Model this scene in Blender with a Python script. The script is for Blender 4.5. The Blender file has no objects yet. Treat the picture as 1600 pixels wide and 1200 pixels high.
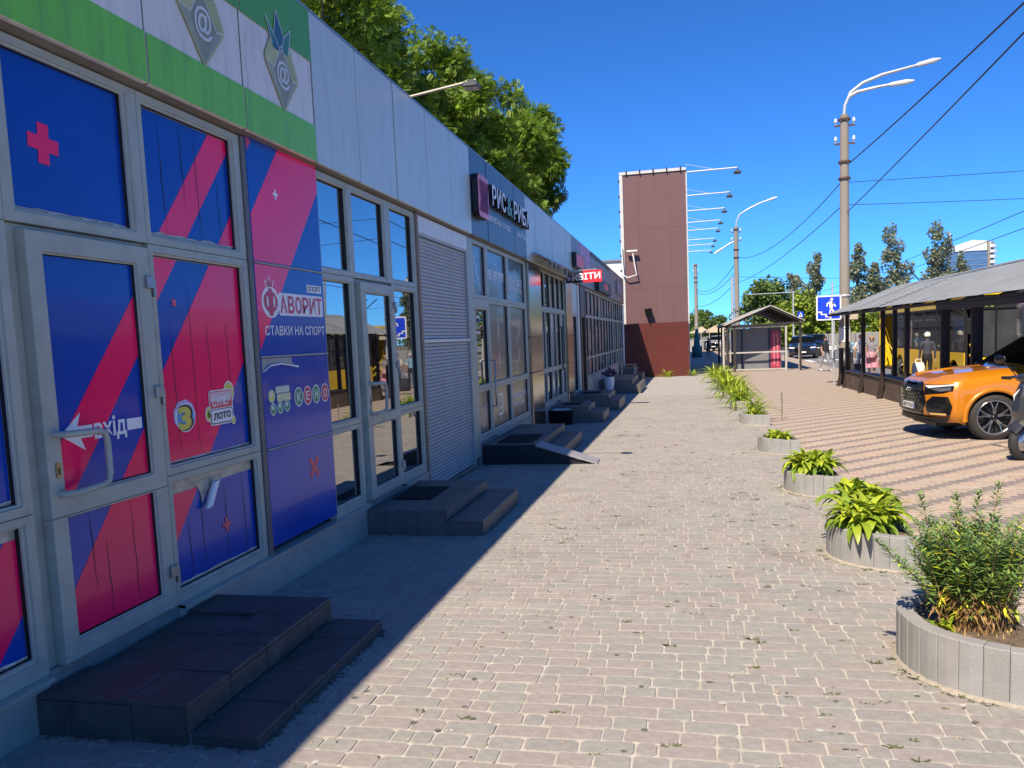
import bpy, math, random
import numpy as np
from mathutils import Vector, Matrix
R = random.Random(7)
NP = np.random.RandomState(11)
scene = bpy.context.scene
COL = scene.collection
rad = math.radians

# ------------------------------------------------------------------ camera, sky, sun, exposure
cam_d = bpy.data.cameras.new("camera")
cam = bpy.data.objects.new("camera", cam_d)
COL.objects.link(cam)
yaw, pit, rol = 0.213685586, 0.0985095695, -0.042033
fw = Vector((-math.sin(yaw) * math.cos(pit), math.cos(yaw) * math.cos(pit), -math.sin(pit)))
r0 = Vector((math.cos(yaw), math.sin(yaw), 0))
u0 = r0.cross(fw)
rr = math.cos(rol) * r0 + math.sin(rol) * u0
uu = -math.sin(rol) * r0 + math.cos(rol) * u0
cam.matrix_world = Matrix(((rr.x, uu.x, -fw.x, 0), (rr.y, uu.y, -fw.y, 0), (rr.z, uu.z, -fw.z, 1.65), (0, 0, 0, 1)))
cam_d.sensor_width = 36
cam_d.sensor_fit = 'HORIZONTAL'
cam_d.lens = 1263.39 / 1600 * 36
cam_d.shift_y = 55.74 / 1600
cam_d.clip_start = 0.05
cam_d.clip_end = 3000
scene.camera = cam

SUN = Vector((-0.275, -0.86, 1.0)).normalized()
world = bpy.data.worlds.new("World")
scene.world = world
world.use_nodes = True
wn = world.node_tree
bg = wn.nodes["Background"]
sky = wn.nodes.new("ShaderNodeTexSky")
sky.sky_type = 'NISHITA'
sky.sun_disc = False
sky.sun_elevation = math.asin(SUN.z)
sky.sun_rotation = math.atan2(SUN.x, SUN.y)
sky.altitude = 0
sky.air_density = 0.6
sky.dust_density = 0.15
sky.ozone_density = 5.0
wb = wn.nodes.new("ShaderNodeVectorMath")      # camera white balance of the sky colour, the same in every direction
wb.operation = 'MULTIPLY'
wb.inputs[1].default_value = (0.43, 1.07, 1.74)
wn.links.new(sky.outputs[0], wb.inputs[0])
wn.links.new(wb.outputs[0], bg.inputs[0])
bg.inputs[1].default_value = 0.079
sun_d = bpy.data.lights.new("sun", 'SUN')
sun_d.energy = 5.0
sun_d.angle = rad(0.53)
sun_d.color = (1.0, 0.87, 0.68)
sun = bpy.data.objects.new("sun", sun_d)
COL.objects.link(sun)
sun.rotation_euler = SUN.to_track_quat('Z', 'Y').to_euler()
sun.location = (0, 0, 30)
vs = scene.view_settings
vs.view_transform = 'Standard'
vs.look = 'None'
vs.gamma = 1
vs.use_curve_mapping = False
vs.exposure = 0.62
scene.cycles.max_bounces = 6

# ------------------------------------------------------------------ helpers
G = 0.012
def gz(y):
    return -G * min(y, 45.0)

MATS = {}
def mat(name, col, rough=0.6, metal=0.0, var=0.10, scale=6.0, bump=0.0, bscale=40.0, coat=0.0, ior=1.5,
        attr=False, dirt=None, dirt_amt=0.35, dirt_scale=3.0, stretch=None, trans=0.0, emit=0.0, rvar=0.0, stain=None):
    if name in MATS:
        return MATS[name]
    k_ = 1.0 if any(q in name for q in ('film', 'print', 'alumin', 'compos', 'glass', 'shutter', 'plinth', 'soffit', 'bronze', 'white', 'goods', 'sign', 'leaf', 'tube')) else 0.84
    col = tuple(q * k_ for q in col)
    if dirt: dirt = tuple(q * k_ for q in dirt)
    if stain: stain = tuple(q * k_ for q in stain)
    m = bpy.data.materials.new(name)
    m.use_nodes = True
    nt = m.node_tree
    N, L = nt.nodes, nt.links
    b = N["Principled BSDF"]
    b.inputs['Roughness'].default_value = rough
    b.inputs['Metallic'].default_value = metal
    b.inputs['IOR'].default_value = ior
    b.inputs['Coat Weight'].default_value = coat
    b.inputs['Coat Roughness'].default_value = 0.04
    tc = N.new("ShaderNodeTexCoord")
    src = tc.outputs['Object']
    if stretch:
        mp = N.new("ShaderNodeMapping")
        mp.inputs['Scale'].default_value = stretch
        L.new(src, mp.inputs['Vector'])
        src = mp.outputs[0]
    def noise(sc, det=4.0):
        n = N.new("ShaderNodeTexNoise")
        n.inputs['Scale'].default_value = sc
        n.inputs['Detail'].default_value = det
        n.inputs['Roughness'].default_value = 0.6
        L.new(src, n.inputs['Vector'])
        return n
    c = tuple(col) + (1,)
    out = None
    if attr:
        a = N.new("ShaderNodeAttribute")
        a.attribute_name = 'tint'
        mx = N.new("ShaderNodeMix")
        mx.data_type = 'RGBA'
        mx.blend_type = 'MULTIPLY'
        mx.inputs['Factor'].default_value = 1.0
        mx.inputs['A'].default_value = c
        L.new(a.outputs['Color'], mx.inputs['B'])
        out = mx.outputs['Result']
    if var > 0:
        n = noise(scale)
        rp = N.new("ShaderNodeMapRange")
        rp.inputs['From Min'].default_value = 0.3
        rp.inputs['From Max'].default_value = 0.7
        rp.inputs['To Min'].default_value = 1 - var
        rp.inputs['To Max'].default_value = 1 + var
        L.new(n.outputs['Fac'], rp.inputs['Value'])
        vm = N.new("ShaderNodeVectorMath")
        vm.operation = 'SCALE'
        if out is None:
            vm.inputs[0].default_value = col
        else:
            L.new(out, vm.inputs[0])
        L.new(rp.outputs[0], vm.inputs['Scale'])
        out = vm.outputs[0]
    if dirt:
        n = noise(dirt_scale, 6)
        rp = N.new("ShaderNodeMapRange")
        rp.inputs['From Min'].default_value = 0.5
        rp.inputs['From Max'].default_value = 0.72
        rp.inputs['To Max'].default_value = dirt_amt
        L.new(n.outputs['Fac'], rp.inputs['Value'])
        mx = N.new("ShaderNodeMix")
        mx.data_type = 'RGBA'
        L.new(rp.outputs[0], mx.inputs['Factor'])
        if out is None:
            mx.inputs['A'].default_value = c
        else:
            L.new(out, mx.inputs['A'])
        mx.inputs['B'].default_value = tuple(dirt) + (1,)
        out = mx.outputs['Result']
    if stain:
        n = noise(.9, 8)
        rp = N.new("ShaderNodeMapRange")
        rp.inputs['From Min'].default_value = 0.56
        rp.inputs['From Max'].default_value = 0.74
        rp.inputs['To Max'].default_value = 0.55
        L.new(n.outputs['Fac'], rp.inputs['Value'])
        mx = N.new("ShaderNodeMix")
        mx.data_type = 'RGBA'
        L.new(rp.outputs[0], mx.inputs['Factor'])
        if out is None: mx.inputs['A'].default_value = c
        else: L.new(out, mx.inputs['A'])
        mx.inputs['B'].default_value = tuple(stain) + (1,)
        out = mx.outputs['Result']
    if out is None:
        b.inputs['Base Color'].default_value = c
    else:
        L.new(out, b.inputs['Base Color'])
    if rvar > 0:
        n = noise(scale * 1.7)
        rp = N.new("ShaderNodeMapRange")
        rp.inputs['To Min'].default_value = max(0.0, rough - rvar)
        rp.inputs['To Max'].default_value = rough + rvar
        L.new(n.outputs['Fac'], rp.inputs['Value'])
        L.new(rp.outputs[0], b.inputs['Roughness'])
    if bump > 0:
        n = noise(bscale, 5)
        bp = N.new("ShaderNodeBump")
        bp.inputs['Strength'].default_value = bump
        bp.inputs['Distance'].default_value = 0.01
        L.new(n.outputs['Fac'], bp.inputs['Height'])
        L.new(bp.outputs[0], b.inputs['Normal'])
        if coat:
            L.new(bp.outputs[0], b.inputs['Coat Normal'])
    if trans > 0:
        tr = N.new("ShaderNodeBsdfTranslucent")
        if out is None:
            tr.inputs[0].default_value = c
        else:
            L.new(out, tr.inputs[0])
        ms = N.new("ShaderNodeMixShader")
        ms.inputs[0].default_value = trans
        L.new(b.outputs[0], ms.inputs[1])
        L.new(tr.outputs[0], ms.inputs[2])
        L.new(ms.outputs[0], N["Material Output"].inputs[0])
    MATS[name] = m
    return m

def tag(o, label=None, cat=None, group=None, kind=None):
    if label: o['label'] = label
    if cat: o['category'] = cat
    if group: o['group'] = group
    if kind: o['kind'] = kind
    return o

def thing(name, label, cat, loc=(0, 0, 0), rz=0.0, group=None):
    o = bpy.data.objects.new(name, None)
    o.empty_display_size = 0.1
    COL.objects.link(o)
    o.location = loc
    o.rotation_euler = (0, 0, rz)
    return tag(o, label, cat, group)

def wloc(o):
    v = Vector((0, 0, 0))
    while o is not None:
        v += o.location
        o = o.parent
    return v

class MB:
    def __init__(s):
        s.v = []; s.f = []; s.m = []; s.sm = []; s.t = None
    def add(s, vs, fs, mi=0, smooth=False):
        o = len(s.v)
        s.v.extend([tuple(p) for p in vs])
        for f in fs:
            s.f.append(tuple(i + o for i in f)); s.m.append(mi); s.sm.append(smooth)
    def box(s, x0, x1, y0, y1, z0, z1, mi=0, ch=0.0, skip=''):
        if x1 < x0: x0, x1 = x1, x0
        if y1 < y0: y0, y1 = y1, y0
        if z1 < z0: z0, z1 = z1, z0
        if ch <= 0:
            vs = [(x0, y0, z0), (x1, y0, z0), (x1, y1, z0), (x0, y1, z0), (x0, y0, z1), (x1, y0, z1), (x1, y1, z1), (x0, y1, z1)]
            fs = [(0, 3, 2, 1), (4, 5, 6, 7), (0, 1, 5, 4), (1, 2, 6, 5), (2, 3, 7, 6), (3, 0, 4, 7)]
            s.add(vs, fs, mi)
            return
        c = min(ch, (x1 - x0) * .45, (y1 - y0) * .45, (z1 - z0) * .45)
        X, Y, Z = (x0, x1), (y0, y1), (z0, z1)
        idx = {}
        vs = []
        for i in (0, 1):
            for j in (0, 1):
                for k in (0, 1):
                    sx, sy, sz = (1 if i == 0 else -1), (1 if j == 0 else -1), (1 if k == 0 else -1)
                    idx[i, j, k, 'x'] = len(vs); vs.append((X[i], Y[j] + sy * c, Z[k] + sz * c))
                    idx[i, j, k, 'y'] = len(vs); vs.append((X[i] + sx * c, Y[j], Z[k] + sz * c))
                    idx[i, j, k, 'z'] = len(vs); vs.append((X[i] + sx * c, Y[j] + sy * c, Z[k]))
        fs = []
        for i in (0, 1):
            q = [idx[i, 0, 0, 'x'], idx[i, 1, 0, 'x'], idx[i, 1, 1, 'x'], idx[i, 0, 1, 'x']]
            fs.append(q if i else q[::-1])
            q = [idx[0, i, 0, 'y'], idx[1, i, 0, 'y'], idx[1, i, 1, 'y'], idx[0, i, 1, 'y']]
            fs.append(q[::-1] if i else q)
            q = [idx[0, 0, i, 'z'], idx[1, 0, i, 'z'], idx[1, 1, i, 'z'], idx[0, 1, i, 'z']]
            fs.append(q if i else q[::-1])
        for i in (0, 1):
            for j in (0, 1):
                for (a, b, key) in (('x', 'y', lambda k: (i, j, k)), ('x', 'z', lambda k: (i, k, j)), ('y', 'z', lambda k: (k, i, j))):
                    q = [idx[key(0) + (a,)], idx[key(1) + (a,)], idx[key(1) + (b,)], idx[key(0) + (b,)]]
                    fs.append(q)
        for i in (0, 1):
            for j in (0, 1):
                for k in (0, 1):
                    fs.append([idx[i, j, k, 'x'], idx[i, j, k, 'y'], idx[i, j, k, 'z']])
        cen = Vector(((x0 + x1) / 2, (y0 + y1) / 2, (z0 + z1) / 2))
        out = []
        for f in fs:
            p = [Vector(vs[q]) for q in f]
            n = (p[1] - p[0]).cross(p[2] - p[0])
            cc = sum(p, Vector()) / len(p)
            out.append(f if n.dot(cc - cen) > 0 else f[::-1])
        s.add(vs, out, mi)
    def tube(s, pts, rads, n=8, mi=0, caps=True, smooth=True, flat=1.0):
        pts = [Vector(p) for p in pts]
        if not hasattr(rads, '__len__'): rads = [rads] * len(pts)
        vs = []
        up = Vector((0, 0, 1))
        prev = None
        for i, p in enumerate(pts):
            d = (pts[min(i + 1, len(pts) - 1)] - pts[max(i - 1, 0)]).normalized()
            a = prev if prev is not None else (up if abs(d.z) < .9 else Vector((1, 0, 0)))
            x = (a - d * a.dot(d))
            if x.length < 1e-5: x = d.orthogonal()
            x.normalize(); prev = x
            y = d.cross(x)
            for k in range(n):
                t = 2 * math.pi * k / n
                vs.append(p + (x * math.cos(t) + y * math.sin(t) * flat) * rads[i])
        fs = []
        for i in range(len(pts) - 1):
            for k in range(n):
                a, b = i * n + k, i * n + (k + 1) % n
                fs.append((a, b, b + n, a + n))
        s.add(vs, fs, mi, smooth)
        if caps:
            s.add(vs[:n], [tuple(range(n))[::-1]], mi)
            s.add(vs[-n:], [tuple(range(n))], mi)
    def lathe(s, prof, n=20, c=(0, 0, 0), mi=0, smooth=True, a0=0, a1=2 * math.pi, axis='z'):
        vs = []
        full = abs(a1 - a0 - 2 * math.pi) < 1e-6
        m = n if full else n + 1
        for (r, z) in prof:
            for k in range(m):
                t = a0 + (a1 - a0) * k / n
                if axis == 'z': vs.append((c[0] + r * math.cos(t), c[1] + r * math.sin(t), c[2] + z))
                elif axis == 'y': vs.append((c[0] + r * math.cos(t), c[1] + z, c[2] + r * math.sin(t)))
                else: vs.append((c[0] + z, c[1] + r * math.cos(t), c[2] + r * math.sin(t)))
        fs = []
        for i in range(len(prof) - 1):
            for k in range(n):
                a, b = i * m + k, i * m + (k + 1) % m
                fs.append((a, b, b + m, a + m) if axis != 'y' else (a, a + m, b + m, b))
        s.add(vs, fs, mi, smooth)
    def ell(s, c, r, n=12, mi=0, rot=None):
        vs = []; fs = []
        h = n // 2
        for i in range(h + 1):
            ph = math.pi * i / h
            for k in range(n):
                t = 2 * math.pi * k / n
                p = Vector((r[0] * math.sin(ph) * math.cos(t), r[1] * math.sin(ph) * math.sin(t), r[2] * math.cos(ph)))
                if rot: p = rot @ p
                vs.append(p + Vector(c))
        for i in range(h):
            for k in range(n):
                a, b = i * n + k, i * n + (k + 1) % n
                fs.append((a, a + n, b + n, b))
        s.add(vs, fs, mi, True)
    def prism(s, poly, fn0, fn1, mi=0, side_mi=None):
        """poly: list of 2d points; fn0/fn1 map 2d->3d for the back and front face"""
        n = len(poly)
        a = [fn0(*p) for p in poly]; b = [fn1(*p) for p in poly]
        s.add(a + b, [tuple(range(n))[::-1], tuple(range(n, 2 * n))], mi)
        s.add(a + b, [(i, (i + 1) % n, n + (i + 1) % n, n + i) for i in range(n)], mi if side_mi is None else side_mi)
    def poly(s, pts, mi=0):
        s.add(pts, [tuple(range(len(pts)))], mi)
    def bar(s, a, b, w, h=None, mi=0):
        """rectangular bar between two points"""
        a, b = Vector(a), Vector(b)
        h = h or w
        d = (b - a).normalized()
        up = Vector((0, 0, 1)) if abs(d.z) < .95 else Vector((1, 0, 0))
        x = d.cross(up).normalized(); y = x.cross(d)
        vs = []
        for p in (a, b):
            for (i, j) in ((-1, -1), (1, -1), (1, 1), (-1, 1)):
                vs.append(p + x * i * w / 2 + y * j * h / 2)
        s.add(vs, [(0, 3, 2, 1), (4, 5, 6, 7), (0, 1, 5, 4), (1, 2, 6, 5), (2, 3, 7, 6), (3, 0, 4, 7)], mi)
    def build(s, name, mats, parent=None, local=False, tint=None):
        me = bpy.data.meshes.new(name)
        off = Vector((0, 0, 0))
        if parent is not None and not local: off = wloc(parent)
        vs = s.v if off.length == 0 else [(p[0] - off.x, p[1] - off.y, p[2] - off.z) for p in s.v]
        me.from_pydata(vs, [], s.f)
        if not isinstance(mats, (list, tuple)): mats = [mats]
        for m in mats: me.materials.append(m)
        me.polygons.foreach_set('material_index', s.m)
        me.polygons.foreach_set('use_smooth', s.sm)
        if tint is not None:
            a = me.attributes.new('tint', 'FLOAT_COLOR', 'FACE')
            a.data.foreach_set('color', np.asarray(tint, dtype=np.float32).ravel())
        me.validate(verbose=False)
        me.update()
        o = bpy.data.objects.new(name, me)
        COL.objects.link(o)
        if parent is not None: o.parent = parent
        return o

def fast_mesh(name, verts, faces4, mats, parent=None, tint=None, smooth=False):
    """numpy quads"""
    me = bpy.data.meshes.new(name)
    nv, nf = len(verts), len(faces4)
    k = faces4.shape[1]
    me.vertices.add(nv)
    me.vertices.foreach_set('co', np.asarray(verts, dtype=np.float32).ravel())
    me.loops.add(nf * k)
    me.loops.foreach_set('vertex_index', np.asarray(faces4, dtype=np.int32).ravel())
    me.polygons.add(nf)
    me.polygons.foreach_set('loop_start', np.arange(0, nf * k, k, dtype=np.int32))
    me.polygons.foreach_set('use_smooth', np.full(nf, smooth))
    for m in (mats if isinstance(mats, (list, tuple)) else [mats]): me.materials.append(m)
    if tint is not None:
        a = me.attributes.new('tint', 'FLOAT_COLOR', 'FACE')
        a.data.foreach_set('color', np.asarray(tint, dtype=np.float32).ravel())
    me.update(calc_edges=True)
    me.validate()
    o = bpy.data.objects.new(name, me)
    COL.objects.link(o)
    if parent is not None: o.parent = parent
    return o

def copy_tree(o, parent=None):
    c = o.copy(); COL.objects.link(c)
    c.parent = parent
    for ch in list(o.children): copy_tree(ch, c)
    return c

def text_geo(body, res=3, offset=0.0, shear=0.0, spacing=1.0):
    cu = bpy.data.curves.new('letters', 'FONT')
    cu.body = body; cu.resolution_u = res; cu.offset = offset; cu.shear = shear; cu.space_character = spacing
    cu.extrude = 0.5
    ob = bpy.data.objects.new('letters', cu)
    COL.objects.link(ob)
    dg = bpy.context.evaluated_depsgraph_get(); dg.update()
    me = bpy.data.meshes.new_from_object(ob.evaluated_get(dg))
    v = np.array([tuple(q.co) for q in me.vertices])
    f = [tuple(p.vertices) for p in me.polygons]
    bpy.data.objects.remove(ob); bpy.data.curves.remove(cu); bpy.data.meshes.remove(me)
    mn, mx = v.min(0), v.max(0)
    asp = (mx[0] - mn[0]) / max(1e-6, mx[1] - mn[1])
    v[:, 0] = (v[:, 0] - mn[0]) / (mx[0] - mn[0]); v[:, 1] = (v[:, 1] - mn[1]) / (mx[1] - mn[1])
    return v, f, asp

def letters(name, body, fn, m, parent, offset=0.0, res=3, local=False, shear=0.0, spacing=1.0, mi_side=None):
    """fn(u, v, d) -> 3d point, u,v in 0..1, d 0 back / 1 front"""
    v, f, asp = text_geo(body, res, offset, shear, spacing)
    b = MB()
    b.add([fn(p[0], p[1], 1.0 if p[2] > 0 else 0.0) for p in v], f)
    return b.build(name, m, parent, local)

# ------------------------------------------------------------------ materials
M_FRAME = mat("grey_painted_aluminium", (.37, .40, .345), .42, 0.0, .08, 5, .06, 60, dirt=(.16, .15, .14), dirt_amt=.3, dirt_scale=9, rvar=.1)
M_GASKET = mat("black_rubber", (.012, .012, .013), .6, var=.05)
M_GLASS = mat("dark_shop_glass", (.006, .008, .010), .012, var=0, ior=5.0)
M_GLASS2 = mat("dusty_shop_glass", (.05, .055, .06), .04, var=.25, scale=3, ior=3.2, stretch=(1, 3, .6))
M_BLUE = mat("blue_film", (.002, .055, .38), .22, var=.10, scale=1.6, coat=.22, bump=.05, bscale=5, ior=1.35)
M_PINK = mat("magenta_film", (.95, .008, .115), .22, var=.10, scale=1.6, coat=.22, bump=.05, bscale=5, ior=1.35)
M_PAPER = mat("torn_film_backing", (.62, .60, .55), .8, var=.2, scale=30)
M_OLDGLASS = mat("glue_stained_glass", (.42, .40, .33), .35, var=.3, scale=12, coat=.3)
M_WHITE = mat("white_print", (.80, .80, .80), .35, var=.05)
M_REDPR = mat("red_print", (.55, .035, .09), .35, var=.06)
M_CORAL = mat("coral_print", (.75, .10, .12), .4, var=.1)
M_GREENPR = mat("green_print", (.03, .28, .16), .35, var=.15)
M_YELPR = mat("yellow_print", (.72, .62, .10), .35, var=.15)
M_ORPR = mat("orange_print", (.75, .22, .04), .35, var=.15)
M_SKYPR = mat("sky_blue_print", (.10, .35, .65), .35, var=.1)
M_BLKPR = mat("black_print", (.015, .015, .02), .35, var=.1)
M_LILPR = mat("lilac_print", (.55, .42, .72), .4, var=.1)
M_FGREEN = mat("green_composite", (.17, .54, .045), .38, var=.08, scale=1.5, dirt=(.09, .12, .08), dirt_amt=.35, dirt_scale=2.5, stretch=(1, 6, 1))
M_FGREEN2 = mat("dark_green_composite", (.09, .34, .05), .38, var=.08, scale=1.5)
M_FWHITE = mat("white_composite", (.70, .68, .64), .4, var=.06, scale=1.5, dirt=(.35, .34, .32), dirt_amt=.4, dirt_scale=2.5, stretch=(1, 6, 1))
M_FGREY = mat("silver_composite", (.53, .60, .58), .38, 0.1, .05, 2.0, .02, 20, dirt=(.36, .38, .37), dirt_amt=.35, dirt_scale=2.2, stretch=(1, 7, .8), rvar=.08)
M_FDARK = mat("dark_grey_composite", (.080, .098, .118), .36, 0.2, .12, 2.0, dirt=(.12, .13, .14), dirt_amt=.4, dirt_scale=2.2, stretch=(1, 7, 1))
M_FMID = mat("mid_grey_composite", (.20, .215, .23), .38, 0.1, .1, 2.0, dirt=(.12, .12, .12), dirt_amt=.4, dirt_scale=2.2, stretch=(1, 7, 1))
M_FPINK = mat("faded_pink_composite", (.50, .22, .42), .42, 0, .2, 2.0)
M_SOFFIT = mat("brown_grey_soffit", (.20, .175, .155), .6, 0, .15, 4)
M_PLINTH = mat("grey_plinth_sheet", (.42, .40, .36), .42, 0.1, .10, 2.5, .03, 15, dirt=(.20, .19, .17), dirt_amt=.5, dirt_scale=5)
M_BRONZE = mat("bronze_mirror_composite", (.42, .34, .26), .16, 0.85, .12, 3)
M_STEEL = mat("galvanised_steel", (.42, .43, .44), .42, .7, .12, 12)
M_RUST = mat("rusty_steel", (.30, .24, .18), .7, .1, .25, 8, .2, 30, dirt=(.22, .09, .04), dirt_amt=.6, dirt_scale=7)
M_SHUT = mat("grey_shutter_paint", (.36, .375, .38), .40, 0.1, .07, 3, dirt=(.22, .21, .19), dirt_amt=.35, dirt_scale=4)
M_TILE = mat("brown_grey_porcelain_tile", (.080, .076, .072), .5, 0, .22, 5, .35, 24, dirt=(.20, .19, .175), dirt_amt=.35, dirt_scale=6, rvar=.12)
M_TILE2 = mat("grey_porcelain_tile", (.14, .128, .12), .5, 0, .14, 7, .2, 24, dirt=(.24, .22, .19), dirt_amt=.35, dirt_scale=6, rvar=.12)
M_CONC = mat("rough_concrete", (.30, .285, .265), .85, 0, .18, 9, .4, 60, dirt=(.16, .14, .11), dirt_amt=.5, dirt_scale=5)
M_PLANT = mat("planter_concrete", (.35, .345, .335), .85, 0, .10, 7, .35, 120, dirt=(.30, .24, .16), dirt_amt=.35, dirt_scale=6, attr=True)
M_PAVER = mat("concrete_paver", (.372, .352, .326), .9, 0, .14, 25, .5, 220, attr=True, dirt=(.46, .42, .36), dirt_amt=.5, dirt_scale=2.3, stain=(.20, .185, .165))
M_SAND = mat("joint_sand", (.57, .525, .455), .95, 0, .18, 14, .4, 150, dirt=(.40, .34, .27), dirt_amt=.5, dirt_scale=2.5)
M_PINKPV = mat("pink_paver", (.49, .385, .30), .88, 0, .10, 25, .4, 220, attr=True, dirt=(.50, .42, .33), dirt_amt=.4, dirt_scale=2.5)
M_MAT = mat("black_rubber_mat", (.010, .009, .011), .85, 0, .3, 40, .6, 200)
M_SOIL = mat("dry_soil", (.16, .115, .075), .95, 0, .35, 25, .8, 60)
M_WOODDK = mat("dark_brown_painted_wood", (.032, .020, .016), .55, 0, .25, 6, .2, 30, stretch=(4, 4, .5))
M_BLACK = mat("black_paint", (.012, .012, .014), .45, 0, .15, 8)
# ------------------------------------------------------------------ ground
def sheet(name, x0, x1, ys, dz, m, kind='structure'):
    vs = []; fs = []
    for y in ys:
        vs += [(x0, y, gz(y) + dz), (x1, y, gz(y) + dz)]
    for i in range(len(ys) - 1):
        fs.append((2 * i, 2 * i + 1, 2 * i + 3, 2 * i + 2))
    b = MB(); b.add(vs, fs)
    o = b.build(name, m)
    return tag(o, kind=kind)

M_GROUND = mat("dusty_ground", (.22, .20, .15), .95, 0, .25, .3, .3, 8)
M_ASPH = mat("worn_asphalt", (.20, .195, .19), .92, 0, .12, 1.2, .5, 120, dirt=(.13, .13, .13), dirt_amt=.4, dirt_scale=.6)
tag(sheet('terrain', -900, 900, [-300, 0, 45, 1600], -0.16, M_GROUND), kind='structure')
WX = -2.9          # facade plane
PX = 1.62          # grey / pink border
M_GREYFAR = mat("grey_paving_far", (.415, .392, .36), .92, 0, .22, 16, .3, 60, dirt=(.37, .35, .32), dirt_amt=.5, dirt_scale=1.1)
pav = sheet('pavement', -9.5, PX, [-12, 2.0, 26.0], -0.0045, M_SAND)
pav2 = sheet('pavement', -9.5, PX, [26.0, 45, 230], 0.0, M_GREYFAR)
# pink paving: shader continues the 45 degree stripes of the built bricks
def pink_far():
    m = bpy.data.materials.new("pink_paving_far"); m.use_nodes = True
    nt = m.node_tree; N, L = nt.nodes, nt.links
    b = N["Principled BSDF"]; b.inputs['Roughness'].default_value = .9
    tc = N.new("ShaderNodeTexCoord"); sp = N.new("ShaderNodeSeparateXYZ"); L.new(tc.outputs['Object'], sp.inputs[0])
    def ma(op, a, bb=None):
        n = N.new("ShaderNodeMath"); n.operation = op
        for i, q in enumerate((a, bb)):
            if q is None: continue
            if isinstance(q, (int, float)): n.inputs[i].default_value = q
            else: L.new(q, n.inputs[i])
        return n.outputs[0]
    row = ma('FLOOR', ma('DIVIDE', sp.outputs[1], .1))
    t = ma('SUBTRACT', ma('SUBTRACT', sp.outputs[0], PX), ma('MULTIPLY', row, .1))
    fr = ma('FLOORED_MODULO', t, .6)
    dark = ma('LESS_THAN', fr, .2)
    jx = ma('LESS_THAN', ma('FLOORED_MODULO', t, .2), .008)
    jy = ma('LESS_THAN', ma('FLOORED_MODULO', sp.outputs[1], .1), .007)
    j = ma('MAXIMUM', jx, jy)
    mx = N.new("ShaderNodeMix"); mx.data_type = 'RGBA'
    mx.inputs['A'].default_value = (.412, .323, .252, 1); mx.inputs['B'].default_value = (.227, .185, .168, 1)
    L.new(dark, mx.inputs['Factor'])
    m2 = N.new("ShaderNodeMix"); m2.data_type = 'RGBA'
    L.new(j, m2.inputs['Factor']); L.new(mx.outputs['Result'], m2.inputs['A']); m2.inputs['B'].default_value = (.40, .353, .286, 1)
    n = N.new("ShaderNodeTexNoise"); n.inputs['Scale'].default_value = 1.1; n.inputs['Detail'].default_value = 6
    L.new(tc.outputs['Object'], n.inputs['Vector'])
    rp = N.new("ShaderNodeMapRange"); rp.inputs['From Min'].default_value = .48; rp.inputs['From Max'].default_value = .75; rp.inputs['To Max'].default_value = .5
    L.new(n.outputs['Fac'], rp.inputs['Value'])
    m3 = N.new("ShaderNodeMix"); m3.data_type = 'RGBA'
    L.new(rp.outputs[0], m3.inputs['Factor']); L.new(m2.outputs['Result'], m3.inputs['A']); m3.inputs['B'].default_value = (.395, .32, .252, 1)
    L.new(m3.outputs['Result'], b.inputs['Base Color'])
    return m
M_PINKFAR = pink_far()
pink1 = sheet('pink_pavement', PX, 7.6, [-12, 3.2], 0.0, M_PINKFAR)
pink2 = sheet('pink_pavement', PX, 7.6, [3.2, 15.0], -0.004, M_SAND)
pink3 = sheet('pink_pavement', PX, 7.6, [15.0, 45, 230], 0.0, M_PINKFAR)
tag(sheet('road', 7.75, 21.0, [-60, 0, 45, 400], -0.13, M_ASPH), kind='structure')
M_KERB = mat("kerb_concrete", (.42, .40, .37), .85, 0, .15, 6, .3, 60)
b = MB()
for i in range(-10, 130):
    y = i * 1.0
    b.add([(p[0], p[1], p[2]) for p in [(7.602, y, gz(y) - .2), (7.75, y, gz(y) - .2), (7.75, y + .985, gz(y + 1) - .2), (7.602, y + .985, gz(y + 1) - .2),
          (7.602, y, gz(y) + .006), (7.735, y, gz(y) + .006), (7.735, y + .985, gz(y + 1) + .006), (7.602, y + .985, gz(y + 1) + .006)]],
          [(4, 5, 6, 7), (0, 1, 5, 4), (1, 2, 6, 5), (2, 3, 7, 6), (3, 0, 4, 7)])
tag(b.build('kerb', M_KERB), kind='structure')
M_LINE = mat("road_paint", (.78, .78, .75), .7, 0, .15, 6)
b = MB()
for k in range(60):
    y = -20 + k * 6.0
    b.add([(12.9, y, gz(y) - .125), (13.05, y, gz(y) - .125), (13.05, y + 3, gz(y + 3) - .125), (12.9, y + 3, gz(y + 3) - .125)], [(0, 1, 2, 3)])
tag(b.build('lane_marking', M_LINE), kind='structure')
b = MB()
for k in range(9):
    x = 8.1 + k * 1.0
    b.poly([(x, 57, gz(60) - .124), (x + .5, 57, gz(60) - .124), (x + .5, 60.5, gz(60) - .124), (x, 60.5, gz(60) - .124)])
tag(b.build('zebra_crossing', M_LINE), kind='structure')

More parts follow.
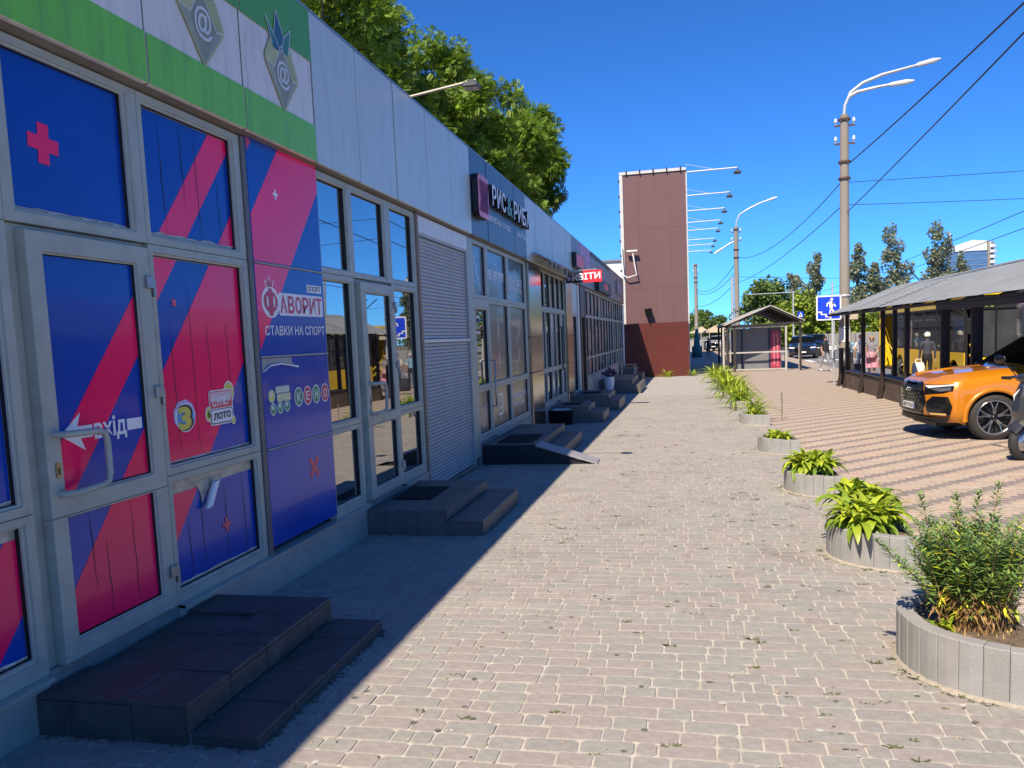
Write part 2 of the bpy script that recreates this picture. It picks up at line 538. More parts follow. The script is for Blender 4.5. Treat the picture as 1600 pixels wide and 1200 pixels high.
# grey pavers -------------------------------------------------
def paver(lx, ly, h=.055, cr=.012, ch=.0025, seed=0):
    """octagon block with a rounded upper edge, top at z 0, centred on the origin"""
    rs = random.Random(seed)
    a, c = lx / 2, ly / 2
    cr = cr * rs.uniform(.5, 1.5)
    def ring(ins, z, q):
        x, y = a - ins, c - ins
        q = min(q, x * .6, y * .6)
        return [(-x + q, -y, z), (x - q, -y, z), (x, -y + q, z), (x, y - q, z), (x - q, y, z), (-x + q, y, z), (-x, y - q, z), (-x, -y + q, z)]
    j = lambda p: (p[0] + rs.uniform(-.0022, .0022), p[1] + rs.uniform(-.0022, .0022), p[2])
    vs = [j(p) for p in ring(0, -h, cr)] + [j(p) for p in ring(0, -ch, cr)] + [j(p) for p in ring(ch, 0, cr)]
    fs = [tuple(range(16, 24))]
    for k in range(8):
        n = (k + 1) % 8
        fs.append((k, n, 8 + n, 8 + k)); fs.append((8 + k, 8 + n, 16 + n, 16 + k))
    return vs, fs
GTINT = [(1.0, .98, .97), (1.04, .97, .95), (.97, .985, .955), (1.02, .96, .94), (.94, .935, .92), (.98, .99, .955)]
PD = 0.1115
rows = []
y = 1.0
slots = []
r = 0
while y < 26.0:
    x = -2.9 + R.uniform(-.15, 0)
    while x < PX - .03:
        L_ = R.choice((.092, .152, .152, .232, .232))
        x1 = min(x + L_, PX)
        if x1 - x > .04:
            slots.append((x, x1, y))
        x = x1
    y += PD
def visible(x0, x1, yy):
    return yy > 2.74 and -1.80 < x0 and x1 < 1.25 * min(1.0, .25 + yy / 5.2)
near = sorted([s_ for s_ in slots if visible(*s_)], key=lambda s_: s_[2])[:298]
nearset = set(near)
big = MB(); tints = []
protos = {}
for s_ in slots:
    x0, x1, yy = s_
    lx, ly = x1 - x0 - .0095, PD - .0070
    cx, cy = (x0 + x1) / 2, yy + PD / 2
    cy += .010 * math.sin(cx * 1.9 + .4 * cy) + .006 * math.sin(cx * 5.1 - 1.1 * cy)
    w = math.sin(cx * 2.1 + 1.3) * math.sin(cy * 1.7) * .35 + R.uniform(-.6, .6)
    ti = int(max(0, min(5, (w + 1) * 3)))
    dz = R.gauss(0, .0009)
    if s_ in nearset:
        key = (round(lx, 3), ti)
        if key not in protos:
            vs, fs = paver(lx, ly, seed=len(protos))
            pb = MB(); pb.add(vs, fs)
            o = pb.build('paver', M_PAVER, pav, tint=[GTINT[ti] + (1,)] * len(fs))
            protos[key] = o
        else:
            o = protos[key].copy(); COL.objects.link(o)
        o.location = (cx, cy, gz(cy) + dz)
        o.rotation_euler = (R.gauss(0, .008) - G, R.gauss(0, .008), R.gauss(0, .012))
        continue
    vs, fs = paver(lx, ly, seed=R.randint(0, 99))
    tx, ty = R.gauss(0, .005), R.gauss(0, .005)
    big.add([(p[0] + cx, p[1] + cy, p[2] + gz(cy + p[1]) + dz + p[0] * tx + p[1] * ty) for p in vs], fs)
    t = GTINT[ti]; k = R.uniform(.93, 1.07)
    tints += [(t[0] * k, t[1] * k, t[2] * k, 1)] * len(fs)
o = big.build('pavers', M_PAVER, pav, tint=tints); tag(o, kind='stuff')

# pink bricks --------------------------------------------------
PT = [(1.0, 1.0, 1.0), (1.05, .98, .95), (.95, .97, 1.0), (1.03, 1.04, 1.02)]
DT = (.54, .56, .66)
big = MB(); tints = []
pp = {}
cnt = 0
row0 = int(round(3.2 / .1)); row1 = int(round(15.0 / .1))
for r in range(row0, row1):
    yy = r * .1
    base = PX + .1 * r
    k = int(math.floor((PX - base) / .2)) - 1
    while True:
        x0 = base + k * .2; x1 = x0 + .2
        kk = k; k += 1
        if x1 <= PX + .01: continue
        if x0 > 5.4: break
        x0 = max(x0, PX)
        if x1 - x0 < .03: continue
        dark = (kk % 3 == 0)
        cx, cy = (x0 + x1) / 2, yy + .05
        lx, ly = x1 - x0 - .007, .093
        ti = 9 if dark else R.randint(0, 3)
        t = DT if dark else PT[ti]
        dz = R.gauss(0, .001)
        vis = 4.6 < yy < 8.2 and x1 < 1.30 + (yy - 4.6) * .28 + .5 and abs(lx - .193) < .002
        if vis and cnt < 90:
            cnt += 1
            if ti not in pp:
                vs, fs = paver(lx, ly, cr=.004, ch=.004, seed=3)
                pb = MB(); pb.add(vs, fs)
                o = pb.build('paving_brick', M_PINKPV, pink2, tint=[t + (1,)] * len(fs)); pp[ti] = o
            else:
                o = pp[ti].copy(); COL.objects.link(o)
            o.location = (cx, cy, gz(cy) + dz); o.rotation_euler = (-G, 0, R.gauss(0, .004))
            continue
        vs, fs = paver(lx, ly, cr=.004, ch=.004)
        vs = vs[8:]; fs = [tuple(i - 8 for i in fs[0])] + [tuple(i - 8 for i in f) for f in fs[1:] if min(f) >= 8]
        big.add([(p[0] + cx, p[1] + cy, p[2] + gz(cy + p[1]) + dz) for p in vs], fs)
        q = R.uniform(.93, 1.07)
        tints += [(t[0] * q, t[1] * q, t[2] * q, 1)] * len(fs)
o = big.build('paving_bricks', M_PINKPV, pink2, tint=tints); tag(o, kind='stuff')

# ------------------------------------------------------------------ the row of shops
shop = thing('retail_pavilion', 'long low row of glazed shops with silver cladding along the pavement', 'building', (WX, 0, 0))
ZT = 3.09   # top of glazing
FB, FT = 3.11, 4.26
XF = -2.813
Y0, Y1 = -6.0, 39.3

def ring(outer, inner, prof, mb):
    """nested rectangles lerped from outer to inner; prof: (t, x, mi of the strip that follows)"""
    def rect(t):
        return [outer[i] + (inner[i] - outer[i]) * t for i in range(4)]
    loops = []
    for (t, x, mi) in prof:
        a0, a1, b0, b1 = rect(t)
        loops.append([(x, a0, b0), (x, a1, b0), (x, a1, b1), (x, a0, b1)])
    for i in range(len(loops) - 1):
        A, B = loops[i], loops[i + 1]
        for k in range(4):
            n = (k + 1) % 4
            mb.add([A[k], A[n], B[n], B[k]], [(0, 1, 2, 3)], prof[i][2])

def window(cell, pane, pm, x=WX, depth=.045, name='window', parent=None, fm=None):
    mb = MB()
    e = .0015
    outer = (cell[0] + e, cell[1] - e, cell[2] + e, cell[3] - e)
    ring(outer, pane, [(0, x - .06, 0), (0, x - .003, 0), (.02, x, 0), (.72, x, 0), (.76, x - .010, 0), (.94, x - .012, 0), (.97, x - .022, 1), (1, x - depth, 1)], mb)
    w = mb.build(name, [fm or M_FRAME, M_GASKET], parent or shop)
    p = MB()
    p.poly([(x - depth + .002, pane[0] - .004, pane[2] - .004), (x - depth + .002, pane[1] + .004, pane[2] - .004), (x - depth + .002, pane[1] + .004, pane[3] + .004), (x - depth + .002, pane[0] - .004, pane[3] + .004)])
    g = p.build('pane', pm, w)
    return w

def clip(poly, a, bb, c):
    """keep a*y+b*z<=c"""
    out = []
    for i in range(len(poly)):
        p, q = poly[i], poly[(i + 1) % len(poly)]
        dp, dq = a * p[0] + bb * p[1] - c, a * q[0] + bb * q[1] - c
        if dp <= 0: out.append(p)
        if (dp < 0 < dq) or (dq < 0 < dp):
            t = dp / (dp - dq); out.append((p[0] + (q[0] - p[0]) * t, p[1] + (q[1] - p[1]) * t))
    return out
SL = 1.17
def band(poly, ya, yb):
    """part of the polygon between two slanting lines z = SL*(y-ya)+1.5"""
    if yb is not None: poly = clip(poly, SL, -1, SL * yb - 1.5)
    if ya is not None: poly = clip(poly, -SL, 1, -(SL * ya - 1.5))
    return poly

def flat(name, poly, x, m, parent):
    if len(poly) < 3: return None
    b = MB(); b.poly([(x, p[0], p[1]) for p in poly])
    return b.build(name, m, parent)

def film(w, rect, x, bands, seed=0, jag=.0, top=.0, left=0.0, right=0.0, cracks=0, jagr=None):
    """printed film stuck on the pane: blue sheet, slanting magenta bands, torn edge, dark splits"""
    rs = random.Random(seed)
    y0, y1, z0, z1 = rect
    pts = [(y0 + left, z1 - top), (y0, z0 + jag * .6)]
    n = 14
    bot = []
    for i in range(n + 1):
        t = i / n
        d = jag * (0.35 + .65 * rs.random()) if jag else 0
        bot.append((y0 + (y1 - y0 - right) * t, z0 + d))
    pts = [(y0 + left, z1 - top)] + bot + [(y1 - right * .3, z1 - top * .4)]
    pts[1] = (y0, bot[0][1])
    out = flat('film', pts, x, M_BLUE, w)
    for (a, c) in bands:
        q = band(pts, a, c)
        flat('printed_stripe', q, x + .0012, M_PINK, w)
    if jag:
        e = MB()
        for i in range(n):
            p, q = bot[i], bot[i + 1]
            h = .004 + .012 * rs.random() * (rs.random() > .4)
            e.add([(x + .001, p[0], p[1] - h), (x + .003, q[0], q[1] - h * .6), (x + .0025, q[0], q[1] + .001), (x + .0025, p[0], p[1] + .001)], [(0, 1, 2, 3)])
        e.build('torn_edge', M_PAPER, w)
    if cracks:
        e = MB()
        for c in range(cracks):
            yy = y0 + (y1 - y0) * (c + .6 + rs.uniform(-.25, .25)) / (cracks + .3)
            za = z1 - (z1 - z0) * rs.choice((.03, .1, .3)); zb = z0 + (z1 - z0) * rs.choice((.02, .05, .3))
            if za - zb < .15: zb = z0 + .02
            m_ = 9
            L_, Rr = [], []
            for i in range(m_ + 1):
                t = i / m_
                z = za + (zb - za) * t
                yw = yy + .012 * t * rs.uniform(-.5, 1) + .01 * t
                hw = .0008 + .0032 * math.sin(math.pi * t) * rs.uniform(.3, 1)
                L_.append((x + .0026, yw - hw, z)); Rr.append((x + .0026, yw + hw, z))
            for i in range(m_):
                e.add([L_[i], Rr[i], Rr[i + 1], L_[i + 1]], [(0, 1, 2, 3)])
        tag(e.build('film_splits', M_BLKPR, w), kind='stuff')
    return out

def plus(w, cy, cz, s, t, x, m, rot=0.0):
    P_ = [(-t, -s), (t, -s), (t, -t), (s, -t), (s, t), (t, t), (t, s), (-t, s), (-t, t), (-s, t), (-s, -t), (-t, -t)]
    c_, s_ = math.cos(rot), math.sin(rot)
    return flat('printed_mark', [(cy + p[0] * c_ - p[1] * s_, cz + p[0] * s_ + p[1] * c_) for p in P_], x, m, w)
def disc(name, cy, cz, ry, rz, x, m, w, n=24, a0=0, a1=2 * math.pi):
    k = n if abs(a1 - a0 - 2 * math.pi) < 1e-6 else n + 1
    return flat(name, [(cy + ry * math.cos(a0 + (a1 - a0) * i / n), cz + rz * math.sin(a0 + (a1 - a0) * i / n)) for i in range(k)], x, m, w)
def rrect(y0, y1, z0, z1, r, n=5):
    out = []
    for (cy, cz, a) in ((y1 - r, z1 - r, 0), (y0 + r, z1 - r, 90), (y0 + r, z0 + r, 180), (y1 - r, z0 + r, 270)):
        for i in range(n + 1):
            t = rad(a + 90 * i / n); out.append((cy + r * math.cos(t), cz + r * math.sin(t)))
    return out
def ftext(name, body, y0, y1, z0, z1, x, m, parent, th=.0006, offset=0.0, shear=0.0, spacing=1.0, tilt=0.0, res=3):
    return letters(name, body, lambda u, v, d: (x + d * th, y0 + (y1 - y0) * u, z0 + (z1 - z0) * v + tilt * u), m, parent, offset, res, False, shear, spacing)

# --- shop with blue and magenta film --------------------------------------
A = [(3.48, 3.75), (4.09, 4.95)]
ROWS = [(.2, .955, .305, .905), (.955, 2.265, 1.015, 2.205), (2.265, ZT, 2.325, 3.03)]
PXD = WX - .043
# columns left of the door (mostly outside the frame)
ci = 0
for (c0, c1) in ((-3.1, -2.05), (-2.05, -1.0), (-1.0, .03), (.03, 1.03), (1.03, 2.05), (2.05, 3.07)):
    for ri, (a, c, pa, pc) in enumerate(ROWS):
        w = window((c0, c1, a, c), (c0 + .05, c1 - .075, pa, pc), M_OLDGLASS)
        bands = [(3.48, 3.84)] if c1 > 3 else [(3.48 - 1.33 * k, 3.84 - 1.33 * k) for k in range(1, 6)]
        film(w, (c0 + .05, c1 - .078, pa + .004, pc - (.05 if ri == 0 else .0)), WX - .041, bands, seed=ci, jag=.016 if ri != 2 else .012, cracks=0 if c1 < 3 else 1)
        ci += 1
# column post strips
def post(name, y0, y1, x1, m, z0=.2, z1=ZT, x0=WX - .08):
    mb = MB(); mb.box(x0, x1, y0, y1, z0, z1, ch=.004)
    return mb.build(name, m, shop)
# transom over the door
w = window((3.07, 4.04, 2.265, ZT), (3.155, 3.93, 2.335, 3.035), M_OLDGLASS)
film(w, (3.155, 3.93, 2.338, 3.035), WX - .041, [], seed=41, jag=.013, cracks=0)
plus(w, 3.385, 2.66, .095, .034, WX - .0385, M_PINK, rot=-.06)

def door(y0, y1, z0, z1, zsplit, glass, stile=.10, handle='hinge_right', x=WX + .03, pm=M_GLASS, hl=None):
    mb = MB()
    e = .0
    ring((y0, y1, zsplit - .045, z1), (glass[0], glass[1], zsplit + .055, z1 - .105), [(0, x - .07, 0), (0, x - .004, 0), (.03, x, 0), (.86, x, 0), (.9, x - .012, 0), (.96, x - .015, 1), (1, x - .035, 1)], mb)
    ring((y0, y1, z0, zsplit - .047), (glass[0], glass[1], z0 + .105, zsplit - .055), [(0, x - .07, 0), (0, x - .004, 0), (.03, x, 0), (.86, x, 0), (.9, x - .012, 0), (.96, x - .015, 1), (1, x - .035, 1)], mb)
    d = mb.build('door', [M_FRAME, M_GASKET], shop)
    for (a, c) in ((zsplit + .055, z1 - .105), (z0 + .105, zsplit - .055)):
        p = MB(); p.poly([(x - .034, glass[0], a), (x - .034, glass[1], a), (x - .034, glass[1], c), (x - .034, glass[0], c)])
        p.build('pane', pm, d)
    # handle: bent bar standing off the leaf
    hy, z_a, z_b, hw = hl
    h = MB()
    h.tube([(x - .002, hy, z_b), (x + .05, hy + .005, z_b), (x + .062, hy + .05, z_b - .002), (x + .062, hy + hw - .06, z_b - .006), (x + .062, hy + hw - .015, z_b - .02), (x + .062, hy + hw, z_b - .06),
            (x + .062, hy + hw, z_a + .06), (x + .062, hy + hw - .015, z_a + .02), (x + .062, hy + hw - .06, z_a + .006), (x + .062, hy + .05, z_a), (x + .05, hy + .005, z_a), (x - .002, hy, z_a)], .0165, 10)
    h.build('handle', M_FRAME, d)
    for hz in (z1 - .19, (z0 + z1) / 2 + .22, z0 + .21):
        q = MB(); q.box(x - .001, x + .022, y1 - .055, y1 + .005, hz - .033, hz + .033, ch=.004); q.box(x - .028, x + .012, y1 + .008, y1 + .03, hz - .075, hz + .02, ch=.003)
        q.build('hinge', M_STEEL, d)
    q = MB(); q.prism(rrect(glass[0] - .062, glass[0] - .032, (z0 + z1) / 2 - .13, (z0 + z1) / 2 - .055, .014), lambda a, c: (x - .001, a, c), lambda a, c: (x + .007, a, c))
    q.prism(rrect(glass[0] - .052, glass[0] - .042, (z0 + z1) / 2 - .115, (z0 + z1) / 2 - .08, .004), lambda a, c: (x + .006, a, c), lambda a, c: (x + .0085, a, c), mi=1)
    q.build('lock_plate', [mat("worn_brass", (.45, .36, .20), .35, .8), M_BLACK], d)
    return d
d1 = door(3.145, 4.0, .215, 2.235, .955, (3.25, 3.88), hl=(3.2, 1.02, 1.30, .27), pm=M_OLDGLASS)
mb = MB()
mb.box(WX - .08, WX - .03, 3.072, 3.143, .2, 2.262, 0); mb.box(WX - .08, WX - .03, 4.002, 4.038, .2, 2.262, 0); mb.box(WX - .08, WX - .031, 3.143, 4.002, 2.237, 2.262, 0)
mb.build('door_jamb', M_FRAME, shop)
DX = WX + .03 - .034
film(d1, (3.25, 3.88, 1.011, 2.13), DX + .002, A, seed=51, cracks=0)
film(d1, (3.25, 3.88, .321, .899), DX + .002, A, seed=52, cracks=3)
# arrow with the word
xx = DX + .0045
flat('printed_arrow', [(3.27, 1.285), (3.41, 1.385), (3.385, 1.318), (3.485, 1.318), (3.485, 1.258), (3.40, 1.258), (3.43, 1.195)], xx, M_WHITE, d1)
flat('printed_arrow', [(3.742, 1.258), (3.862, 1.258), (3.862, 1.318), (3.742, 1.318)], xx, M_WHITE, d1)
ftext('printed_word', 'вхід', 3.497, 3.735, 1.222, 1.348, xx, M_WHITE, d1, offset=.022)
# middle column of three panes
for ri, (a, c, pa, pc) in enumerate(ROWS):
    pane = (4.095, 5.01 if ri < 2 else 4.985, pa + (.0 if ri else -.02), pc)
    w = window((4.04, 5.09, a, c), pane, M_OLDGLASS)
    film(w, (pane[0] + (.0), pane[1], pane[2] + .004, pane[3] - (.055 if ri == 0 else .004)), WX - .041, A, seed=60 + ri, jag=(.016, .008, .022)[ri], cracks=(4, 4, 4)[ri], left=(.0, .0, .05)[ri], top=(.02, 0, .0)[ri])
    if ri == 0:
        plus(w, 4.66, .535, .045, .014, WX - .037, M_CORAL)
        # curled flap of peeled film
        q = MB()
        pts = []
        for i in range(9):
            t = i / 8 * 5.2
            pts.append((.035 * math.sin(t) * .6 + .02, .045 * math.cos(t)))
        for i in range(8):
            (u0, v0), (u1, v1) = pts[i], pts[i + 1]
            f = lambda u, v, k: (WX - .03 + u * 1.0, 4.44 + .10 * k + v * .8, .70 + .15 * k + v * .25)
            q.add([f(u0, v0, 0), f(u0, v0, 1), f(u1, v1, 1), f(u1, v1, 0)], [(0, 1, 2, 3)], 0, True)
        q.build('peeled_flap', M_WHITE, w)
        flat('bare_glass', [(4.30, .868), (4.66, .868), (4.56, .845), (4.47, .79), (4.41, .72), (4.395, .80), (4.36, .845)], WX - .0365, M_OLDGLASS, w)
    if ri == 1:
        xx = WX - .037
        plus(w, 4.29, 1.95, .024, .008, xx, M_CORAL, rot=.78)
        # round badge with a 3
        disc('printed_badge', 4.305, 1.283, .112, .095, xx, M_LILPR, w, 9)
        disc('printed_badge', 4.31, 1.268, .098, .088, xx + .0008, M_WHITE, w)
        disc('printed_badge', 4.314, 1.268, .088, .080, xx + .0016, M_SKYPR, w)
        ftext('printed_digit', '3', 4.245, 4.385, 1.188, 1.345, xx + .0024, M_BLKPR, w, offset=.06)
        ftext('printed_digit', '3', 4.238, 4.362, 1.195, 1.335, xx + .0036, M_YELPR, w, offset=.05)
        # two-line lottery badge with balls
        disc('printed_ball', 4.80, 1.385, .062, .075, xx + .0002, M_WHITE, w); disc('printed_ball', 4.80, 1.385, .052, .065, xx + .001, M_YELPR, w)
        disc('printed_ball', 4.555, 1.262, .04, .048, xx + .0002, M_WHITE, w); disc('printed_ball', 4.555, 1.262, .032, .04, xx + .001, M_YELPR, w)
        ftext('printed_digit', '6', 4.54, 4.572, 1.24, 1.285, xx + .0016, M_BLKPR, w, offset=.03)
        flat('printed_box', rrect(4.565, 4.835, 1.185, 1.41, .022), xx + .0014, M_WHITE, w)
        flat('printed_box', rrect(4.573, 4.827, 1.293, 1.402, .016), xx + .002, M_CORAL, w)
        flat('printed_box', rrect(4.58, 4.82, 1.335, 1.396, .014), xx + .0026, mat("pale_pink_print", (.75, .52, .52), .4), w)
        ftext('printed_word', 'СУПЕР', 4.595, 4.805, 1.305, 1.36, xx + .0032, M_WHITE, w, offset=.03, tilt=.008)
        flat('printed_box', rrect(4.573, 4.827, 1.193, 1.288, .016), xx + .002, M_BLKPR, w)
        flat('printed_box', rrect(4.58, 4.82, 1.200, 1.283, .012), xx + .0026, M_WHITE, w)
        ftext('printed_word', 'лото', 4.60, 4.80, 1.218, 1.263, xx + .0032, M_BLKPR, w, offset=.03, tilt=.006)
        disc('printed_ball', 4.828, 1.20, .024, .03, xx + .0036, M_WHITE, w); disc('printed_ball', 4.828, 1.20, .018, .023, xx + .0042, M_YELPR, w)
    if ri == 2:
        pass
post('corner_post', 5.092, 5.148, WX + .012, mat("dark_grey_post", (.15, .145, .14), .5, 0, .1))
# printed composite panels
for k, (za, zb) in enumerate(((.25, .94), (.955, 1.595), (1.61, 2.25), (2.265, 3.105))):
    mb = MB(); xp = WX + .012
    mb.box(WX - .07, xp, 5.152, 6.232, za, zb, ch=.003)
    p = mb.build('printed_panel', M_BLUE, shop)
    rect = [(5.156, za + .004), (6.228, za + .004), (6.228, zb - .004), (5.156, zb - .004)]
    xx = xp + .0012
    flat('printed_stripe', band(rect, 4.23, 5.03), xx, M_PINK, p)
    if k == 3:
        plus(p, 5.525, 2.77, .036, .010, xx + .001, M_WHITE)
        flat('printed_stripe', band([(5.156, 3.0), (5.22, 3.08), (5.156, 3.1)], None, None), xx + .001, M_REDPR, p)
    if k == 2:
        # headline with white outline: letters drawn twice
        flat('printed_headline', rrect(5.462, 6.196, 1.897, 2.062, .02), xx + .0006, M_WHITE, p)
        disc('printed_headline', 5.348, 1.988, .128, .112, xx + .0004, M_WHITE, p)
        wd = (6.185 - 5.475) / 6
        for i, ch in enumerate('АВОРИТ'):
            ya = 5.475 + wd * i
            ftext('printed_headline', ch, ya + .009, ya + wd - .009, 1.915, 2.044, xx + .002, M_REDPR, p, offset=.022)
        disc('printed_headline', 5.347, 1.992, .100, .078, xx + .002, M_REDPR, p)
        flat('printed_headline', [(5.318, 1.892), (5.376, 1.892), (5.372, 2.085), (5.322, 2.085)], xx + .0024, M_REDPR, p)
        for cy in (5.300, 5.394): disc('printed_headline', cy, 1.992, .013, .042, xx + .003, M_WHITE, p, 12)
        crown = [(5.29, 2.14), (5.305, 2.095), (5.375, 2.095), (5.395, 2.14), (5.365, 2.125), (5.342, 2.165), (5.32, 2.125)]
        flat('printed_crown', [(5.342 + (c_[0] - 5.342) * 1.3, 2.12 + (c_[1] - 2.12) * 1.3) for c_ in crown], xx + .001, M_WHITE, p)
        flat('printed_crown', crown, xx + .002, M_REDPR, p)
        flat('printed_box', [(5.925, 2.085), (6.185, 2.085), (6.185, 2.145), (5.925, 2.145)], xx + .001, M_WHITE, p)
        ftext('printed_word', 'СПОРТ', 5.94, 6.17, 2.095, 2.136, xx + .002, M_BLKPR, p, offset=.012)
        ftext('printed_word', 'СТАВКИ НА СПОРТ', 5.24, 6.2, 1.752, 1.822, xx + .001, M_WHITE, p, offset=.012)
    if k == 1:
        for (cy, m_, t_) in ((5.675, M_GREENPR, 'К'), (5.825, M_REDPR, 'Е'), (5.975, M_GREENPR, 'Н'), (6.135, M_REDPR, 'О')):
            disc('printed_disc', cy, 1.285, .072, .075, xx + .001, M_WHITE, p); disc('printed_disc', cy, 1.285, .062, .066, xx + .002, m_, p)
            ftext('printed_letter', t_, cy - .03, cy + .03, 1.25, 1.32, xx + .003, M_WHITE, p, offset=.02)
        flat('printed_box', rrect(5.325, 5.535, 1.335, 1.385, .012), xx + .001, mat("pale_lime_print", (.50, .62, .42), .4), p)
        ftext('printed_word', 'ЛОТО', 5.345, 5.515, 1.342, 1.376, xx + .002, M_WHITE, p, offset=.03)
        flat('printed_box', rrect(5.34, 5.545, 1.275, 1.33, .012), xx + .001, mat("pale_yellow_print", (.66, .66, .36), .4), p)
        for (cy, cz, r_, m_) in ((5.265, 1.32, .047, M_YELPR), (5.275, 1.225, .045, M_GREENPR), (5.38, 1.23, .045, M_GREENPR), (5.485, 1.235, .045, M_GREENPR)):
            disc('printed_ball', cy, cz, r_, r_, xx + .001, mat("pale_green_print", (.52, .74, .55), .4), p); disc('printed_ball', cy, cz, r_ * .78, r_ * .78, xx + .002, m_, p)
            disc('printed_ball', cy - .008, cz + .012, r_ * .35, r_ * .35, xx + .003, M_WHITE, p)
        # peeled top corner with pale lifted strip
        flat('torn_edge', [(5.158, 1.50), (5.25, 1.545), (5.42, 1.555), (5.56, 1.535), (5.66, 1.525), (5.60, 1.552), (5.60, 1.59), (5.158, 1.59)], xx + .0012, mat("grey_panel_back", (.38, .38, .38), .5, .2), p)
        e = MB(); e.tube([(xx + .004, 5.16, 1.495), (xx + .010, 5.26, 1.538), (xx + .012, 5.42, 1.548), (xx + .012, 5.56, 1.530), (xx + .016, 5.665, 1.518)], [.004, .007, .008, .006, .009], 6)
        e.build('peeled_flap', M_WHITE, p)
    if k == 0:
        plus(p, 5.86, .715, .10, .022, xx + .001, M_CORAL, rot=.80)
    if k:
        mb = MB(); mb.tube([(xp + .002, 5.15, za - .0075), (xp + .002, 6.236, za - .0075)], .0095, 6); mb.build('joint_strip', M_STEEL, shop)
# --- glazed shop -----------------------------------------------------------
for ci, (c0, c1, p0, p1) in enumerate(((6.236, 6.90, 6.27, 6.825), (6.90, 7.86, 6.975, 7.735), (7.86, 8.70, 7.945, 8.60))):
    for ri, (a, c, pa, pc) in enumerate(ROWS):
        if ci == 1 and ri < 2: continue
        window((c0, c1, a, c), (p0, p1, pa, pc), M_GLASS)
d2 = door(6.985, 7.855, .215, 2.235, .955, (7.115, 7.73), hl=(7.05, 1.02, 1.30, .27))
mb = MB()
mb.box(WX - .08, WX - .03, 6.902, 6.983, .2, 2.262); mb.box(WX - .08, WX - .031, 6.983, 7.858, 2.237, 2.262)
mb.build('door_jamb', M_FRAME, shop)
post('corner_post', 8.702, 8.775, WX + .02, M_RUST, z0=.02)
# --- roller shutter ---------------------------------------------------------
mb = MB(); mb.box(WX - .12, WX + .01, 8.80, 10.87, 2.89, 3.085, ch=.006); mb.build('shutter_box', M_FMID if False else M_FWHITE, shop)
sh = MB()
sh.box(WX - .06, WX + .004, 8.782, 10.89, 2.862, 2.888, ch=.003)
sh = sh.build('roller_shutter', M_SHUT, shop)
for (ya, yb) in ((8.782, 8.83), (10.84, 10.89)):
    q = MB(); q.box(WX - .06, WX + .004, ya, yb, gz(10) + .01, 2.861, ch=.003); q.build('guide_rail', M_SHUT, sh)
proto = None
z = 2.815
n_ = 0
while z > gz(10) + .04:
    h = .043
    if abs(z - 1.675) < .022: h = .043
    if proto is None:
        q = MB()
        prof = [(0, 0), (.008, .006), (.0125, .018), (.010, .032), (.002, .041)]
        for i in range(len(prof) - 1):
            (x0, z0_), (x1, z1_) = prof[i], prof[i + 1]
            q.add([(x0, 8.832, z0_), (x0, 10.838, z0_), (x1, 10.838, z1_), (x1, 8.832, z1_)], [(0, 1, 2, 3)], 0, True)
        q.add([(0, 8.832, 0), (-.012, 8.832, 0), (-.012, 10.838, 0), (0, 10.838, 0)], [(0, 1, 2, 3)])
        q.add([(.002, 8.832, .041), (.002, 10.838, .041), (-.012, 10.838, .041), (-.012, 8.832, .041)], [(0, 1, 2, 3)])
        proto = q.build('slat', M_SHUT, sh, local=True)
        o = proto
    else:
        o = proto.copy(); COL.objects.link(o)
    o.location = (-.034 + R.uniform(-.002, .002), 0, z)
    n_ += 1
    z -= h
q = MB(); q.box(WX - .03, WX + .004, 8.832, 10.838, 1.655, 1.695, ch=.004); q.build('mid_rail', M_FWHITE, sh)
q = MB(); q.box(WX - .035, WX + .0, 8.832, 10.838, gz(10) + .012, gz(10) + .05, ch=.004); q.build('bottom_rail', M_RUST, sh)
post('corner_post', 10.895, 11.145, WX + .006, M_FRAME, z0=.0)
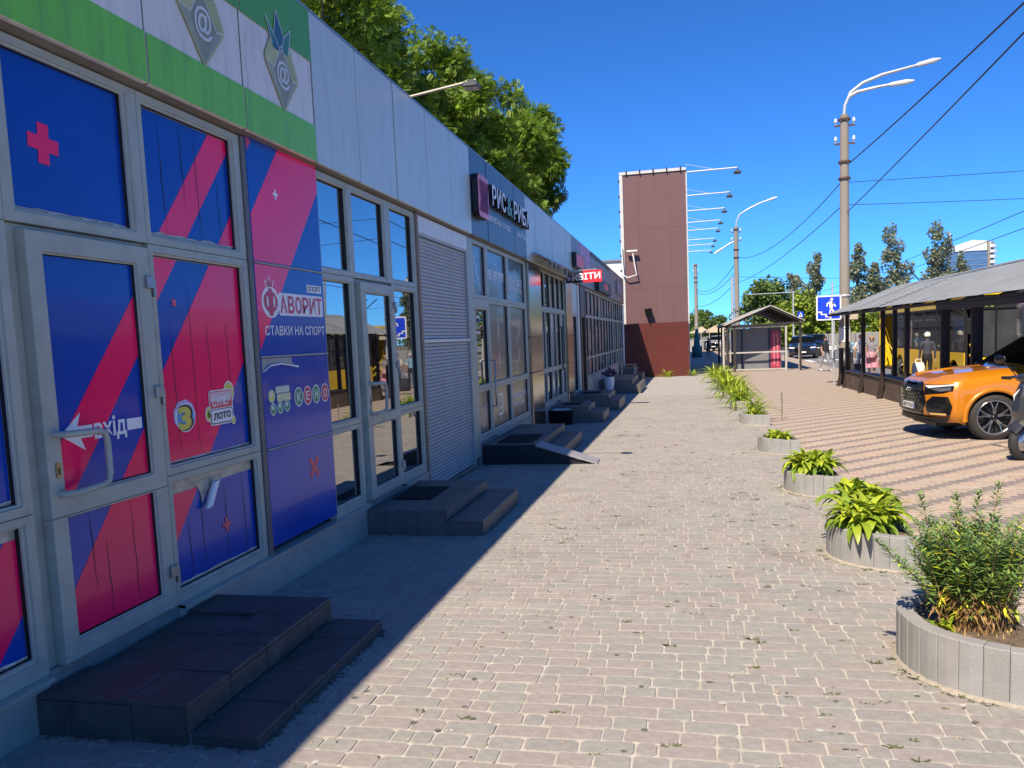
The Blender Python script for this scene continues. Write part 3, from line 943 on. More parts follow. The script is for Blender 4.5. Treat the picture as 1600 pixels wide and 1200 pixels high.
# --- dark filmed shop bay -----------------------------------------------------
M_SUSHI_U = mat("slate_blue_film", (.10, .125, .15), .3, 0, .08, 3, coat=.25, bump=.008, bscale=4)
M_SUSHI_L = mat("brown_film", (.13, .105, .085), .3, 0, .12, 3, coat=.25, bump=.008, bscale=4)
M_DIM = mat("dim_white_print", (.52, .52, .50), .4, 0, .15, 20)
for ci, (c0, c1, p0, p1) in enumerate(((11.15, 12.02, 11.26, 11.93), (12.02, 13.48, 12.12, 13.40), (13.48, 15.12, 13.59, 14.95))):
    for ri, (a, c, pa, pc) in enumerate(ROWS):
        if ci == 0 and ri == 1: pc = 2.10
        pm = (M_SUSHI_L, M_SUSHI_L, M_SUSHI_U)[ri]
        if ci == 0 and ri == 1: pm = M_GLASS
        w = window((c0, c1, a, c), (p0, p1, pa, pc), pm)
        xx = WX - .041
        cy = (p0 + p1) / 2
        if ri == 2 and ci > 0:
            flat('printed_dash', [(cy - .08, 2.845), (cy + .08, 2.845), (cy + .08, 2.862), (cy - .08, 2.862)], xx, M_WHITE, w)
            disc('printed_dot', cy + .02, 2.44, .02, .02, xx, M_WHITE, w, 8)
        if ri == 2 and ci == 1: ftext('printed_number', '093 197 9797', 12.16, 13.36, 2.585, 2.75, xx, M_WHITE, w, offset=.03)
        if ri == 2 and ci == 2:
            ftext('printed_word', 'ТІЛЬКИ СВІЖІ', 13.68, 14.88, 2.61, 2.73, xx, M_WHITE, w, offset=.025)
            ftext('printed_word', 'ІНГРЕДІЄНТИ', 13.70, 14.84, 2.46, 2.57, xx, M_WHITE, w, offset=.025)
        if ri == 2 and ci == 0:
            # little dragon-like row of pale strokes reduced to a ribbon with flowers
            b = MB()
            for k in range(8):
                yk = 11.36 + .045 * k + (.03 if k % 2 else 0); zk = 2.93 - .07 * k
                b.poly([(xx, yk - .03, zk), (xx, yk + .035, zk + .012), (xx, yk + .02, zk - .045), (xx, yk - .015, zk - .05)])
            b.build('printed_ribbon', M_WHITE, w)
            for k in range(3): disc('printed_flower', 11.42 + .05 * k, 2.86 - .1 * k, .028, .035, xx + .001, M_LILPR, w, 7)
        if ri == 0:
            if ci == 1:
                flat('printed_emblem', rrect(cy - .17, cy + .17, .44, .80, .06), xx, M_WHITE, w)
                flat('printed_emblem', rrect(cy - .13, cy + .13, .48, .76, .05), xx + .001, M_SUSHI_L, w)
                disc('printed_emblem', cy, .62, .085, .085, xx + .002, M_WHITE, w); disc('printed_emblem', cy, .62, .055, .055, xx + .003, M_SUSHI_L, w)
            elif ci == 2:
                ftext('printed_word', 'ЗАМОВЛЯЙ', 13.66, 14.88, .62, .74, xx, M_WHITE, w, offset=.02)
                ftext('printed_word', 'ОНЛАЙН', 13.78, 14.66, .48, .58, xx, M_WHITE, w, offset=.02)
            else:
                for k, t in enumerate(('РОЛИ', 'СУШІ', 'СЕТИ')): ftext('printed_word', t, 11.34, 11.84, .66 - .09 * k, .72 - .09 * k, xx, M_DIM, w, offset=.01)
            flat('printed_dash', [(cy - .07, .385), (cy + .07, .385), (cy + .07, .40), (cy - .07, .40)], xx, M_WHITE, w)
        if ri == 1 and ci > 0:
            # pale pictures of food on the brown film
            for k in range(2):
                z_ = 1.82 - .5 * k
                b = MB()
                for q in range(7):
                    t = q / 6
                    yk = cy + (.28 if ci == 2 else .05) * math.sin(3 * t + k) - (.1 if ci == 2 else 0)
                    wv = .012 + .05 * math.sin(math.pi * t)
                    b.poly([(xx, yk - wv, z_ + .2 - .4 * t), (xx, yk + wv, z_ + .2 - .4 * t), (xx, yk + wv * .8, z_ + .2 - .4 * t - .055), (xx, yk - wv * .8, z_ + .2 - .4 * t - .055)])
                b.build('printed_picture', mat("warm_grey_print", (.55, .47, .40), .4, 0, .35, 30), w)
        if ci == 0 and ri == 1:
            # menu stickers on the upper half of the glass
            for k in range(9):
                flat('sticker', [(11.29, 2.02 - .075 * k), (11.62, 2.02 - .075 * k), (11.62, 1.975 - .075 * k), (11.29, 1.975 - .075 * k)], xx, (M_DIM, M_BLKPR, mat("olive_print", (.35, .38, .18), .5))[k % 3], w)
mb = MB(); mb.tube([(WX + .0, 12.03, 1.35), (WX + .06, 12.03, 1.35), (WX + .06, 12.03, .65), (WX, 12.03, .65)], .015, 8); mb.build('handle', M_STEEL, shop)
# --- mirror-like brown piers --------------------------------------------------
for (a, c) in ((15.14, 16.44), (20.06, 21.1)):
    for (za, zb) in ((-.15, 1.0), (1.01, 1.68), (1.69, 3.09)):
        mb = MB()
        mb.box(WX - .06, WX + .05, a, c, za, zb, ch=.012); mb.build('pier_panel', M_BRONZE, shop)
# --- bay with tall narrow panes -----------------------------------------------
M_PALEGL = mat("pale_filmed_glass", (.46, .50, .50), .06, 0, .35, 1.2, ior=1.8, stretch=(1, 1, .5))  # bright reflection painted into the pane colour, no film on the glass
gy = 16.46
for ci in range(5):
    c0, c1 = gy + ci * .718, gy + (ci + 1) * .718
    for ri, (a, c, pa, pc) in enumerate(ROWS):
        window((c0, c1, a, c), (c0 + .035, c1 - .06, pa, pc), M_GLASS if ri == 2 or ci in (1, 3) else M_PALEGL)
mb = MB(); mb.tube([(WX, 19.0, 1.9), (WX + .07, 19.0, 1.9), (WX + .07, 19.0, .9), (WX, 19.0, .9)], .02, 8); mb.build('handle', M_WOODDK, shop)
# --- dark narrow door, white column, brown door frame ---------------------------
mb = MB(); mb.box(WX - .06, WX + .0, 21.12, 22.4, 2.30, 3.09, ch=.005); mb.build('wall_panel', M_FGREY, shop)
window((21.12, 22.4, .1, 2.298), (21.24, 22.3, .2, 2.2), M_GLASS, depth=.05)
mb = MB(); mb.box(WX - .06, WX + .03, 22.42, 22.75, -.25, 3.09, ch=.01); mb.build('white_column', M_FWHITE, shop)
mb = MB(); mb.box(WX - .06, WX + .06, 22.77, 22.95, -.25, 3.09, ch=.01); mb.box(WX - .06, WX + .06, 23.75, 24.0, -.25, 3.09, ch=.01); mb.box(WX - .06, WX + .05, 22.95, 23.75, 2.2, 3.09, ch=.01)
mb.build('brown_door_frame', mat("brown_painted_wood", (.085, .045, .022), .45, 0, .2, 6), shop)
mb = MB(); mb.box(WX - .06, WX - .02, 22.952, 23.748, -.2, 2.198, ch=.005); mb.build('door', mat("dark_brown_door", (.05, .03, .02), .35, 0, .2, 6), shop)
# --- far windows crowded with goods ---------------------------------------------
GOODS = [mat("goods_poster_" + n, c, .18, 0, .5, 2.2, coat=.6, stretch=(1, 1.5, 1)) for n, c in (("grey", (.30, .28, .27)), ("rose", (.48, .20, .24)), ("green", (.20, .36, .20)), ("cream", (.55, .48, .38)), ("blue", (.18, .27, .34)))]
gy = 24.02
for ci in range(14):
    c0, c1 = gy + ci * 1.085, gy + (ci + 1) * 1.085
    for ri, (a, c, pa, pc) in enumerate(((.42, 1.0, .47, .96), (1.0, 2.265, 1.04, 2.22), (2.265, ZT, 2.31, 3.03))):
        if ci in (6, 11) and ri == 0: a, pa = .0, .1
        w = window((c0, c1, a, c), (c0 + .04, c1 - .06, pa, pc), (M_GLASS2, M_GLASS, M_PALEGL)[R.randint(0, 2)])
        for k in range(R.randint(1, 3)):
            ya = c0 + .1 + R.random() * .45; za = pa + .05 + R.random() * (pc - pa) * .4
            yb = min(ya + R.uniform(.2, .45), c1 - .14); zb = min(za + R.uniform(.2, .8), pc - .03)
            flat('poster', [(ya, za), (yb, za), (yb, zb), (ya, zb)], WX - .040 + .001 * k, GOODS[R.randint(0, 4)], w)
mb = MB(); mb.box(WX - .3, WX + .06, 39.215, 39.3, -.5, 3.09); mb.build('white_corner_post', M_WHITE, shop)

# --- plinth -------------------------------------------------------------------
def plinth(a, c, zt=.2, x=WX + .012):
    mb = MB()
    mb.add([(x, a, gz(a) - .1), (x, c, gz(c) - .1), (x, c, zt - .03), (x, a, zt - .03)], [(0, 1, 2, 3)])
    mb.add([(x, a, zt - .03), (x, c, zt - .03), (x + .03, c, zt - .022), (x + .03, a, zt - .022)], [(0, 1, 2, 3)])
    mb.add([(x + .03, a, zt - .022), (x + .03, c, zt - .022), (x + .03, c, zt - .004), (x + .03, a, zt - .004)], [(0, 1, 2, 3)])
    mb.add([(x + .03, a, zt - .004), (x + .03, c, zt - .004), (x - .06, c, zt + .006), (x - .06, a, zt + .006)], [(0, 1, 2, 3)])
    mb.add([(x, c, gz(c) - .1), (x - .3, c, gz(c) - .1), (x - .3, c, zt), (x + .03, c, zt - .02), (x, c, zt - .03)], [(0, 1, 2, 3, 4)])
    mb.add([(x, a, gz(a) - .1), (x - .3, a, gz(a) - .1), (x - .3, a, zt), (x + .03, a, zt - .02), (x, a, zt - .03)], [(0, 1, 2, 3, 4)])
    return mb.build('plinth_sheet', M_PLINTH, shop)
for (a, c) in ((-6, 3.05), (4.05, 6.9), (7.9, 8.72), (12.05, 15.13), (16.45, 18.2), (18.6, 20.05)): plinth(a, c)
for (a, c) in ((24.02, 30.5), (31.7, 36), (37, 39.2)): plinth(a, c, .42)
mb = MB()
for (a, c) in ((3.05, 4.05), (6.9, 7.9), (11.15, 12.05), (18.2, 18.6)): mb.box(WX - .1, WX - .005, a, c, -.5, .212)
mb.box(WX - .2, WX - .1, -6, 39.2, -.7, .2)
mb.build('door_sill', M_CONC, shop)
# --- soffit, fascia, roof, side and back walls -----------------------------------
mb = MB(); mb.add([(XF - .006, Y0, FB + .004), (XF - .006, 39.2, FB + .004), (WX - .05, 39.2, ZT + .002), (WX - .05, Y0, ZT + .002)], [(0, 1, 2, 3)]); mb.build('soffit', M_SOFFIT, shop)
def fpanel(a, c, m, za=FB, zb=FT, xf=XF, name='fascia_panel'):
    mb = MB(); g = .0095
    mb.box(xf - .04, xf + R.uniform(-.003, .003), a + g, c - g, za, zb, ch=.004)
    return mb.build(name, m, shop)
mb = MB(); mb.box(XF - .16, XF - .009, Y0, 39.2, FB + .006, FT - .02); mb.build('fascia_backing', M_BLACK, shop)
FP = {}
greens = [-6, -5, -4, -3, -2, -1, 0, 1.01, 2.02, 3.03, 4.042, 5.051, 6.108]
for i in range(len(greens) - 1):
    a, c = greens[i], greens[i + 1]
    p = fpanel(a, c, M_FWHITE); FP[a] = p
    x = XF + .006
    e = .008
    flat('printed_stripe', [(a + e, FB + .002), (c - e, FB + .002), (c - e, 3.383), (a + e, 3.383)], x, M_FGREEN, p)
    flat('printed_stripe', [(a + e, 3.868), (c - e, 3.868), (c - e, FT - .003), (a + e, FT - .003)], x, M_FGREEN2, p)
# faceted pineapple emblem with an at sign
EMB = dict(gem=[(0, -.30), (.225, -.055), (.05, .135), (-.13, .11), (-.235, -.02)], )
M_KHAKI = mat("khaki_print", (.26, .28, .20), .45, 0, .12, 8); M_KH2 = mat("pale_khaki_print", (.48, .50, .24), .45, 0, .12, 8); M_KH3 = mat("lime_khaki_print", (.40, .43, .20), .45, 0, .12, 8)
M_TEAL1 = mat("teal_print", (.035, .12, .17), .45, 0, .12, 8); M_TEAL2 = mat("pale_teal_print", (.55, .68, .64), .45, 0, .1, 8); M_TEAL3 = mat("green_teal_print", (.06, .22, .18), .45, 0, .12, 8)
def emblem(cy, cz, g):
    x = XF + .009
    T = lambda l: [(cy + p[0], cz + p[1]) for p in l]
    flat('gem_outline', T([(0, -.315), (.24, -.055), (.245, -.02), (.14, .17), (-.13, .20), (-.245, .02), (-.24, -.02)]), x, M_KH2, g)
    flat('gem_face', T([(0, -.30), (.15, -.06), (.01, .15), (-.12, -.03)]), x + .001, M_KHAKI, g)
    flat('gem_face', T([(0, -.30), (.225, -.05), (.15, -.055)]), x + .0012, mat("grey_khaki_print", (.34, .36, .28), .45), g)
    flat('gem_face', T([(.02, .15), (.12, .155), (.225, -.04), (.155, -.05)]), x + .001, M_KH3, g)
    flat('gem_face', T([(-.12, -.02), (0, .15), (-.11, .18), (-.225, .0)]), x + .001, M_KH2, g)
    flat('gem_face', T([(0, -.30), (-.125, -.03), (-.225, -.015)]), x + .0012, mat("grey_khaki_print", (.34, .36, .28), .45), g)
    b = MB()
    def line(p, q, w=.006):
        dx, dz = q[0] - p[0], q[1] - p[1]; l = math.hypot(dx, dz); nx, nz = -dz / l * w / 2, dx / l * w / 2
        b.poly([(x + .003, cy + p[0] + nx, cz + p[1] + nz), (x + .003, cy + q[0] + nx, cz + q[1] + nz), (x + .003, cy + q[0] - nx, cz + q[1] - nz), (x + .003, cy + p[0] - nx, cz + p[1] - nz)])
    for p, q in (((-.12, -.03), (0, .15)), ((0, .15), (.15, -.06)), ((.15, -.06), (.225, -.05)), ((-.12, -.03), (-.225, -.01))): line(p, q)
    for p, q in (((-.21, .30), (-.10, .20)), ((-.10, .20), (-.05, .38)), ((-.05, .38), (.05, .22)), ((.05, .22), (.16, .31)), ((-.21, .30), (-.13, .12)), ((.16, .31), (.11, .12)), ((-.1, .2), (0, .1)), ((.05, .22), (0, .1))): line(p, q)
    b.build('white_lines', M_WHITE, g)
    flat('leaf', T([(-.13, .11), (-.21, .30), (-.10, .21), (-.09, .115)]), x + .002, M_TEAL3, g)
    flat('leaf', T([(-.10, .21), (-.05, .38), (.05, .22), (0, .10)]), x + .0022, M_TEAL1, g)
    flat('leaf', T([(.05, .22), (.16, .31), (.11, .11), (.02, .105)]), x + .002, M_TEAL3, g)
    flat('leaf', T([(-.10, .20), (0, .10), (-.11, .10)]), x + .0026, M_TEAL1, g)
    letters('at_sign', '@', lambda u, v, d: (x + .003 + d * .001, cy - .085 + .185 * u, cz - .155 + .20 * v), mat("pale_grey_print", (.62, .66, .66), .45), g, .012)
    return g
emblem(4.60, 3.68, FP[4.042]); emblem(5.60, 3.675, FP[5.051])
def run(edges, m, **k):
    for a, c in zip(edges[:-1], edges[1:]): fpanel(a, c, m, **k)
run([6.112, 7.01, 7.965, 8.99, 9.95, 10.90], M_FGREY)
run([10.90, 11.86, 12.84, 13.81, 14.84], M_FDARK)
run([14.84, 15.85, 16.85, 17.87, 18.9, 19.95, 21.03], M_FGREY)
run([21.03, 21.9, 22.7], M_FMID)
run([22.7, 23.8, 25.4], M_FPINK, za=3.7)
run([22.7, 23.8, 25.4], M_FMID, zb=3.695)
run([25.4, 26.5, 27.6, 28.7, 29.8, 30.8, 31.8], M_FMID)
run([31.8, 33.0, 34.2, 35.4, 36.6, 37.8, 39.2], M_FMID)
mb = MB(); mb.box(XF - .02, XF + .02, 25.4, 31.8, FT - .12, FT + .01); mb.build('fascia_cap', M_BLACK, shop)
mb = MB(); mb.box(XF - .25, XF - .0, Y0, 25.3, FT + .003, FT + .022); mb.box(XF - .25, XF - .0, 31.9, 39.2, FT + .003, FT + .022); mb.build('roof_flashing', M_STEEL, shop)
mb = MB(); mb.add([(XF - .25, Y0, FT - .02), (XF - .25, 39.2, FT - .02), (-9.2, 39.2, 3.7), (-9.2, Y0, 3.7)], [(0, 1, 2, 3)]); mb.build('roof', mat("grey_roof_felt", (.12, .12, .12), .9), shop)
mb = MB(); mb.box(-9.2, WX - .3, 39.0, 39.2, -.8, 3.7); mb.box(-9.2, -9.0, Y0, 39.0, -.6, 3.7); mb.box(-9.0, WX - .3, Y0, Y0 + .2, -.2, 3.7); mb.box(-8.9, WX - .3, Y0 + .3, 38.9, 3.3, 3.6)
mb.build('wall', mat("grey_render", (.38, .37, .35), .85, 0, .15, 2), shop)

# ------------------------------------------------------------------ shop signs
s1 = thing('shop_sign', 'raised white letters with a green ampersand and a rose box on dark grey cladding', 'shop sign', (XF, 12.8, 3.7))
b = MB()
pr = rrect(10.95, 11.55, 3.36, 3.94, .09)
b.prism(pr, lambda y, z: (XF + .012, y, z), lambda y, z: (XF + .10, y, z), 0, 1)
b.build('rose_box', [mat("rose_sign_face", (.75, .16, .22), .35, 0, .5, 5), M_BLACK], s1)
b = MB()
for k in range(4):
    b.tube([(XF + .100, 11.05 + .13 * k, 3.44), (XF + .101, 11.12 + .1 * k, 3.62), (XF + .100, 11.05 + .14 * k, 3.86)], .02, 5)
b.build('box_pattern', mat("plum_print", (.16, .05, .14), .4), s1)
def sign_letters(name, t, y0, y1, z0, z1, x0, x1, m, side, par, off=.02, tilt=0):
    v, f, a = text_geo(t, 3, off)
    bb = MB()
    bb.add([((x1 if p[2] > 0 else x0), y0 + (y1 - y0) * p[0], z0 + (z1 - z0) * p[1] + tilt * p[0]) for p in v], f)
    o = bb.build(name, [m, side], par)
    me = o.data
    for pl in me.polygons: pl.material_index = 0 if pl.normal.x > .8 else 1
    return o
for (t, ya, yb) in (('РИС', 11.82, 12.80), ('РИБА', 13.36, 14.80)):
    n = len(t)
    for i, ch in enumerate(t):
        wdt = (yb - ya) / n
        sign_letters('letter', ch, ya + wdt * i + .03, ya + wdt * (i + 1) - .03, 3.635, 3.935, XF + .015, XF + .09, M_WHITE, M_BLACK, s1)
sign_letters('letter', '&', 12.86, 13.28, 3.635, 3.92, XF + .015, XF + .09, mat("sign_green", (.10, .26, .12), .4), M_BLACK, s1)
ftext('small_lettering', 'МЕРЕЖА СУШІ', 11.85, 13.44, 3.43, 3.515, XF + .006, M_WHITE, s1, offset=.02)
ftext('small_lettering', 'БАРІВ', 13.98, 14.74, 3.43, 3.515, XF + .006, M_WHITE, s1, offset=.02)
s2 = thing('projecting_sign', 'red and dark projecting board with white flower shop letters', 'projecting sign', (XF, 20.2, 3.15))
M_SRED = mat("sign_red", (.92, .025, .04), .35, 0, .1); M_SPLUM = mat("sign_plum", (.045, .03, .06), .35, 0, .2)
def sgn(x, z): return (x, z)
b = MB(); b.box(-2.86, -2.43, 20.16, 20.26, 2.985, 3.24, 0); b.box(-2.428, -1.97, 20.16, 20.26, 2.985, 3.275, 1)
b.build('board', [M_SPLUM, M_SRED], s2)
letters('lettering', 'КВІТИ', lambda u, v, d: (-2.70 + .70 * u, 20.158 - d * .004, 3.035 + .165 * v + .03 * u), M_WHITE, s2, .03)
b = MB()
for k in range(6):
    t = k * math.pi / 3
    b.ell((-2.78 + .028 * math.cos(t), 20.157, 3.09 + .028 * math.sin(t)), (.02, .003, .02), 8)
b.build('flower_mark', M_LILPR, s2)
b = MB(); b.bar((-2.86, 20.21, 3.28), (-2.1, 20.21, 3.30), .025); b.build('bracket', M_STEEL, s2)
s3 = thing('box_sign', 'small red light box on the fascia above the flower shop sign', 'shop sign', (XF, 21.9, 3.65))
b = MB(); b.box(XF + .005, XF + .12, 21.0, 22.75, 3.46, 3.83, 1); b.build('box', [M_SRED, M_BLACK], s3)
b = MB(); b.poly([(XF + .124, 21.1, 3.49), (XF + .124, 22.65, 3.49), (XF + .124, 22.65, 3.80), (XF + .124, 21.1, 3.80)]); b.build('red_face', M_SRED, s3)
s4 = thing('box_sign', 'black board with a red round mark hung under the far grey fascia', 'shop sign', (XF, 28.6, 3.35))
b = MB(); b.box(XF + .005, XF + .14, 26.4, 30.9, 3.12, 3.52, 0); b.build('board', [M_BLACK], s4)
b = MB(); 
b.poly([(XF + .143, 28.9 + .75 * math.cos(t * math.pi / 9), 3.35 + .13 * math.sin(t * math.pi / 9)) for t in range(18)]); b.build('red_mark', M_SRED, s4)
s5 = thing('wall_plate', 'small lilac grey plate on the last fascia panels of the row', 'plate', (XF, 36, 3.65))
b = MB(); b.box(XF + .004, XF + .06, 34.8, 38.0, 3.4, 3.95, ch=.01); b.build('plate', mat("lilac_grey_paint", (.34, .30, .36), .5), s5)
# folded awning
aw = thing('folded_awning', 'torn folded striped awning under the silver cladding', 'awning', (XF, 17.8, 3.2))
b = MB()
b.tube([(XF + .05, 15.4, 3.26), (XF + .08, 19.9, 3.29)], .035, 8)
b.tube([(XF + .30, 15.5, 3.12), (XF + .26, 19.8, 3.10)], .03, 8)
b.build('roller_tube', M_STEEL, aw)
b = MB()
for k in range(6):
    yk = 15.6 + .8 * k
    b.bar((XF + .05, yk, 3.24), (XF + .32, yk + .7, 3.10), .03)
b.build('awning_arm', mat("cream_paint", (.55, .50, .38), .5), aw)
b = MB()
rs = random.Random(5)
for k in range(18):
    ya = 15.4 + .25 * k
    za = 3.11 - rs.uniform(0, .12)
    b.add([(XF + .06, ya, 3.27), (XF + .06, ya + .25, 3.275), (XF + .33, ya + .25, 3.13), (XF + .33, ya, 3.13)], [(0, 1, 2, 3)], k % 2)
    b.add([(XF + .33, ya, 3.13), (XF + .33, ya + .25, 3.13), (XF + .31, ya + .25, za), (XF + .31, ya, za)], [(0, 1, 2, 3)], k % 2)
b.build('fabric', [mat("dark_awning_cloth", (.05, .045, .045), .9), mat("grey_awning_cloth", (.26, .24, .20), .9)], aw)
# floodlight on a bracket over the roof edge
fl = thing('floodlight', 'floodlight on a pale bracket leaning out over the silver cladding', 'floodlight', (-2.9, 8.55, 4.28))
b = MB(); b.tube([(-3.2, 8.53, 4.22), (-2.85, 8.53, 4.27), (-2.08, 8.51, 4.365)], .014, 8); b.build('bracket', mat("cream_steel", (.55, .47, .36), .5, .2), fl)
b = MB(); b.box(-2.21, -2.05, 8.44, 8.60, 4.285, 4.34, ch=.012); b.box(-2.17, -2.09, 8.47, 8.57, 4.34, 4.365, ch=.006); b.build('lamp_body', mat("dark_cast_metal", (.10, .10, .10), .5, .4), fl)
b = MB(); b.poly([(-2.20, 8.45, 4.283), (-2.20, 8.59, 4.283), (-2.06, 8.59, 4.283), (-2.06, 8.45, 4.283)]); b.build('lamp_glass', mat("lamp_glass", (.5, .5, .48), .1, coat=.5), fl)

# ------------------------------------------------------------------ entrance steps
def tile(par, x0, x1, y0, y1, z, m, th=.022, ang=0.0):
    mb = MB(); mb.box(x0 + .0035, x1 - .0035, y0 + .0035, y1 - .0035, z - th, z, ch=.003)
    return mb.build('tile', m, par)
def steps(label, ya, yb, m, xt=-2.12, zl=.02, xl=-1.80, yedges=None, recess=None, zt=.15, group='tiled steps in front of the shop doors', ny=3):
    t = thing('entrance_steps', label, 'steps', (-2.5, (ya + yb) / 2, gz((ya + yb) / 2)), 0, group)
    b = MB()
    b.box(WX + .013, xt - .024, ya + .024, yb - .024, gz(yb) - .3, zt - .023)
    b.box(xt - .03, xl - .024, ya + .034, yb - .024, gz(yb) - .3, zl - .023)
    b.build('concrete_core', M_CONC, t)
    ye = yedges or [ya + (yb - ya) * k / ny for k in range(ny + 1)]
    xm = WX + .013 + (xt - WX) * .58
    for (a, c) in zip(ye[:-1], ye[1:]):
        for (x0, x1) in ((WX + .013, xm), (xm, xt)):
            inr = recess and x1 == xm and a >= recess[0] - .01 and c <= recess[1] + .01
            dz = R.uniform(-.0025, .0015) - (.018 if inr else 0)
            tile(t, x0, x1, a, c, zt + dz, m)
        tile(t, xt, xl, a, c, zl + R.uniform(-.002, .001), m)
        # risers
        for (x, zb, z2) in ((xt, zl + .001, zt - .023), (xl, gz(a) - .05, zl - .023)):
            mb = MB(); mb.box(x - .022, x + R.uniform(-.003, 0), a + .0025, c - .0025, zb, z2, ch=.002); mb.build('tile', m, t)
    for ys_, sgn_ in ((ya, 1), (yb, -1)):
        xe = [WX + .013, WX + .013 + (xt - WX) * .22, WX + .013 + (xt - WX) * .62, xt - .022]
        for x0, x1 in zip(xe[:-1], xe[1:]):
            mb = MB(); yy = sorted((ys_, ys_ + .022 * sgn_)); mb.box(x0 + .002, x1 - .002, yy[0], yy[1], gz(ys_) - .05, zt - .023, ch=.002); mb.build('tile', m, t)
        mb = MB(); yy = sorted((ys_ + .004 * sgn_, ys_ + .03 * sgn_)); mb.box(xt + .002, xl - .022, yy[0], yy[1], gz(ys_) - .05, zl - .023, ch=.002); mb.build('tile', m, t)
    # grime line where the steps meet the paving
    b = MB(); rs = random.Random(int(ya * 100))
    path = [(WX + .02, ya), (xt, ya), (xl, ya + .004), (xl, yb - .004), (xt, yb), (WX + .02, yb)]
    for (p, q) in zip(path[:-1], path[1:]):
        n = max(2, int(math.hypot(q[0] - p[0], q[1] - p[1]) / .04))
        dx, dy = q[0] - p[0], q[1] - p[1]; l = math.hypot(dx, dy); nx, ny = dy / l, -dx / l
        for k in range(n):
            if rs.random() < .25: continue
            x_, y_ = p[0] + dx * (k + rs.random()) / n, p[1] + dy * (k + rs.random()) / n
            s_ = rs.uniform(.004, .014); o_ = rs.uniform(0, .022)
            b.ell((x_ + nx * o_, y_ + ny * o_, gz(y_) + .001), (s_ * 1.6, s_ * 1.6, s_ * .5), 6)
    tag(b.build('grime', mat("grey_brown_grime", (.16, .14, .115), .95, 0, .4, 60), t), kind='stuff')
    return t
st1 = steps('dark tiled two step entrance with a chipped edge at the blue film door', 2.96, 4.41, M_TILE, yedges=[2.96, 3.30, 3.64, 3.79, 4.10, 4.41], recess=(3.30, 4.10))
# chipped mortar and broken corner at the step edge
b = MB()
rs = random.Random(9)
for k in range(26):
    yk = 3.28 + rs.random() * .5; xk = -2.125 + rs.uniform(-.03, .004)
    s_ = rs.uniform(.004, .013)
    b.box(xk, xk + s_ * 1.6, yk, yk + s_ * 2.5, .149, .149 + s_ * .5, ch=.002)
for k in range(40):
    yk = 2.98 + rs.random() * 1.4; xk = rs.choice((-1.80, -2.115)) + rs.uniform(-.004, .04)
    s_ = rs.uniform(.003, .010)
    zz = gz(yk) if xk > -1.9 else .02
    b.box(xk, xk + s_ * 1.5, yk, yk + s_ * 2, zz, zz + s_ * .6)
o = b.build('mortar_crumbs', mat("mortar_crumb", (.13, .115, .10), .95), st1); tag(o, kind='stuff')
st2 = steps('tiled two step entrance with a black inset mat at the clear glass door', 6.86, 8.40, M_TILE2, zl=.055, xl=-1.79, ny=3)
st3 = steps('tiled steps beside the grey wheelchair ramp after the roller shutter', 11.30, 14.0, M_TILE2, zl=.02, xl=-1.79, ny=6, xt=-2.09)
st4 = steps('tiled two step entrance next to the black tub', 17.40, 18.73, M_TILE2, zl=.0, xl=-1.75, xt=-2.07)
st5 = steps('tiled two step entrance with a dark mat at the brown door frame', 20.65, 22.6, M_TILE2, zl=.0, xl=-1.66, xt=-1.93, ny=4)
st6 = steps('long tiled steps beside the white flower vase', 27.5, 31.0, M_TILE2, zl=-.05, xl=-1.5, xt=-1.76, ny=6)
st7 = steps('three tier steps at the far end of the shop row', 36.6, 38.9, M_TILE2, zl=-.1, xl=-1.9, xt=-2.2, ny=5)
def mat_on(label, x0, x1, y0, y1, z):
    b = MB(); b.box(x0, x1, y0, y1, z, z + .011, ch=.004)
    n = 6
    for k in range(1, n):
        yk = y0 + (y1 - y0) * k / n; b.box(x0 + .02, x1 - .02, yk - .006, yk + .006, z + .0105, z + .0135)
    o = b.build('door_mat', M_MAT); return tag(o, label, 'door mat', 'black mats lying on the steps')
mat_on('black rubber mat on the steps of the clear glass door', -2.82, -2.43, 7.34, 7.98, .151)
mat_on('black rubber mat on the platform beside the wheelchair ramp', -2.72, -2.2, 11.44, 12.40, .151)
mat_on('dark mat lying on the steps next to the black tub', -2.72, -2.3, 17.75, 18.4, .151)
mat_on('dark mat on the steps at the brown door frame', -2.7, -2.2, 21.1, 21.9, .151)
# wheelchair ramp
rp = thing('wheelchair_ramp', 'grey sloping wheelchair ramp with a black side sheet in front of the steps', 'ramp', (-2.1, 11.3, gz(11.3)))
g1 = gz(11.3)
b = MB(); b.add([(WX + .02, 11.245, g1 - .02), (-1.3, 11.245, g1 - .02), (-2.10, 11.245, .145), (WX + .02, 11.245, .145), (WX + .02, 11.262, g1 - .02), (-1.3, 11.262, g1 - .02), (-2.10, 11.262, .145), (WX + .02, 11.262, .145)],
            [(0, 1, 2, 3), (4, 7, 6, 5), (0, 4, 5, 1), (1, 5, 6, 2), (2, 6, 7, 3), (3, 7, 4, 0)])
b.build('side_sheet', mat("black_blue_sheet", (.012, .014, .022), .45, 0, .2, 5), rp)
b = MB(); b.add([(-2.11, 11.20, .152), (-1.24, 11.20, g1 + .018), (-1.24, 11.62, g1 + .018), (-2.09, 11.62, .152), (-2.11, 11.20, .128), (-1.24, 11.20, g1 + .002), (-1.24, 11.62, g1 + .002), (-2.09, 11.62, .128)],
            [(0, 1, 2, 3), (0, 4, 5, 1), (1, 5, 6, 2), (2, 6, 7, 3)])
b.build('ramp_sheet', mat("pale_ramp_metal", (.42, .40, .40), .5, .2, .12, 8), rp)
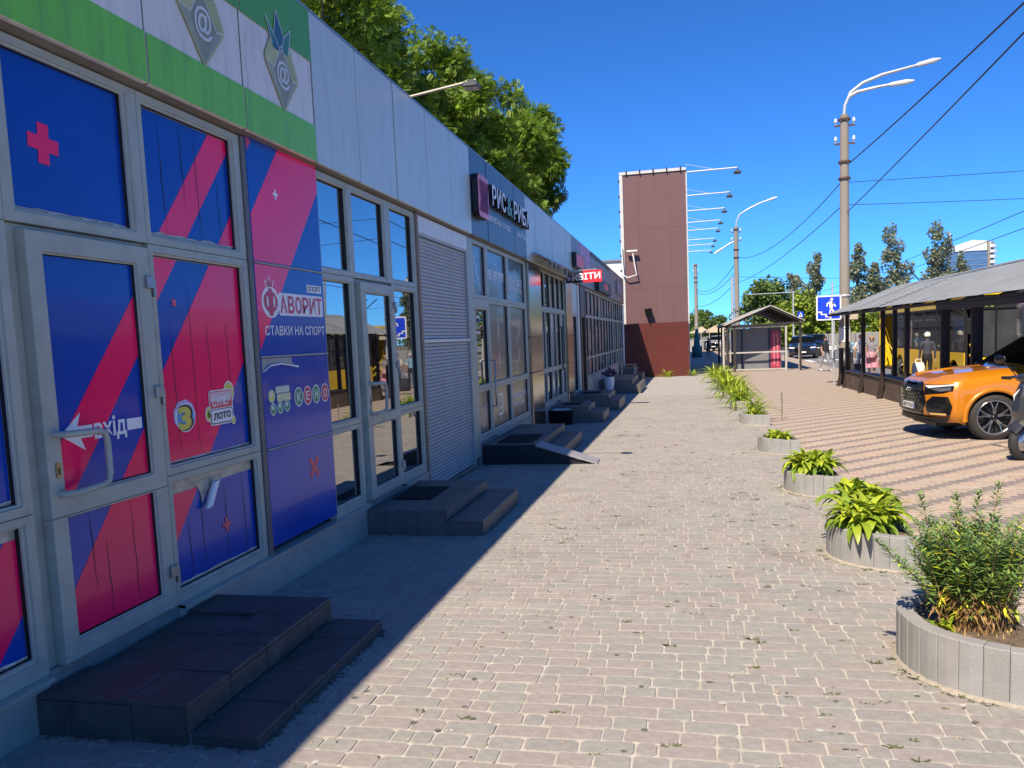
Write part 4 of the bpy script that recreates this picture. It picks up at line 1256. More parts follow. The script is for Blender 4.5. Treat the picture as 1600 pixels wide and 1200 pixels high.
# black tub, white lid, vase, small table
tb = thing('black_tub', 'round black tub filled with pale gravel against the shop plinth', 'tub', (-2.62, 17.1, gz(17)))
b = MB(); b.lathe([(.0, 0), (.22, 0), (.25, .30), (.27, .31), (.245, .325), (.23, .30), (0, .29)], 20, (-2.62, 17.1, gz(17))); b.build('tub', M_BLACK, tb)
b = MB()
for k in range(60):
    t = R.random() * 6.28; q = math.sqrt(R.random()) * .2
    b.ell((-2.62 + q * math.cos(t), 17.1 + q * math.sin(t), gz(17) + .31), (.03, .03, .025), 6)
tag(b.build('gravel', mat("white_gravel", (.68, .66, .62), .9), tb), kind='stuff')
b = MB(); b.lathe([(0, .0), (.17, .0), (.18, .02), (.16, .045), (.05, .055), (0, .055)], 24, (-2.66, 8.66, gz(8.6)))
tag(b.build('plastic_dish', mat("white_plastic", (.72, .75, .78), .35)), 'white round plastic dish on the paving before the roller shutter', 'dish')
va = thing('flower_vase', 'tall white vase with purple flowers beside the far steps', 'vase', (-2.45, 26.6, gz(26.6)))
b = MB(); b.lathe([(0, 0), (.17, 0), (.18, .03), (.11, .09), (.10, .14), (.14, .30), (.165, .50), (.155, .60), (.17, .63), (.14, .63), (.12, .58), (0, .56)], 20, (-2.45, 26.6, gz(26.6))); b.build('vase', mat("white_glaze", (.72, .74, .78), .3), va)
b = MB()
for k in range(70):
    v = Vector((R.gauss(0, 1), R.gauss(0, 1), R.gauss(0, 1))).normalized() * R.uniform(.5, 1)
    b.ell((-2.45 + v.x * .24, 26.6 + v.y * .24, gz(26.6) + .74 + v.z * .15), (.045, .045, .035), 6, R.choice((0, 0, 1, 2)))
b.build('flowers', [mat("purple_petals", (.16, .06, .18), .7), mat("pink_petals", (.42, .20, .40), .7), mat("dark_leaves", (.02, .035, .02), .7)], va)
tbl = thing('side_table', 'small thin legged table standing on the far steps', 'table', (-2.3, 33.5, gz(33)))
b = MB(); b.box(-2.65, -1.95, 33.2, 33.9, .42, .45, ch=.01); b.build('table_top', mat("tan_wood", (.35, .25, .17), .5), tbl)
for (x, y) in ((-2.6, 33.25), (-2.0, 33.25), (-2.6, 33.85), (-2.0, 33.85)):
    b = MB(); b.tube([(x, y, gz(33.5)), (x + (-.05 if x < -2.3 else .05) * -1, y, .42)], .014, 6); b.build('leg', M_STEEL, tbl)
# ------------------------------------------------------------------ planters and plants
M_LEAFY = mat("hosta_leaf", (.33, .42, .030), .45, 0, .18, 9, trans=.25, attr=True)
M_LEAFD = mat("weed_leaf", (.20, .30, .075), .5, 0, .15, 9, trans=.25, attr=True)
M_STEM = mat("dry_stem", (.34, .21, .10), .8, 0, .3, 30)
PLR = .52; PCX = 1.55
def planter(yc, h, label, a0=100, a1=268, nseg=16, R0=PLR):
    zb = gz(yc)
    t = thing('planter', label, 'planter', (PCX, yc, zb), 0, 'half round concrete planters along the pink paving')
    rs = random.Random(int(yc * 10))
    A0, A1 = rad(88), rad(272)
    th = .075
    for i in range(nseg):
        a, c = A0 + (A1 - A0) * i / nseg, A0 + (A1 - A0) * (i + 1) / nseg
        g = .0012 / R0
        a += g; c -= g
        hh = h + rs.uniform(-.004, .003); ro = R0 + rs.uniform(-.0015, .0015)
        mb = MB()
        def pt(r, an, z): return (PCX + r * math.cos(an), yc + r * math.sin(an), zb + z)
        cc = .004
        angs = [a, a + .010, (a + c) / 2, c - .010, c]
        outer = []
        for k, an in enumerate(angs):
            r_ = ro - (.0025 if k in (0, 4) else 0) + (.002 if k == 2 else 0)
            outer.append(r_)
        vs = []
        for an, r_ in zip(angs, outer):
            vs += [pt(r_, an, -.03), pt(r_, an, hh - cc), pt(r_ - cc, an, hh), pt(ro - th, an, hh), pt(ro - th, an, hh - .12)]
        fs = []
        for k in range(4):
            for q in range(4):
                i0 = k * 5 + q
                fs.append((i0, i0 + 5, i0 + 6, i0 + 1))
        fs.append((0, 1, 2, 3, 4)); fs.append((24, 23, 22, 21, 20))
        fs = [f[::-1] for f in fs]
        mb.add(vs, fs)
        k = rs.uniform(.95, 1.05)
        mb.build('planter_stave', M_PLANT, t, tint=[(k, k * rs.uniform(.98, 1.02), k * rs.uniform(.97, 1.03), 1)] * len(fs))
    b = MB()
    n = 24
    vs = [(PCX + .02, yc, zb + h - .035)]
    for i in range(n + 1):
        an = A0 + (A1 - A0) * i / n
        vs.append((PCX + (R0 - .07) * math.cos(an), yc + (R0 - .07) * math.sin(an), zb + h - .05 + rs.uniform(-.006, .012)))
    b.add(vs, [(0, i + 1, i + 2) for i in range(n)])
    b.add([(PCX + .02, yc - R0 + .07, zb + h - .05), (PCX + .02, yc + R0 - .07, zb + h - .05), (PCX + .02, yc + R0 - .07, zb - .02), (PCX + .02, yc - R0 + .07, zb - .02)], [(0, 1, 2, 3)])
    b.build('soil', M_SOIL, t)
    return t

def blade(L_, w, arch, fold=.25, n=6, tipdrop=0.0):
    """leaf starting at the origin, going out along +x and up, then arching down"""
    vs = []; fs = []
    ang = rad(62)
    x = z = 0.0
    for i in range(n + 1):
        t = i / n
        ww = w * (math.sin(math.pi * min(1, t * .88 + .10)) ** .9) * (1 if t < 1 else .05)
        if t < .22: ww = w * .22 + w * .45 * (t / .22) ** 1.5
        vs += [(x, -ww / 2, z + fold * ww * .5), (x, 0, z), (x, ww / 2, z + fold * ww * .5)]
        a = ang - arch * t
        x += math.cos(a) * L_ / n; z += math.sin(a) * L_ / n
    for i in range(n):
        for k in range(2):
            a = i * 3 + k
            fs.append((a, a + 3, a + 4, a + 1))
    return vs, fs

BL = {}
def blade_mesh(kind, var, tint):
    key = (kind, var, tint)
    if key in BL: return BL[key]
    rs = random.Random(hash((kind, var)) % 1000 + 3)
    if kind == 'hosta': vs, fs = blade(rs.uniform(.20, .27), rs.uniform(.042, .056), rs.uniform(1.5, 2.3))
    else: vs, fs = blade(rs.uniform(.38, .55), rs.uniform(.022, .03), rs.uniform(1.0, 2.0))
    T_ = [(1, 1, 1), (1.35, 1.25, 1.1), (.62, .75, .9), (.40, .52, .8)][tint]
    b = MB(); b.add(vs, fs, 0, True)
    o = b.build('leaf', M_LEAFY, None, tint=[T_ + (1,)] * len(fs))
    BL[key] = o.data
    COL.objects.unlink(o); bpy.data.objects.remove(o)
    return BL[key]
def hosta(x, y, z, n, size, label, kind='hosta', seed=0, joined=False, cat='plant', group='plants in the concrete planters', vshape=1.0):
    rs = random.Random(seed)
    t = thing('hosta_plant' if kind == 'hosta' else 'daylily_plant', label, cat, (x, y, z), 0, group)
    b = MB(); tints = []
    for i in range(n):
        q = i / n
        az = i * 2.399 + rs.uniform(-.35, .35)
        elev = rad(-14 + 78 * q ** 1.0 * vshape + rs.uniform(-9, 9))   # inner leaves stand up
        s_ = size * rs.uniform(.75, 1.1) * (1.05 - .25 * q)
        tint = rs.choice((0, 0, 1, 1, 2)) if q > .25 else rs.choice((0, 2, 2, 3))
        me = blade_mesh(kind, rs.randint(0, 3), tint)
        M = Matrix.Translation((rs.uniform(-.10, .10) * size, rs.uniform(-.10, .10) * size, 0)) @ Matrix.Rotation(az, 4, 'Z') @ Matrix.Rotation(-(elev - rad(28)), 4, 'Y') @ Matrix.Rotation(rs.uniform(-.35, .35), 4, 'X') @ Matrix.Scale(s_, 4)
        if joined:
            o0 = len(b.v)
            vs = [M @ v.co + Vector((x, y, z)) for v in me.vertices]
            b.add(vs, [tuple(p.vertices) for p in me.polygons], 0, True)
            a = me.attributes['tint'].data[0].color
            tints += [tuple(a)] * len(me.polygons)
        else:
            o = bpy.data.objects.new('leaf', me); COL.objects.link(o)
            o.parent = t; o.matrix_local = M
    if joined:
        o = b.build('leaves', M_LEAFY, t, tint=tints)
    return t

PLY = [4.27, 6.42, 9.17, 12.42, 16.6, 20.3, 24.3, 28.6, 33.5]
PLH = [.255, .25, .225, .22, .21, .21, .21, .21, .21]
PLN = ['nearest half round concrete planter, holding the tall weedy bush', 'concrete planter under the two large hostas, second from the camera', 'concrete planter with one dense hosta spilling over its rim',
       'low concrete planter with a small dark hosta in its middle', 'concrete planter below the upright clump of daylilies', 'concrete planter hidden under daylily leaves, behind the standing grey stick', 'concrete planter among daylilies, between the hidden ones', 'small far concrete planter before the gabled kiosk', 'last concrete planter at the corner of the kiosk']
for yc, h, l in zip(PLY, PLH, PLN): planter(yc, h, l, nseg=16 if yc < 10 else 12)
zt = lambda i: gz(PLY[i]) + PLH[i] - .05
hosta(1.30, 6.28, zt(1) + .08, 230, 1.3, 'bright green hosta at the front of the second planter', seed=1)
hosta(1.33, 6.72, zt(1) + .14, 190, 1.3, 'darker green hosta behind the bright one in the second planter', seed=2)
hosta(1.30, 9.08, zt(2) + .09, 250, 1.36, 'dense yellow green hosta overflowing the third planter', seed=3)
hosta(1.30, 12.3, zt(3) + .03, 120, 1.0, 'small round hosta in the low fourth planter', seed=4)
hosta(1.30, 16.5, zt(4), 90, 1.0, 'small hosta with mixed leaves in the fifth planter', seed=5, joined=True)
hosta(1.36, 17.1, zt(4), 70, 1.3, 'upright green daylily clump behind the fifth planter', kind='lily', seed=6, joined=True)
hosta(1.25, 20.3, zt(5), 110, 1.6, 'pale daylily clump arching over the paving', kind='lily', seed=7, joined=True)
hosta(1.35, 22.0, zt(5), 100, 1.5, 'mid green daylily clump with brown lower leaves', kind='lily', seed=17, joined=True)
hosta(1.25, 24.3, zt(6), 150, 1.9, 'largest yellow green daylily clump in the row', kind='lily', seed=8, joined=True)
hosta(1.35, 28.6, zt(7), 140, 2.0, 'dark green daylily clump near the kiosk', kind='lily', seed=9, joined=True)
hosta(1.2, 33.5, zt(8), 120, 2.0, 'far daylily clump at the kiosk corner', kind='lily', seed=10, joined=True)
hosta(-.85, 40.4, gz(40.4), 60, 1.3, 'dry yellowish weeds at the foot of the brown fence', kind='lily', seed=11, joined=True, group='weeds by the fence')
hosta(.4, 40.6, gz(40.6), 50, 1.2, 'straw coloured weeds at the right end of the brown fence', kind='lily', seed=12, joined=True, group='weeds by the fence')
# tall weedy bush: leafy shoots on dry stems
bx, by = 1.315, 4.22
bush = thing('weed_bush', 'tall bushy weed with dry brown stems in the nearest planter', 'bush', (bx, by, zt(0)), 0)
rs = random.Random(21)
stems = MB(); lv = []; lf = []; lt = []
def leaf(p, d, L_, w, tint):
    d = d.normalized(); side = d.cross(Vector((0, 0, 1)))
    if side.length < .05: side = Vector((1, 0, 0))
    side.normalize(); n = side.cross(d)
    q = len(lv)
    m = p + d * L_ * .45 + n * .0
    lv.extend([tuple(p), tuple(m + side * w / 2 - n * .003), tuple(p + d * L_ - Vector((0, 0, L_ * .12))), tuple(m - side * w / 2 - n * .003)])
    lf.append((q, q + 1, q + 2, q + 3)); lt.append(tint + (1,))
def shoot(bx, by, z0, ht, lean, az, nleaf, dry=.45, spike=False, r0=.004):
    top = Vector((bx + lean * math.cos(az), by + lean * math.sin(az), z0 + ht))
    base = Vector((bx, by, z0))
    mid = base.lerp(top, .5) + Vector((rs.uniform(-.02, .02), rs.uniform(-.02, .02), .0)) - Vector((math.cos(az), math.sin(az), 0)) * lean * .15
    pts = [base, base.lerp(mid, .5), mid, mid.lerp(top, .5), top]
    stems.tube(pts, [r0, r0 * .9, r0 * .8, r0 * .6, r0 * .3], 4, 0 if True else 1, caps=False)
    for k in range(nleaf):
        t = dry * .55 + (1 - dry * .55) * (k / nleaf) ** .85
        if t < .5: p = base.lerp(mid, t * 2)
        else: p = mid.lerp(top, t * 2 - 1)
        a = k * 2.4 + rs.uniform(-.4, .4)
        up = .25 + .9 * max(0, (t - .75) * 3)
        d = Vector((math.cos(a), math.sin(a), up + rs.uniform(-.35, .25)))
        L_ = rs.uniform(.040, .072) * (1.0 if t < .85 else .75)
        if t < dry and rs.random() < .75:
            tint = rs.choice(((2.1, .85, 1.2), (1.6, .62, 1.0), (3.4, 2.0, .5), (1.4, .5, .8))); d.z -= .9
            if rs.random() < .35: continue
        else:
            tint = rs.choice(((1, 1, 1), (.75, .85, 1.1), (1.25, 1.25, .9), (.9, 1.05, 1.15), (1.1, 1.15, .9)))
            if rs.random() < .035: tint = (4.0, 2.8, .5)
        leaf(p, d, L_, rs.uniform(.010, .0155), tint)
for k in range(165):
    a = rs.random() * 6.283; q = math.sqrt(rs.random()) * .11
    ht = rs.uniform(.36, .60) - .12 * q / .2
    shoot(bx + .03 + q * math.cos(a), by + q * math.sin(a), zt(0) - .01, ht, rs.uniform(.04, .23) , a + rs.uniform(-.6, .6), 62, dry=.55)
for (dx, dy, ht, le, az) in ((.10, 0, .72, .05, .3), (.06, .05, .66, .04, 1.0), (-.10, .02, .66, .10, 2.9), (.0, .1, .64, .05, 1.6), (.14, .05, .52, .42, .2), (.12, -.05, .50, .40, .0), (-.1, -.05, .46, .34, 3.3)):
    shoot(bx + dx, by + dy, zt(0), ht, le, az, 150, dry=.3, r0=.0035)
stems.build('stems', M_STEM, bush)
o = fast_mesh('leaves', np.array(lv) - np.array(wloc(bush)), np.array(lf), M_LEAFD, bush, np.array(lt)); tag(o, kind='stuff')
# dry lower leaves
lv, lf, lt = [], [], []
for k in range(1500):
    a = rs.random() * 6.283; q = math.sqrt(rs.random()) * .17
    p = Vector((bx + .06 + q * math.cos(a), by + q * math.sin(a), zt(0) + rs.random() ** 1.2 * .36))
    leaf(p, Vector((rs.uniform(-1, 1), rs.uniform(-1, 1), -1.6)), rs.uniform(.03, .07), rs.uniform(.005, .012), rs.choice(((2.2, .9, 1.5), (1.6, .65, 1.1), (2.8, 1.35, 1.9), (1.2, .45, .8))))
o = fast_mesh('dry_leaves', np.array(lv) - np.array(wloc(bush)), np.array(lf), M_LEAFD, bush, np.array(lt)); tag(o, kind='stuff')
hosta(1.19, 4.16, zt(0) + .0, 18, .6, 'small low hosta tucked beside the weedy bush', seed=31)
hosta(1.55, 4.10, zt(0) + .08, 7, .55, 'few pale hosta leaves on the right of the weedy bush', seed=33)
# litter and small weeds growing in the joints
b = MB()
for k in range(230):
    yy = 2.9 + 14 * R.random() ** 1.8; xx = R.uniform(-1.4, 1.5)
    if yy < 6.5 and R.random() < .5: xx = R.uniform(.1, 1.3)
    if R.random() < .25:
        i = R.randint(0, 3); an = R.uniform(1.6, 4.6); xx = PCX + (PLR + R.uniform(.01, .06)) * math.cos(an); yy = PLY[i] + (PLR + R.uniform(.01, .06)) * math.sin(an)
    s_ = R.uniform(.012, .032)
    for q in range(R.randint(4, 9)):
        a = R.random() * 6.28
        p = Vector((xx + R.uniform(-.01, .01) * 2, yy + R.uniform(-.004, .004), gz(yy) - .004))
        d = Vector((math.cos(a), math.sin(a) * .5, .55)) * s_
        n = Vector((-math.sin(a), math.cos(a), 0)) * s_ * .14
        b.add([p - n, p + n, p + d + n * .4, p + d * 1.35 - Vector((0, 0, s_ * .3))], [(0, 1, 2, 3)])
tag(b.build('joint_weeds', mat("dusty_weed", (.11, .13, .045), .8, 0, .4, 60)), kind='stuff')
b = MB()
for k in range(420):
    yy = 2.85 + 16 * R.random() ** 2.0; xx = R.uniform(-2.0, 1.6)
    if R.random() < .3:
        i = R.randint(0, 2); an = R.uniform(1.7, 4.7); q = PLR + .005 + abs(R.gauss(0, .045)); xx = PCX + q * math.cos(an); yy = PLY[i] + q * math.sin(an)
    s_ = R.uniform(.002, .007) * (2.0 if R.random() < .06 else 1)
    z = gz(yy) + .001
    a = R.random() * 3.14
    b.ell((xx, yy, z), (s_ * 1.5, s_, s_ * .6), 6, R.choice((0, 0, 1, 2)), Matrix.Rotation(a, 3, 'Z'))
tag(b.build('paving_litter', [mat("tan_crumb", (.42, .33, .22), .9), mat("pale_crumb", (.60, .56, .50), .9), mat("dark_crumb", (.10, .085, .07), .9)]), kind='stuff')
b = MB()
for k in range(260):
    yy = 2.9 + 22 * R.random() ** 1.5; xx = R.uniform(-1.7, 1.5); s_ = R.uniform(.006, .017); n = 9
    b.poly([(xx + s_ * (1 + R.uniform(-.25, .25)) * math.cos(6.283 * i / n), yy + s_ * (1 + R.uniform(-.25, .25)) * math.sin(6.283 * i / n), gz(yy) + .0022) for i in range(n)], R.choice((0, 0, 0, 1)))
tag(b.build('gum_spots', [mat("dark_gum", (.15, .14, .13), .8), mat("pale_gum", (.52, .50, .46), .8)]), kind='stuff')
# sand drifts round the planters
b = MB()
for i in range(5):
    n = 30
    ra = [PLR + .008 + .014 * abs(math.sin(k * 1.7 + i)) + R.uniform(0, .016) for k in range(n + 1)]
    vs = []
    for k in range(n + 1):
        an = rad(95) + rad(170) * k / n
        for (q, dz) in ((PLR - .01, .016), (PLR + .01, .010), (ra[k], .0012)):
            yy = PLY[i] + q * math.sin(an); vs.append((PCX + q * math.cos(an), yy, gz(yy) + dz))
    fs = []
    for k in range(n):
        for q in range(2):
            a = k * 3 + q; fs.append((a, a + 1, a + 4, a + 3))
    b.add(vs, fs, 0, True)
tag(b.build('sand_drift', mat("orange_sand", (.42, .37, .30), .95, 0, .2, 30, .4, 200)), kind='stuff')
# thin stick
b = MB(); b.tube([(1.9, 17.2, gz(17)), (1.905, 17.2, gz(17) + .30), (1.9, 17.2, gz(17) + .56)], [.010, .012, .014], 6)
tag(b.build('stake', mat("grey_weathered_stake", (.22, .19, .16), .9)), 'thin grey brown stake standing on the pink paving by the fifth planter', 'stake')

# ------------------------------------------------------------------ long bus stop shelter
she = thing('bus_shelter', 'long open shelter with a grey sheet roof on dark posts', 'bus shelter', (5, 20, gz(20)))
EX, EZ, RX, RZ = 4.5, 2.035, 6.5, 2.80
M_SLATE = mat("weathered_grey_roof_sheet", (.30, .32, .33), .7, 0, .14, 1.6, .1, 12, dirt=(.24, .21, .21), dirt_amt=.5, dirt_scale=1.4, stretch=(1, .35, 1))
ya = 28.1
k = 0
while ya > 8.2:
    yb = ya - 1.75
    b = MB()
    n = 28
    lift = .006 * (k % 2)
    vs = []
    for q in range(n + 1):
        t = q / n
        w = .011 * math.cos(t * n * math.pi) + lift
        sag = .012 * math.sin(3.1 * ya + t * 2)
        for yy in (ya + .06, (ya + yb) / 2, yb):
            vs.append((EX + (RX - EX) * t - w * .35, yy, EZ + (RZ - EZ) * t + w + sag * (1 if yy == yb else .4)))
    fs = []
    for q in range(n):
        for j in range(2):
            a = q * 3 + j; fs.append((a, a + 3, a + 4, a + 1))
    b.add(vs, [f[::-1] for f in fs], 0, True)
    b.build('roof_sheet', M_SLATE, she)
    ya = yb; k += 1
b = MB()
b.box(EX + .06, EX + .12, 8.2, 28.0, EZ - .075, EZ - .02); b.box(RX - .1, RX + .0, 8.2, 28.0, RZ - .12, RZ - .03)
for yy in np.arange(8.5, 28.2, 1.6): b.bar((EX + .05, yy, EZ - .05), (RX, yy, RZ - .06), .05, .07)
b.add([(EX + .1, 8.2, EZ + .01), (RX, 8.2, RZ - .03), (RX, 28, RZ - .03), (EX + .1, 28, EZ + .01)], [(0, 1, 2, 3)])
b.box(EX + .05, EX + .25, 8.2, 16.4, EZ - .17, EZ - .078)
b.build('roof_frame', M_WOODDK, she)
PY = [28.55, 27.6, 24.9, 22.4, 20.0, 17.3, 15.9]
PXs = [5.06, 5.06, 5.0, 4.97, 4.95, 4.97, 5.05]
for i, (x, y) in enumerate(zip(PXs, PY)):
    b = MB(); w = .10 if i not in (5, 6) else (.16 if i == 5 else .11)
    zt_ = EZ + (x - EX) / (RX - EX) * (RZ - EZ) - .04
    if y > 28.1: zt_ = .9
    b.box(x - w / 2, x + w / 2, y - .05, y + .05, gz(y) + .55, zt_, ch=.008)
    # lower part leans outwards
    z0, z1 = gz(y), gz(y) + .55
    dx = -.10
    b.add([(x - w / 2 + dx, y - .055, z0 - .02), (x + w / 2 + dx, y - .055, z0 - .02), (x + w / 2 + dx, y + .055, z0 - .02), (x - w / 2 + dx, y + .055, z0 - .02), (x - w / 2, y - .055, z1), (x + w / 2, y - .055, z1), (x + w / 2, y + .055, z1), (x - w / 2, y + .055, z1)],
          [(0, 3, 2, 1), (4, 5, 6, 7), (0, 1, 5, 4), (1, 2, 6, 5), (2, 3, 7, 6), (3, 0, 4, 7)])
    b.build('post', M_WOODDK, she)
for (x, y) in ((6.45, 27.5), (6.45, 20), (6.45, 12.0)):
    b = MB(); b.box(x - .06, x + .06, y - .06, y + .06, gz(y), RZ - .1); b.build('post', M_WOODDK, she)
M_LOWW = mat("brown_stained_concrete", (.13, .095, .075), .85, 0, .3, 4, .3, 40, dirt=(.05, .04, .035), dirt_amt=.7, dirt_scale=2)
lw = thing('low_wall', 'low brown stained wall running between the shelter posts', 'wall', (5.1, 22, gz(22)))
ys = PY[1:]
for a, c in zip(ys[:-1], ys[1:]):
    b = MB()
    b.add([(5.0, c + .08, gz(c) - .05), (5.22, c + .08, gz(c) - .05), (5.22, a - .08, gz(a) - .05), (5.0, a - .08, gz(a) - .05), (5.0, c + .08, gz(c) + .50), (5.22, c + .08, gz(c) + .50), (5.22, a - .08, gz(a) + .50), (5.0, a - .08, gz(a) + .50)],
          [(0, 3, 2, 1), (4, 5, 6, 7), (0, 1, 5, 4), (1, 2, 6, 5), (2, 3, 7, 6), (3, 0, 4, 7)])
    b.build('wall_section', M_LOWW, lw)
    b = MB(); zz = max(gz(a), gz(c)) + .505
    b.box(4.97, 5.30, c + .1, a - .1, zz, zz + .04, ch=.01); b.build('coping', mat("dark_bench_board", (.055, .05, .055), .5, 0, .2, 4), lw)
# ------------------------------------------------------------------ vehicles
M_ORANGE = mat("orange_car_paint", (.70, .245, .008), .28, .15, 0, coat=1.0)
M_CBLK = mat("gloss_black_trim", (.008, .008, .010), .12, 0, 0, coat=.6)
M_CMAT = mat("black_plastic_trim", (.018, .018, .020), .5, 0, .1, 20)
M_TYRE = mat("tyre_rubber", (.035, .034, .034), .75, 0, .15, 20)
M_RIM = mat("silver_rim", (.55, .55, .56), .22, .9, 0)
M_CGLASS = mat("car_glass", (.005, .006, .007), .12, 0, 0, ior=1.2)
M_LED = mat("headlight_white", (.75, .78, .80), .1, 0, 0, coat=1)
M_NAVY = mat("navy_car_paint", (.018, .028, .050), .25, .2, 0, coat=1.0)
def wheel_mesh(parent, c, side, r=.375, w=.25, spokes=5, rim=.275):
    """side: -1 outer face towards -Y"""
    x, y, z = c
    b = MB(); o = side
    b.lathe([(rim, -w / 2), (r - .05, -w / 2), (r - .012, -w / 2 + .03), (r, -w / 2 + .06), (r, w / 2 - .06), (r - .012, w / 2 - .03), (r - .05, w / 2), (rim, w / 2)], 32, (x, y, z), axis='y')
    wh = b.build('wheel', M_TYRE, parent, local=True)
    b = MB(); yo = y + o * (w / 2 - .012)
    b.lathe([(rim + .004, -.004), (rim + .002, .012), (rim - .018, .012), (rim - .022, -.05)] if o > 0 else [(rim - .022, .05), (rim - .018, -.012), (rim + .002, -.012), (rim + .004, .004)], 32, (x, yo, z), axis='y')
    b.build('rim', M_RIM, wh, local=True)
    b = MB(); b.lathe([(0, 0), (rim - .02, 0)] if o < 0 else [(rim - .02, 0), (0, 0)], 24, (x, y + o * .035, z), axis='y'); b.build('brake_disc', M_CMAT, wh, local=True)
    b = MB()
    for k in range(spokes):
        a = 2 * math.pi * k / spokes + .35
        for da in (-.23, .23):
            p0 = (x + .045 * math.cos(a + da * .5), yo - o * .028, z + .045 * math.sin(a + da * .5)); p1 = (x + .14 * math.cos(a + da * .5), yo - o * .012, z + .14 * math.sin(a + da * .5)); p2 = (x + (rim - .01) * math.cos(a + da), yo - o * .004, z + (rim - .01) * math.sin(a + da))
            b.bar(p0, p1, .026, .024, 0); b.bar(p1, p2, .024, .020, 0)
        a2 = a + math.pi / spokes
        b.bar((x + .05 * math.cos(a2), yo - o * .035, z + .05 * math.sin(a2)), (x + (rim - .02) * math.cos(a2), yo - o * .03, z + (rim - .02) * math.sin(a2)), .030, .012, 1)
    b.lathe([(0, -.0), (.05, -.0), (.055, .012), (0, .016)] if o > 0 else [(0, -.016), (.055, -.012), (.05, 0), (0, 0)], 12, (x, yo - o * .02, z), axis='y', mi=1)
    b.build('spokes', [M_RIM, M_CBLK], wh, local=True)
    return wh

def make_car(name, label, loc, rz, paint, plate='', detail=True, scale=1.0, group=None, archm=None):
    t = thing(name, label, 'car', loc, rz, group)
    t.scale = (scale,) * 3
    Ln, B_ = 4.95, .26
    uf, ur = .96, 3.95
    AR = .43
    def W(u):
        if u < .34: return .96 * max(.002, (u - .015) / .325) ** .33
        if u > 4.55: return .97 - .32 * ((u - 4.55) / .4) ** 1.6
        return .96 + .03 * math.sin((u - .34) / 4.2 * math.pi)
    def hood(u):  # height of top surface along the centre
        K = [(0, .90), (.12, .985), (.4, 1.045), (1.0, 1.11), (1.42, 1.14), (2.12, 1.62), (2.6, 1.69), (3.3, 1.685), (3.9, 1.58), (4.6, 1.24), (4.9, 1.10), (4.95, 1.0)]
        for (a, ha), (c, hc) in zip(K[:-1], K[1:]):
            if a <= u <= c: return ha + (hc - ha) * (u - a) / (c - a)
        return K[-1][1]
    def belt(u): return min(hood(u) - .012, .90 + .14 * min(1, u / 1.2) + .03 * min(1, max(0, u - 1.2) / 2))
    us = sorted(set([.02, .03, .05, .08, .12, .17, .23, .3, .4, .5, uf - AR - .01, uf - AR + .005, uf - .38, uf - .3, uf - .2, uf - .1, uf, uf + .1, uf + .2, uf + .3, uf + .38, uf + AR - .005, uf + AR + .01, 1.5, 1.75, 2.12, 2.6, 3.0, 3.3, ur - AR - .01, ur - AR + .005, ur - .38, ur - .3, ur - .15, ur, ur + .15, ur + .3, ur + .38, ur + AR - .005, ur + AR + .01, 4.5, 4.62, 4.75, 4.85, 4.93, 4.95]))
    def du(w):
        return (.09 * max(0, (.42 - w) / .2) + .10 * max(0, (w - .80) / .2) ** 1.5)
    secs = []
    for u in us:
        w_ = W(u); h = hood(u); be = belt(u)
        bs = B_ + (.04 if u < .5 else 0)
        for uc in (uf, ur):
            q = AR ** 2 - (u - uc) ** 2
            if q > 0: bs = max(bs, .36 + math.sqrt(q))
        cab = 1.42 < u < 4.7 and h > 1.16
        b0 = B_ + (.02 if u < .4 else 0)
        vi = min(.60, w_ * .7)
        pts = [(0, b0), (vi, b0), (vi, max(bs, b0 + .001)), (w_ * .985, bs)]
        s1 = max(.50, bs + .03); s2 = max(.74, bs + .06)
        pts += [(w_, min(s1, be - .05)), (w_ * 1.0, min(s2, be - .03)), (w_ * .975, be)]
        if cab:
            top = h - .03
            f = (h - be) / .65
            pts += [(w_ * .955, be + .012), (w_ * (.955 - .20 * min(1, f)), max(be + .02, top - .03)), (w_ * (.955 - .27 * min(1, f)), max(be + .03, top)), (w_ * .4, h - .006), (0, h)]
        else:
            pts += [(w_ * .93, be + (h - be) * .35), (w_ * .80, be + (h - be) * .62), (w_ * .74, be + (h - be) * .86 + .012 * (u < 1.4)), (w_ * .4, h - .008), (0, h)]
        secs.append([(u, v, w) for v, w in pts])
    b = MB()
    nP = len(secs[0])
    for s_ in (-1, 1):
        vs = []
        for sc in secs:
            for (u, v, w) in sc:
                uu_ = u + (du(w) * max(0, 1 - u / .55) if u < .55 else 0)
                vs.append((uu_, s_ * v, w))
        fs = []; ms = []
        for i in range(len(secs) - 1):
            um = (us[i] + us[i + 1]) / 2
            for k in range(nP - 1):
                q = i * nP + k
                f = (q, q + 1, q + nP + 1, q + nP)
                f = f if s_ > 0 else f[::-1]
                mi = 0
                hm = hood(um)
                if k <= 2: mi = 2
                if hm > 1.18 and 1.42 < um < 4.6:
                    if k in (7,) and 1.75 < um < 4.3: mi = 1
                    if k in (9, 10) and (um < 2.12 or um > 3.9): mi = 1
                    if k in (7, 8) and um < 2.12: mi = 2  # front pillars blackened: shade under the shelter roof painted into the colour
                if um < .06 and k > 2: mi = 3
                fs.append(f); ms.append(mi)
        o0 = len(b.v)
        b.v.extend(vs)
        for f, m_ in zip(fs, ms): b.f.append(tuple(i + o0 for i in f)); b.m.append(m_); b.sm.append(m_ not in (1, 2))
    # rear cap
    b.poly([(us[-1], v, w) for (_, v, w) in secs[-1]] + [(us[-1], -v, w) for (_, v, w) in secs[-1][::-1]], 0)
    body = b.build('body', [paint, M_CGLASS, mat('black_trim_and_shade', (.010, .010, .011), .9, 0, 0, ior=1.08), M_CBLK], t, local=True)
    for uc in (uf, ur):
        for s_ in (-1, 1): wheel_mesh(t, (uc, s_ * .845, .372), s_)
